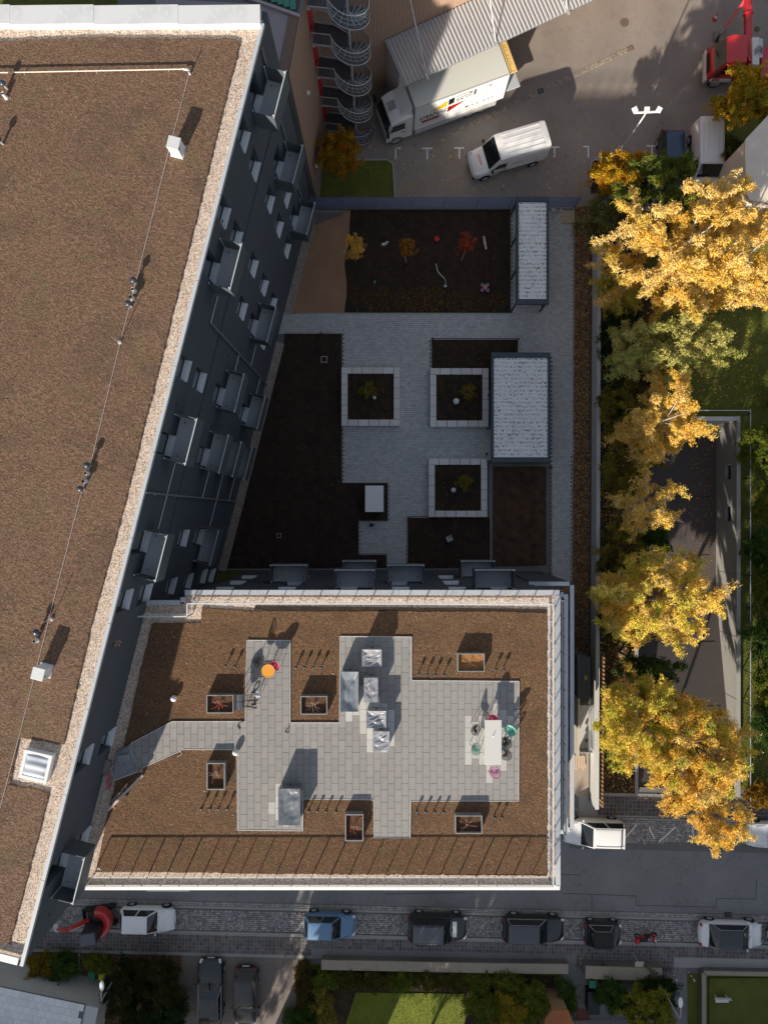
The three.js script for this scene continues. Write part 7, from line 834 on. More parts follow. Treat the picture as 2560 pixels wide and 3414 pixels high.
function tree(name, label, category, o) {
  const { x, z, h, rx, rz = rx, y0, n, cols, bark = M.bark, trunk = 0.12, limbs = 9, tuft = 0.5, droop = 0, scale = 1, lean = [0, 0], group, base = 0.02, fill = 0.35, dense = 1 } = o, g = thing(name, label, category, x, base, z, 0, group), b = new MB();
  seed = Math.floor(Math.abs(x * 977 + z * 331 + h * 77)) + 11;
  const top = [x + lean[0], h * 0.93, z + lean[1]], bend = rnd(-0.25, 0.25);
  const trunkAt = t => V(x + lean[0] * t * t + bend * Math.sin(t * 3), base + (top[1] - base) * t, z + lean[1] * t * t + bend * Math.cos(t * 2.5) - bend);
  for (let i = 0; i < 7; i++) { const a = trunkAt(i / 7), c = trunkAt((i + 1) / 7); b.bar(a.toArray(), c.toArray(), trunk * (1 - i / 8), 7, trunk * (1 - (i + 1) / 8)); } b.build('trunk', bark, g);
  const tips = [], yc = (y0 + h) / 2, ry = (h - y0) / 2;
  for (let i = 0; i < limbs; i++) {
    const t = 0.3 + 0.62 * (i + rnd(0, 0.8)) / limbs, s = trunkAt(Math.max(t * 0.85, y0 / h * 0.8)), a = i * 2.4 + rnd(-0.5, 0.5), e = rnd(0.55, 1.2), yy = y0 + (h - y0) * Math.min(1, Math.max(0.05, (t - 0.25) * 1.35 + rnd(-0.1, 0.1))), q = Math.sqrt(Math.max(0.06, 1 - ((yy - yc) / ry) ** 2));
    const end = V(x + lean[0] * 0.8 + Math.cos(a) * rx * q * e, yy - droop * e, z + lean[1] * 0.8 + Math.sin(a) * rz * q * e), mid = s.clone().lerp(end, 0.5).add(V(rnd(-0.2, 0.2), 0.35 * rnd(0.3, 1), rnd(-0.2, 0.2)));
    b.tube([s.toArray(), mid.toArray(), end.toArray()], trunk * 0.3, 5, 7);
    for (let k = 0; k < 13; k++) { const f = rnd(0.3, 1), c = f < 0.5 ? s.clone().lerp(mid, f * 2) : mid.clone().lerp(end, f * 2 - 1), d = V(gauss() * rx * 0.33 + Math.cos(a) * rx * 0.1, gauss() * ry * 0.18 - droop * 0.4, gauss() * rz * 0.33 + Math.sin(a) * rz * 0.1), tip = c.clone().add(d); if (k < 6) b.bar(c.toArray(), tip.toArray(), trunk * 0.09, 4, trunk * 0.04); tips.push([c, tip, a]); }
  }
  b.build('limbs', bark, g); g.children[g.children.length - 1].userData.kind = 'stuff';
  // loose fill of the crown between the twigs
  for (let i = 0, q = Math.round(tips.length * fill * 0.6); i < q; i++) { const u = V(gauss(), gauss(), gauss()).normalize().multiplyScalar(Math.cbrt(rnd(0.25, 1)) * 0.92); const c = V(x + lean[0] * 0.7 + u.x * rx, yc + u.y * ry, z + lean[1] * 0.7 + u.z * rz); tips.push([c, c.clone().add(V(gauss() * 0.5, gauss() * 0.3, gauss() * 0.5)), rnd(0, 6)]); }
  const list = [], mm = new THREE.Matrix4().copy(g.matrixWorld).invert();
  tips.forEach(tp => { tp[3] = pick(cols); tp[4] = rnd(0.35, 1.3); });
  for (let i = 0; i < n * 2.4; i++) { const [c, tip, , col, wgt] = tips[i % tips.length]; if (rnd() > wgt * dense) continue; const p = c.clone().lerp(tip, rnd(0.1, 1.15)).add(V(gauss(), gauss() * 0.65 - droop * rnd(0, 0.2), gauss()).multiplyScalar(tuft * 0.62)); if (p.y < base + 0.15) continue; p.applyMatrix4(mm); list.push({ m: TR(p.x, p.y, p.z, rnd(0, 6.3), rnd(-0.6, 0.6), rnd(-0.6, 0.6), scale * rnd(0.7, 1.35)), c: shade(rnd() < 0.7 ? col : pick(cols), 0.3) }); }
  scatter('crown', leafClump, foliage, list, null, null, g);
  return g;
}
const YO = [[0.9, 0.64, 0.17], [0.92, 0.68, 0.24], [0.9, 0.7, 0.17], [0.8, 0.53, 0.09], [0.92, 0.73, 0.3]], YG = [[0.66, 0.62, 0.1], [0.8, 0.68, 0.13], [0.5, 0.52, 0.09], [0.84, 0.66, 0.13]], PG = [[0.52, 0.5, 0.15], [0.6, 0.56, 0.2], [0.4, 0.42, 0.11], [0.66, 0.58, 0.2]], GR = [[0.07, 0.13, 0.025], [0.1, 0.17, 0.03], [0.05, 0.1, 0.02]], GY = [[0.16, 0.2, 0.025], [0.22, 0.24, 0.03], [0.12, 0.16, 0.02]], OR = [[0.82, 0.48, 0.08], [0.86, 0.56, 0.12], [0.84, 0.6, 0.13]], DG = [[0.03, 0.06, 0.018], [0.045, 0.075, 0.02]], OLV = [[0.24, 0.2, 0.03], [0.34, 0.27, 0.04], [0.14, 0.14, 0.03], [0.42, 0.33, 0.05]];
const bg = 'autumn trees along the ramp';
tree('birch_tree', 'huge orange yellow birch tree spreading at the upper right', 'tree', { x: 17.7, z: -15.7, h: 13, rx: 4.5, rz: 3.9, y0: 3.2, n: 17000, cols: YO, bark: M.birchBark, trunk: 0.2, limbs: 17, tuft: 0.42, droop: 0.5, group: bg, lean: [0.6, -0.3], fill: 0.7 });
tree('birch_tree', 'smaller orange birch behind the huge one, near the cream house', 'tree', { x: 22.3, z: -15.6, h: 11, rx: 2.7, rz: 3.0, y0: 3, n: 6500, cols: YO, bark: M.birchBark, trunk: 0.14, limbs: 11, tuft: 0.45, droop: 0.4, group: bg, fill: 0.7 });
tree('broadleaf_tree', 'pale green yellow tree just below the huge orange birch', 'tree', { x: 18.3, z: -10.6, h: 9, rx: 4.3, rz: 1.9, y0: 2.5, n: 9000, cols: PG, trunk: 0.16, limbs: 12, tuft: 0.42, group: bg, fill: 0.8 });
tree('birch_tree', 'slim golden birch above the narrow end of the ramp', 'tree', { x: 17.2, z: -5.6, h: 10.5, rx: 2.2, rz: 2.6, y0: 2.5, n: 6000, cols: YO, bark: M.birchBark, trunk: 0.13, limbs: 11, tuft: 0.4, droop: 0.3, group: bg, lean: [0.4, 0] });
tree('birch_tree', 'half bare birch with pale branches in the middle of the tree row', 'tree', { x: 16.9, z: -0.4, h: 9.5, rx: 2.0, rz: 2.0, y0: 3, n: 1500, cols: YO, bark: M.birchBark, trunk: 0.15, limbs: 12, tuft: 0.34, group: bg, fill: 0 });
tree('birch_tree', 'broad golden yellow tree overhanging the middle of the ramp', 'tree', { x: 17.0, z: 5.3, h: 11, rx: 3.9, rz: 2.7, y0: 2.8, n: 13000, cols: [...YO, [0.86, 0.74, 0.14], [0.74, 0.68, 0.12], [0.88, 0.76, 0.2]], trunk: 0.18, limbs: 15, tuft: 0.45, droop: 0.3, group: bg, fill: 0.8 });
tree('broadleaf_tree', 'green yellow tree beside the wooden picket fence', 'tree', { x: 16.2, z: 13.6, h: 10.5, rx: 2.7, rz: 3.6, y0: 2.4, n: 9500, cols: [...YG, ...YG, ...YO], trunk: 0.17, limbs: 13, tuft: 0.44, group: bg, fill: 0.7 });
tree('birch_tree', 'large orange tree over the lower end of the ramp', 'tree', { x: 18.9, z: 14.6, h: 11.5, rx: 3.3, rz: 3.2, y0: 3, n: 11000, cols: [...YO, ...OR, ...YG], trunk: 0.18, limbs: 14, tuft: 0.42, droop: 0.3, group: bg, fill: 0.8, lean: [0.4, 0] });
tree('birch_tree', 'orange birch reaching out over the street', 'tree', { x: 19.9, z: 18.6, h: 10.5, rx: 2.3, rz: 2.0, y0: 4, n: 4600, cols: YO, bark: M.birchBark, trunk: 0.13, limbs: 10, tuft: 0.38, droop: 0.3, group: bg, lean: [0.5, 0.4] });
tree('yew_tree', 'dark green slanting yew between two yellow trees', 'tree', { x: 17.0, z: 10.2, h: 5.4, rx: 2.3, rz: 0.8, y0: 1.2, n: 2200, cols: [[0.1, 0.15, 0.04], [0.14, 0.19, 0.06], [0.06, 0.11, 0.03]], trunk: 0.12, limbs: 9, tuft: 0.3, lean: [1.2, 0.8], group: bg });
tree('holly_shrub', 'small bright green shrub beside the half bare birch', 'shrub', { x: 18.9, z: 2.0, h: 3.2, rx: 1.1, y0: 0.4, n: 1300, cols: GR, trunk: 0.05, limbs: 8, tuft: 0.25, fill: 0.5 });
for (const [x, z, h, r, c, l] of [[16.3, -7.4, 4.6, 1.5, OLV, 'dull olive shrub under the slim golden birch'], [16.2, -3.0, 4.2, 1.5, OLV, 'olive brown shrub along the white wall, above the half bare birch'], [16.3, 2.4, 4.4, 1.5, OLV, 'olive brown shrub along the white wall, below the half bare birch'], [16.1, 7.4, 4, 1.3, [[0.2, 0.16, 0.03], [0.12, 0.13, 0.03]], 'dull yellow shrub at the wall beside the broad golden tree'], [16.2, -11.8, 3.6, 1.3, DG, 'dark green shrub at the wall under the pale green tree'], [16.6, -9.0, 4.2, 1.7, DG, 'dark evergreen shrub below the pale green tree'], [15.9, -15.5, 4.2, 1.2, YG, 'yellow green shrub overhanging the white wall at the huge birch']]) tree('wall_shrub', l, 'shrub', { x: x + 0.2, z, h: h + 0.6, rx: r * 1.15, rz: r * 1.55, y0: 0.5, n: 2300, cols: c, trunk: 0.06, limbs: 9, tuft: 0.3, fill: 0.5, group: 'shrubs behind the white wall' });
// service yard
tree('maple_tree', 'round orange maple beside the foot of the spiral stair', 'tree', { x: -3.05, z: -24.45, h: 4.7, rx: 1.4, y0: 2.1, n: 3600, cols: [[0.42, 0.25, 0.02], [0.5, 0.27, 0.02], [0.45, 0.16, 0.015], [0.34, 0.25, 0.02]], trunk: 0.07, limbs: 12, tuft: 0.22, fill: 0.8 });
tree('maple_tree', 'bright yellow maple beside the red crane truck', 'tree', { x: 24.4, z: -28.0, h: 5.6, rx: 1.9, y0: 2.2, n: 4600, cols: [[0.6, 0.4, 0.03], [0.5, 0.36, 0.03], [0.62, 0.34, 0.03], [0.3, 0.28, 0.03]], trunk: 0.09, limbs: 13, tuft: 0.26, fill: 0.7 });
tree('maple_tree', 'orange yellow maple in the bed below the yard lamp', 'tree', { x: 15.9, z: -22.9, h: 5.2, rx: 1.9, rz: 1.4, y0: 1.4, n: 3600, cols: [[0.6, 0.3, 0.02], [0.62, 0.4, 0.03], [0.5, 0.32, 0.02]], trunk: 0.08, limbs: 12, tuft: 0.26, fill: 0.6 });
tree('broadleaf_tree', 'leafy green tree between the orange maple and the white van', 'tree', { x: 18.3, z: -20.7, h: 7.8, rx: 3.0, rz: 2.3, y0: 1.4, n: 6200, cols: [[0.12, 0.17, 0.03], [0.17, 0.22, 0.035], [0.08, 0.12, 0.025], [0.3, 0.3, 0.04]], trunk: 0.13, limbs: 13, tuft: 0.34, fill: 0.4 });
tree('bare_shrub', 'thin olive shrub with bare twigs at the end of the blue fence', 'shrub', { x: 14.8, z: -20.4, h: 3.8, rx: 1.4, y0: 0.6, n: 1100, cols: [[0.2, 0.2, 0.06], [0.28, 0.26, 0.09]], bark: M.birchBark, trunk: 0.05, limbs: 14, tuft: 0.22, fill: 0.3 });
tree('garden_shrub', 'dim green and yellow shrub on the grass beside the white van', 'shrub', { x: 24.2, z: -25.0, h: 2.6, rx: 1.0, rz: 1.4, y0: 0.3, n: 1200, cols: [[0.1, 0.1, 0.02], [0.2, 0.15, 0.02], [0.06, 0.07, 0.02]], trunk: 0.05, limbs: 8, tuft: 0.3, fill: 0.5 });
// young trees in the courtyard
tree('young_tree', 'slim bright orange young tree at the left of the upper bed', 'tree', { x: -2.04, z: -18.2, h: 4.2, rx: 0.5, y0: 1.8, n: 620, cols: OR, bark: M.paleWood, trunk: 0.045, limbs: 8, tuft: 0.13, fill: 0.5, base: 0.07, scale: 0.8 });
tree('young_tree', 'thin rusty orange young tree in the middle of the upper bed', 'tree', { x: 1.6, z: -18.1, h: 4.0, rx: 0.5, y0: 1.9, n: 300, cols: [[0.4, 0.15, 0.02], [0.45, 0.22, 0.03]], bark: M.paleWood, trunk: 0.045, limbs: 8, tuft: 0.14, fill: 0.2, base: 0.07, scale: 0.75 });
tree('young_tree', 'thin red leaved young tree at the right of the upper bed', 'tree', { x: 5.55, z: -18.2, h: 4.6, rx: 0.5, y0: 2.4, n: 240, cols: [[0.5, 0.06, 0.03], [0.45, 0.1, 0.05]], bark: M.paleWood, trunk: 0.045, limbs: 8, tuft: 0.14, fill: 0.2, base: 0.07, scale: 0.75 });
PL.forEach(([x, z], i) => { const q = [[-0.15, -0.35], [0.5, -0.25], [0.3, -0.35]][i], where = ['the left block planter', 'the planter beside the wide shelter', 'the planter below the wide shelter'][i]; tree('young_tree', 'sparse yellow sapling in ' + where, 'tree', { x: x + q[0], z: z + q[1], h: 1.9, rx: 0.55, y0: 0.7, n: 300, cols: [[0.3, 0.22, 0.02], [0.22, 0.18, 0.02]], bark: M.paleWood, trunk: 0.02, limbs: 8, tuft: 0.16, fill: 0.3, base: 0.4, scale: 0.6 });
  const g = thing('tree_stake', 'wooden tripod stake tied round the sapling in ' + where, 'stake', x + q[0], 0.4, z + q[1], 0, 'tripod stakes in the planters'), b = new MB(), pt = [0, 1, 2].map(k => [x + q[0] + 0.33 * Math.cos(k * 2.1 + i), z + q[1] + 0.33 * Math.sin(k * 2.1 + i)]); pt.forEach(p => b.bar([p[0], 0.4, p[1]], [p[0], 1.3, p[1]], 0.025).build('post', M.paleWood, g)); pt.forEach((p, k) => { const r = pt[(k + 1) % 3]; b.beam([p[0], 1.27, p[1]], [r[0], 1.27, r[1]], 0.03, 0.05).build('cross_bar', M.paleWood, g); }); });
// low planting in the beds (ground cover)
function cover2(name, polys, n, cols, y, s, label) { const list = []; polys.forEach(([pts, w]) => { for (let i = 0; i < n * w; i++) { const [x, z] = inside(pts); list.push({ m: TR(x, y + 0.05 * s, z, rnd(0, 6.3), rnd(-0.4, 0.4), 0, s * rnd(0.6, 1.3)), c: shade(pick(cols), 0.3) }); } }); scatter(name, leafClump, foliage, list, label, 'ground cover'); }
seed = 99;
cover2('bed_leaves', [[upperBed, 1], [bigBed, 0.75], [lowBed, 0.2], [rectPts(3.4, -12.4, 9.6, -10.5), 0.25]], 3400, [[0.17, 0.08, 0.025], [0.28, 0.16, 0.03], [0.09, 0.05, 0.02], [0.34, 0.22, 0.03], [0.06, 0.07, 0.02]], 0.08, 0.36, 'scattered brown leaves and small plants in the courtyard beds');
cover2('bed_plants', [[[P(1180, 960), P(1690, 985), P(1690, 1040), P(1190, 1040)], 1], [[P(1330, 960), P(1480, 960), P(1480, 1040), P(1330, 1040)], 0.4]], 520, [[0.44, 0.32, 0.03], [0.32, 0.2, 0.03], [0.48, 0.22, 0.03], [0.16, 0.1, 0.03]], 0.1, 0.5, 'yellow and orange low plants along the lower edge of the upper bed');
{ const pts = PL.map(([x, z]) => [rectPts(x - 1.6, z - 1.6, x + 1.6, z + 1.6), 1]); cover2('planter_plants', pts, 200, [[0.07, 0.11, 0.02], [0.28, 0.22, 0.03], [0.12, 0.07, 0.02]], 0.42, 0.55, 'small plants and leaves on the soil of the block planters'); }
// fallen leaves
function leaves(name, polys, y, cols, label, s = 1) { const list = []; polys.forEach(([pts, n]) => { for (let i = 0; i < n; i++) { const [x, z] = inside(pts); list.push({ m: TS(x, y + rnd(0.004, 0.012), z, rnd(0, 6.3), s * rnd(0.9, 2), 1, s * rnd(0.8, 1.6)), c: shade(pick(cols), 0.35) }); } }); scatter(name, leafFlat, leafMat, list, label, 'fallen leaves'); }
const LC = [[0.45, 0.26, 0.03], [0.5, 0.34, 0.05], [0.3, 0.12, 0.02], [0.55, 0.4, 0.08]];
leaves('yard_leaves', [[[P(1060, 480), P(2100, 480), P(2100, 660), P(1060, 660)], 170], [[P(1300, 500), P(1960, 500), P(1960, 655), P(1300, 655)], 190], [[P(1250, 400), P(2330, 130), P(2330, 480), P(1250, 480)], 60]], 0.016, LC, 'yellow leaves scattered over the service yard', 1.3);
leaves('strip_leaves', [[[P(1914, 690), P(1966, 690), P(1962, 2130), P(1906, 1945)], 2600]], 0.065, [[0.25, 0.11, 0.04], [0.34, 0.17, 0.06], [0.14, 0.06, 0.03], [0.4, 0.28, 0.1]], 'brown leaves covering the gravel strip by the white wall', 1.1);
leaves('woodland_leaves', [[rectPts(15.3, -21, 18.1, 20.5), 2600], [rectPts(18.6, -17, 27.5, -7.5), 900], [rectPts(26.1, -6, 28.5, 20), 400]], 0.035, LC, 'yellow leaves lying under the trees and on the right lawn', 1.2);
leaves('ramp_leaves', [[rectPts(23.3, -6, 25.2, 5.9), 420], [rectPts(18.6, -6, 25, 5.9), 150]], -2.84, [[0.3, 0.14, 0.04], [0.4, 0.22, 0.06], [0.2, 0.09, 0.03]], 'brown leaves lying on the flat end of the ramp');
leaves('street_leaves', [[Sr(-28, 0.3, 30, 3.6), 380], [[P(1990, 2650), P(2560, 2660), P(2560, 2820), P(1990, 2810)], 260]], 0.11, LC, 'yellow leaves scattered on the cobbles and sidewalk');
leaves('roof_leaves', [[[cI(0, 620, RY), cI(300, 630, RY), cL(300, 740, RY), cK(0, 735, RY), cJ(640, 720, RY), cG(935, 700, RY)], 260]], RY + 0.085, [[0.4, 0.05, 0.03], [0.45, 0.3, 0.2], [0.3, 0.2, 0.1]], 'small red and tan leaves on the planted terrace roof', 0.8);
// shrubs of the right garden
[[26.9, -4.4, 1.5, GY], [27.5, -0.8, 1.5, GY], [27.0, 2.6, 1.4, GR], [27.7, 5.6, 1.5, GY], [27.2, 9, 1.5, GR], [27.6, 12.3, 1.4, GY], [27.3, 15.6, 1.3, GR], [29, -8, 1.8, GR]].forEach(([x, z, r, c], i) => tree('hedge_shrub', ['topmost green shrub beside the ramp fence', 'second green shrub from the top beside the ramp fence', 'third shrub from the top beside the ramp fence, dark green', 'middle yellow green shrub beside the ramp fence', 'dark green shrub below the middle of the ramp fence', 'yellow green shrub near the lower ramp fence', 'lowest dark green shrub beside the ramp fence', 'dark shrub on the lawn at the right picture edge'][i], 'shrub', { x, z, h: 2.6, rx: r, rz: r * 1.2, y0: 0.3, n: 2000, cols: c, trunk: 0.05, limbs: 9, tuft: 0.32, fill: 0.6, group: 'shrubs beside the ramp fence' }));
tree('round_shrub', 'round golden brown shrub at the lower end of the ramp fence', 'shrub', { x: 26.9, z: 20.0, h: 1.9, rx: 1.25, rz: 0.95, y0: 0.2, n: 2800, cols: [[0.34, 0.2, 0.02], [0.42, 0.27, 0.03], [0.24, 0.12, 0.02]], trunk: 0.05, limbs: 10, tuft: 0.16, fill: 1.5, scale: 0.7 });
{ // wooden picket fence along the wall
  const g = thing('picket_fence', 'weathered wooden picket fence below the yellow trees, along the white wall', 'fence', 15.5, 0, 15), b = new MB(); for (let i = 0; i < 38; i++) b.box(15.42 - i * 0.004, 0.8, 10 + i * 0.29, 0.035, 1.5 + rnd(-0.05, 0.05), 0.16, 0, 0, -0.12).build('picket', M.wood, g); for (const y of [0.4, 1.2]) b.box(15.48, y, 15.4, 0.04, 0.08, 11).build('rail', M.wood, g);
}

// ---------------------------------------------------------------- gardens south of the street, and the houses that shade it
{
  const b = new MB(); let g;
  // houses beyond the lower picture edge; their roofs throw the shade over the street
  const house = (x0, x1, label) => { const w = (x0 + x1) / 2, o = thing('row_house', label, 'building', w, 0, 44.5); b.box(w, 3.1, 44.5, x1 - x0, 6.2, 8).build('wall', M.wall, o); const y = 6.2, r = 10.2; b.quad([x0 - 0.3, y, 40.2], [x1 + 0.3, y, 40.2], [x1 + 0.3, r, 43.4], [x0 - 0.3, r, 43.4]).quad([x0 - 0.3, r, 43.4], [x1 + 0.3, r, 43.4], [x1 + 0.3, y, 48.8], [x0 - 0.3, y, 48.8]); for (const x of [x0, x1]) b.quad([x, y, 40.4], [x, y, 48.6], [x, r - 0.1, 43.4], [x, y, 40.4]); b.build('roof', mat([0.2, 0.08, 0.05], 0.85), o); for (let i = 0; i < Math.floor((x1 - x0) / 2.6); i++) for (const yy of [1.6, 4.4]) b.box(x0 + 1.3 + i * 2.6, yy, 40.49, 1.1, 1.3, 0.06).build('window', M.glass, o); };
  house(-42, -14.8, 'long row house south of the street, left of the gap'); house(-9.4, -4.9, 'narrow house south of the street, right of the gap'); house(4.2, 46, 'long row house south of the street on the right');
  for (const [x, l] of [[-3.4, 'leafy tree south of the street beside the narrow house'], [0.4, 'leafy tree south of the street above the sunny lawn'], [3.3, 'leafy tree south of the street beside the long right house']]) tree('garden_tree', l, 'tree', { x, z: 43.6, h: 11, rx: 2.2, rz: 1.7, y0: 4.4, n: 5200, cols: YG, trunk: 0.16, limbs: 13, tuft: 0.4, fill: 1.2 });
  tree('garden_tree', 'loose birch south of the street in the gap between houses', 'tree', { x: -13.2, z: 45.5, h: 9.5, rx: 1.3, rz: 1.6, y0: 2, n: 900, cols: YG, bark: M.birchBark, trunk: 0.12, limbs: 10, tuft: 0.4, fill: 0.3 });

  // ground of the gardens
  kind(new MB().sheet([S(-14.5, 3.75), S(-6.1, 3.75), [-6.6, 40], [-15.5, 40]], 0.02).build('driveway', tmat(T.asphalt, 0.85, 0.006, { color: lin([1.0, 0.86, 0.76]) })), 'structure');
  kind(new MB().sheet([S(-30, 3.75), S(-14.5, 3.75), [-15.5, 40], [-30, 40]], 0.02).build('front_garden', M.litter), 'structure');
  kind(new MB().sheet([S(12.9, 3.75), S(22, 3.75), [22, 40], [12.9, 40]], 0.02).build('side_lane', M.asphalt), 'structure');
  kind(new MB().sheet([S(-5.9, 4.6), S(12.5, 4.6), [12.5, 40], [-5.9, 40]], 0.025).build('planting_bed', tmat(T.soil, 0.95, 0.05, { color: lin([1.5, 1.6, 1.2]) })), 'structure');
  kind(new MB().prism([cK(620, 1462), cK(1290, 1470), cK(1290, 1900), cK(480, 1900)], 0.03, 0.07).build('lawn', tmat(T.grass, 0.95, 0.05, { color: lin([1.3, 1.35, 0.8]) })), 'structure');
  kind(new MB().prism([cL(1292, 1372), cL(1800, 1372), cL(1800, 1800), cL(1292, 1800)], 0.02, 0.1).build('lawn', M.grass), 'structure');
  // garden walls with wide copings
  const wall = (pts, h, w, label, m = M.concrete) => { const o = thing('garden_wall', label, 'wall', pts[0][0], 0, pts[0][1], 0, 'garden walls south of the street'); for (let i = 0; i + 1 < pts.length; i++) { const [a, c] = pts[i], [d, e] = pts[i + 1]; b.beam([a, h / 2, c], [d, h / 2, e], w * 0.8, h); } b.build('wall', M.concreteDark, o); for (let i = 0; i + 1 < pts.length; i++) { const [a, c] = pts[i], [d, e] = pts[i + 1], n = Math.max(1, Math.round(Math.hypot(d - a, e - c) / 2)); for (let j = 0; j < n; j++) { const t0 = j / n, t1 = (j + 1) / n; b.beam([a + (d - a) * t0, h + 0.04, c + (e - c) * t0], [a + (d - a) * t1 - 0.012, h + 0.04, c + (e - c) * t1], w, 0.08).build('coping_stone', m, o); } } };
  const tanC = tmat(T.concrete, 0.9, 0.006, { color: lin([0.36, 0.31, 0.24]) });
  wall([cK(408, 1292, 0.7), cL(-60, 1312, 0.7), cL(430, 1318, 0.7)], 0.7, 0.7, 'long low garden wall with wide pale coping below the parked cars', tanC);
  wall([cL(535, 1338, 0.9), cL(1005, 1352, 0.9)], 0.9, 0.9, 'broad topped garden wall left of the striped posts', tanC);
  wall([cL(1262, 1780, 0.5), cL(1262, 1342, 0.5), cL(1800, 1352, 0.5)], 0.5, 0.3, 'low wall framing the lawn at the lower right', tanC);
  wall([cJ(20, 1390, 0.4), cJ(130, 1392, 0.4)], 0.4, 0.25, 'short low wall under the corner of the tall block');
  wall([cJ(490, 1225, 0.3), cJ(490, 1330, 0.3)], 0.3, 0.12, 'narrow bed kerb left of the three bins');
  // wheelie bins
  const bin = (u, v, c, label) => { const [x, z] = cJ(u, v, 1), o = thing('wheelie_bin', label, 'bin', x, 0.03, z, 0, 'wheelie bins by the hedge'); const m = mat(c, 0.5); b.add(new THREE.CylinderGeometry(0.34, 0.28, 0.92, 4), TR(x, 0.5, z, Math.PI / 4)).build('body', m, o); b.rbox(x, 1.0, z, 0.5, 0.07, 0.56, 0.03).build('lid', m, o); for (const s of [-1, 1]) b.add(new THREE.TorusGeometry(0.09, 0.03, 6, 14), TR(x + s * 0.22, 0.14, z - 0.25, Math.PI / 2)).build('wheel', M.rubber, o); b.bar([x - 0.18, 1.02, z - 0.3], [x + 0.18, 1.02, z - 0.3], 0.02).build('handle', m, o); };
  bin(565, 1366, [0.02, 0.16, 0.09], 'green wheelie bin, leftmost of the three bins'); bin(630, 1368, [0.5, 0.46, 0.02], 'yellow lidded bin in the middle of the three bins'); bin(692, 1368, [0.48, 0.43, 0.02], 'yellow lidded bin, rightmost of the three bins');
  { const [x, z] = cL(582, 1415, 1); g = thing('wheelie_bin', 'dark green bin behind the broad garden wall', 'bin', x, 0.03, z); b.add(new THREE.CylinderGeometry(0.36, 0.3, 0.95, 4), TR(x, 0.5, z, Math.PI / 4)).build('body', mat([0.02, 0.16, 0.1], 0.5), g); b.rbox(x, 1.0, z, 0.52, 0.07, 0.56, 0.03).build('lid', mat([0.02, 0.18, 0.11], 0.5), g); b.bar([x - 0.18, 1.03, z - 0.3], [x + 0.18, 1.03, z - 0.3], 0.02).build('handle', M.black, g); }
  // black covered object and the chest behind the wall
  { const [x, z] = cJ(522, 1500, 1.1); g = thing('covered_grill', 'bulky object under a black cover beside the white tiled roof', 'cover', x, 0, z, 0.2); b.patch((u, v) => { const e = Math.min(u, 1 - u, v, 1 - v), a = Math.min(1, e * 7); return [x + (u - 0.5) * 1.5, 0.05 + 1.1 * a * (0.8 + 0.4 * fbm(u, v, 3, 2, 4)), z + (v - 0.5) * 1.3]; }, 18, 16).build('cover', mat([0.012, 0.014, 0.016], 0.6), g, { smooth: 0.7 }); b.box(x + 0.1, 1.22, z - 0.2, 0.12, 0.02, 0.3, 0.5).build('label_patch', M.whitePaint, g); b.box(x, 0.4, z, 1.0, 0.7, 0.8).build('grill_body', M.black, g); }
  { const [x, z] = cL(588, 1535, 0.9); g = thing('garden_chest', 'long black storage chest beside the garden path', 'chest', x, 0, z); b.rbox(x, 0.42, z, 0.8, 0.8, 1.55, 0.05).build('body', M.black, g); b.rbox(x, 0.86, z, 0.86, 0.1, 1.62, 0.04).build('lid', mat([0.02, 0.022, 0.026], 0.45), g); b.box(x + 0.44, 0.8, z, 0.03, 0.06, 0.2).build('latch', M.galv, g); }
  // street lamps
  const lamp = (hu, hv, bu, bv, f, h, label) => { const [hx, hz] = f(hu, hv, h), [bx, bz] = f(bu, bv, h - 0.2), o = thing('street_lamp', label, 'street lamp', bx, 0, bz, 0, 'street lamps south of the street'); b.cyl(bx, h / 2, bz, 0.06, 0.04, h, 10).build('pole', M.galv, o); b.tube([[bx, h - 0.05, bz], [bx + (hx - bx) * 0.3, h + 0.15, bz + (hz - bz) * 0.3], [hx, h + 0.1, hz]], 0.03, 6).build('arm', M.galv, o); b.add(new THREE.SphereGeometry(1, 16, 10), TR(hx, h + 0.12, hz, 0, 0, 0, V(0.16, 0.09, 0.36))).build('lantern', M.white, o, { smooth: 1 }); b.cyl(bx, 0.1, bz, 0.1, 0.1, 0.2, 10).build('base', M.concrete, o); };
  lamp(632, 1418, 634, 1500, cJ, 4.6, 'white headed street lamp beside the yellow bins'); lamp(1115, 1520, 1108, 1612, cL, 4.6, 'white headed street lamp between hedge and lane');
  // striped posts, board on a stand, garden bench
  for (const [u, v, l] of [[1062, 1335, 'left of two red and white striped posts in the lane mouth'], [1168, 1338, 'right of two red and white striped posts in the lane mouth']]) { const [x, z] = cL(u, v), o = thing('striped_post', l, 'bollard', x, 0.02, z, 0, 'striped posts in the lane mouth'); for (let i = 0; i < 5; i++) b.cyl(x, 0.1 + i * 0.2, z, 0.045, 0.045, 0.2, 10).build(i % 2 ? 'red_band' : 'white_band', i % 2 ? M.red : M.white, o); b.sph(x, 1.0, z, 0.05, 10).build('cap', M.white, o); }
  { const [x, z] = cL(866, 1290, 1.6); g = thing('notice_board', 'small pale board on a post at the garden wall', 'sign', x, 0, z); b.bar([x, 0, z], [x, 1.6, z], 0.035).build('post', M.galv, g); b.rbox(x, 1.62, z, 0.6, 0.05, 0.42, 0.01, 0, 0.25).build('board', mat([0.5, 0.4, 0.33], 0.8), g); }
  { const a = cL(905, 1288, 0.9), c = cL(1010, 1412, 0.9); tag(new MB().beam([a[0], 1.05, a[1]], [c[0], 1.02, c[1]], 0.22, 0.1).build('timber_log', M.bark), 'dark log lying slantwise across the broad garden wall', 'log'); }
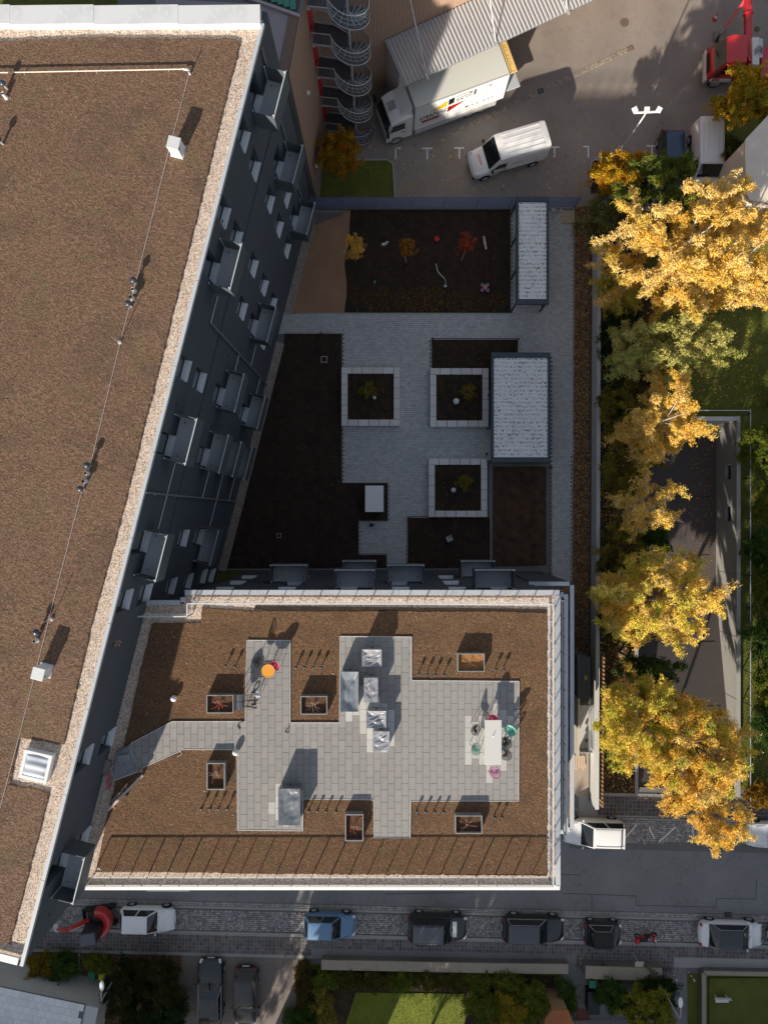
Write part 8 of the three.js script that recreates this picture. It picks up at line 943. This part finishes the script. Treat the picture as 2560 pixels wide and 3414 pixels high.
  { const a = cL(1028, 1490, 0.3), c = cL(1102, 1610, 0.3); tag(new MB().beam([a[0], 0.2, a[1]], [c[0], 0.2, c[1]], 0.12, 0.4).build('lane_kerb', M.concrete), 'slanting concrete kerb between hedge and lane', 'kerb'); }
  { const [x, z] = cL(1377, 1503, 0.5); g = thing('garden_bench', 'small white bench standing on the lower right lawn', 'bench', x, 0.1, z, 0.1); for (let i = 0; i < 3; i++) b.box(x, 0.45, z + 0.02 + i * 0.12, 0.95, 0.03, 0.1).build('seat_slat', M.white, g); for (let i = 0; i < 2; i++) b.box(x + 0.05, 0.62 + i * 0.16, z - 0.08 - i * 0.03, 0.95, 0.1, 0.03).build('back_slat', M.white, g); for (const s of [-1, 1]) for (const t of [0, 0.26]) b.box(x + s * 0.4, 0.27, z + t, 0.05, 0.35, 0.05).build('leg', M.white, g); }
  // white tiled outbuilding at the lower left: every roof tile its own slab
  {
    const t = 0.21, F = TR(cJ(0, 1430, 2.8)[0], 2.8, cJ(0, 1430, 2.8)[1], -t); g = thing('tiled_outbuilding', 'outbuilding with pale square tiled roof at the lower left corner', 'building', -24.5, 0, 36.5); const bb = new MB(F), tm = [[0.84, 0.87, 0.87], [0.88, 0.9, 0.9], [0.8, 0.83, 0.84]].map(c => tmat(T.concrete, 0.8, 0.004, { color: lin(c) }));
    bb.box(1.2, -1.45, 3.2, 11.4, 2.7, 6.2).build('wall', M.wall, g); bb.box(0.65, -0.06, 3.2, 10.7, 0.06, 6.4).build('roof_deck', M.concreteDark, g);
    for (let i = 0; i < 23; i++) for (let j = 0; j < 9; j++) { const x = -4.3 + i * 0.5 + (j % 2) * 0.25, z = 0.24 + j * 0.48; if (x > 5.9 || (Math.abs(x - 3.25) < 0.85 && z > 3.0)) continue; bb.box(x, rnd(0, 0.006), z, 0.488, 0.035, 0.47, 0, 0.03).build('roof_tile', pick(tm), g); }
    bb.box(3.25, 0.12, 3.75, 1.5, 0.2, 1.2).build('roof_window_frame', M.whitePaint, g); for (const s of [-1, 1]) bb.box(3.25 + s * 0.34, 0.225, 3.85, 0.56, 0.02, 0.8).build('roof_window_pane', M.glass, g);
    const q = cJ(372, 1490, 1.0); b.rbox(q[0], 0.9, q[1], 1.0, 0.12, 0.6, 0.03, -0.25); g = thing('brick_bench', 'orange brick ledge beside the pale tiled roof', 'ledge', q[0], 0, q[1]); b.build('ledge', mat([0.4, 0.13, 0.05], 0.85), g); b.box(q[0], 0.42, q[1], 0.8, 0.82, 0.45, -0.25).build('base', M.concreteDark, g);
    const r0 = cJ(205, 1400, 1.1), r1 = cJ(425, 1452, 1.1), r2 = cJ(420, 1540, 1.1); g = thing('metal_handrail', 'pale metal handrail along the sunken steps at the lower left', 'handrail', r1[0], 0, r1[1]); b.beam([r0[0], 1.1, r0[1]], [r1[0], 1.1, r1[1]], 0.05, 0.05).beam([r1[0], 1.1, r1[1]], [r2[0], 1.1, r2[1]], 0.05, 0.05).build('rail', M.galv, g); for (const p of [r0, r1, r2]) b.bar([p[0], 0, p[1]], [p[0], 1.1, p[1]], 0.025).build('post', M.galv, g);
  }
  { // orange tiled garden shed roof and red paving patch at the bottom
    const y = 2.4, p = [cL(330, 1575, y), cL(430, 1572, y), cL(470, 1670, y), cL(470, 1760, y), cL(280, 1760, y), cL(285, 1640, y)]; g = thing('garden_shed', 'small shed with orange roof cut by the lower picture edge', 'shed', p[2][0] - 1, 0, p[2][1]); b.prism(p, y - 0.08, y).build('roof', tmat(T.sand, 0.85, 0.01, { color: lin([1.25, 0.78, 0.45]) }), g); b.prism(p.map(([x, z]) => [p[2][0] - 1 + (x - p[2][0] + 1) * 0.93, z + 0.05]), 0, y - 0.08).build('wall', M.wood, g);
    const w = [cL(480, 1650, 0.1), cL(830, 1640, 0.1)]; tag(new MB().beam([w[0][0], 0.3, w[0][1]], [w[1][0], 0.3, w[1][1]], 0.2, 0.6).build('white_wall', M.wall), 'low white wall at the lower picture edge', 'wall'); kind(new MB().sheet([cL(480, 1560), cL(560, 1570), cL(560, 1700), cL(480, 1700)], 0.05).build('red_path', mat([0.2, 0.06, 0.05], 0.85)), 'structure'); }
  // shrubs and hedges
  const sh = (f, u, v, h, rx, rz, n, cols, label, k = 0.3) => { const [x, z] = f(u, v, h * 0.6); tree('garden_shrub', label, 'shrub', { x, z, h, rx, rz, y0: 0.2, n, cols, trunk: 0.05, limbs: 9, tuft: k, fill: 0.8, group: 'shrubs in the lower gardens' }); };
  sh(cJ, 262, 1310, 1.6, 0.9, 0.8, 900, [[0.3, 0.2, 0.02], [0.2, 0.14, 0.02]], 'yellow shrub at the foot of the tall block corner'); sh(cJ, 385, 1310, 1.7, 1.0, 0.9, 1100, GR, 'green shrub beside the yellow shrub at the lower left'); sh(cJ, 600, 1285, 1.2, 0.9, 0.45, 700, GY, 'low yellow green shrub above the three bins');
  sh(cJ, 780, 1480, 4.2, 1.6, 2.4, 3600, [[0.04, 0.05, 0.014], [0.06, 0.06, 0.016], [0.035, 0.045, 0.012]], 'dark bushy conifer right of the bins', 0.36); sh(cJ, 960, 1420, 3.6, 1.5, 1.8, 2600, [[0.05, 0.05, 0.016], [0.07, 0.065, 0.02]], 'dark olive conifer left of the black saloon', 0.4); sh(cJ, 1000, 1620, 3.6, 1.7, 1.5, 2400, DG, 'dark green conifer at the lower edge left of the black saloon', 0.36);
  sh(cK, 300, 1400, 1.2, 0.5, 1.5, 900, [[0.14, 0.08, 0.02], [0.08, 0.07, 0.02]], 'brownish shrub at the driveway end of the long garden wall'); sh(cK, 290, 1640, 1.6, 1.4, 0.8, 1200, GR, 'green shrub at the lower edge beside the driveway');
  for (let i = 0; i < 8; i++) sh(cK, 430 + i * 155, 1392, 1.1, 1.05, 0.55, 900, i % 3 ? [[0.12, 0.1, 0.025], [0.09, 0.1, 0.02], [0.16, 0.12, 0.03]] : GY, ['leftmost', 'second', 'third', 'fourth', 'fifth', 'sixth', 'seventh', 'rightmost'][i] + ' clipped shrub of the hedge behind the long garden wall', 0.22);
  sh(cK, 420, 1560, 1.4, 0.6, 1.7, 1100, OLV, 'olive hedge shrub left of the sunny lawn'); sh(cK, 1400, 1560, 2.2, 1.3, 1.1, 1500, GY, 'yellow green shrub right of the sunny lawn'); sh(cK, 1560, 1580, 2.6, 1.0, 1.2, 1500, [[0.4, 0.3, 0.03], [0.3, 0.26, 0.03]], 'bright yellow shrub right of the sunny lawn, near the orange roof'); sh(cL, 60, 1400, 1.6, 1.0, 0.6, 900, GY, 'leafy shrub behind the right end of the long garden wall'); sh(cL, 220, 1520, 2.4, 1.1, 1.2, 1500, GY, 'yellow green shrub above the orange shed roof'); sh(cL, 420, 1500, 1.6, 0.6, 1.2, 900, GR, 'green shrub left of the garden path'); sh(cL, 60, 1570, 2.2, 0.9, 1.0, 1200, [[0.4, 0.32, 0.03], [0.24, 0.24, 0.03]], 'yellow shrub left of the orange shed roof');
  sh(cL, 700, 1480, 2.2, 1.2, 1.3, 1500, GR, 'dark green shrub right of the black chest'); sh(cL, 980, 1450, 2.2, 1.6, 1.0, 1700, DG, 'dark green shrub under the slanting log'); sh(cL, 915, 1580, 4.2, 1.9, 1.3, 3600, [[0.3, 0.3, 0.03], [0.22, 0.24, 0.03], [0.36, 0.32, 0.04]], 'dense yellow green shrub beside the lower street lamp', 0.3);
  const blades = [[0.14, 0.21, 0.02], [0.23, 0.28, 0.035], [0.1, 0.15, 0.02], [0.3, 0.3, 0.05]];
  cover2('lawn_grass', [[[cK(620, 1462), cK(1290, 1470), cK(1290, 1720), cK(560, 1720)], 1], [[cL(1292, 1372), cL(1720, 1372), cL(1720, 1700), cL(1292, 1700)], 1], [rectPts(19.5, -15, 28, -7.4), 2.2], [rectPts(26.1, -6, 29, 20), 1.5], [[cB(400, 1210), cB(420, 990), cB(815, 990), cB(850, 1020), cB(856, 1210)], 0.5]], 1500, blades, 0.05, 0.42, 'tufts of grass on the lawns');
}

renderer.render(scene, camera);
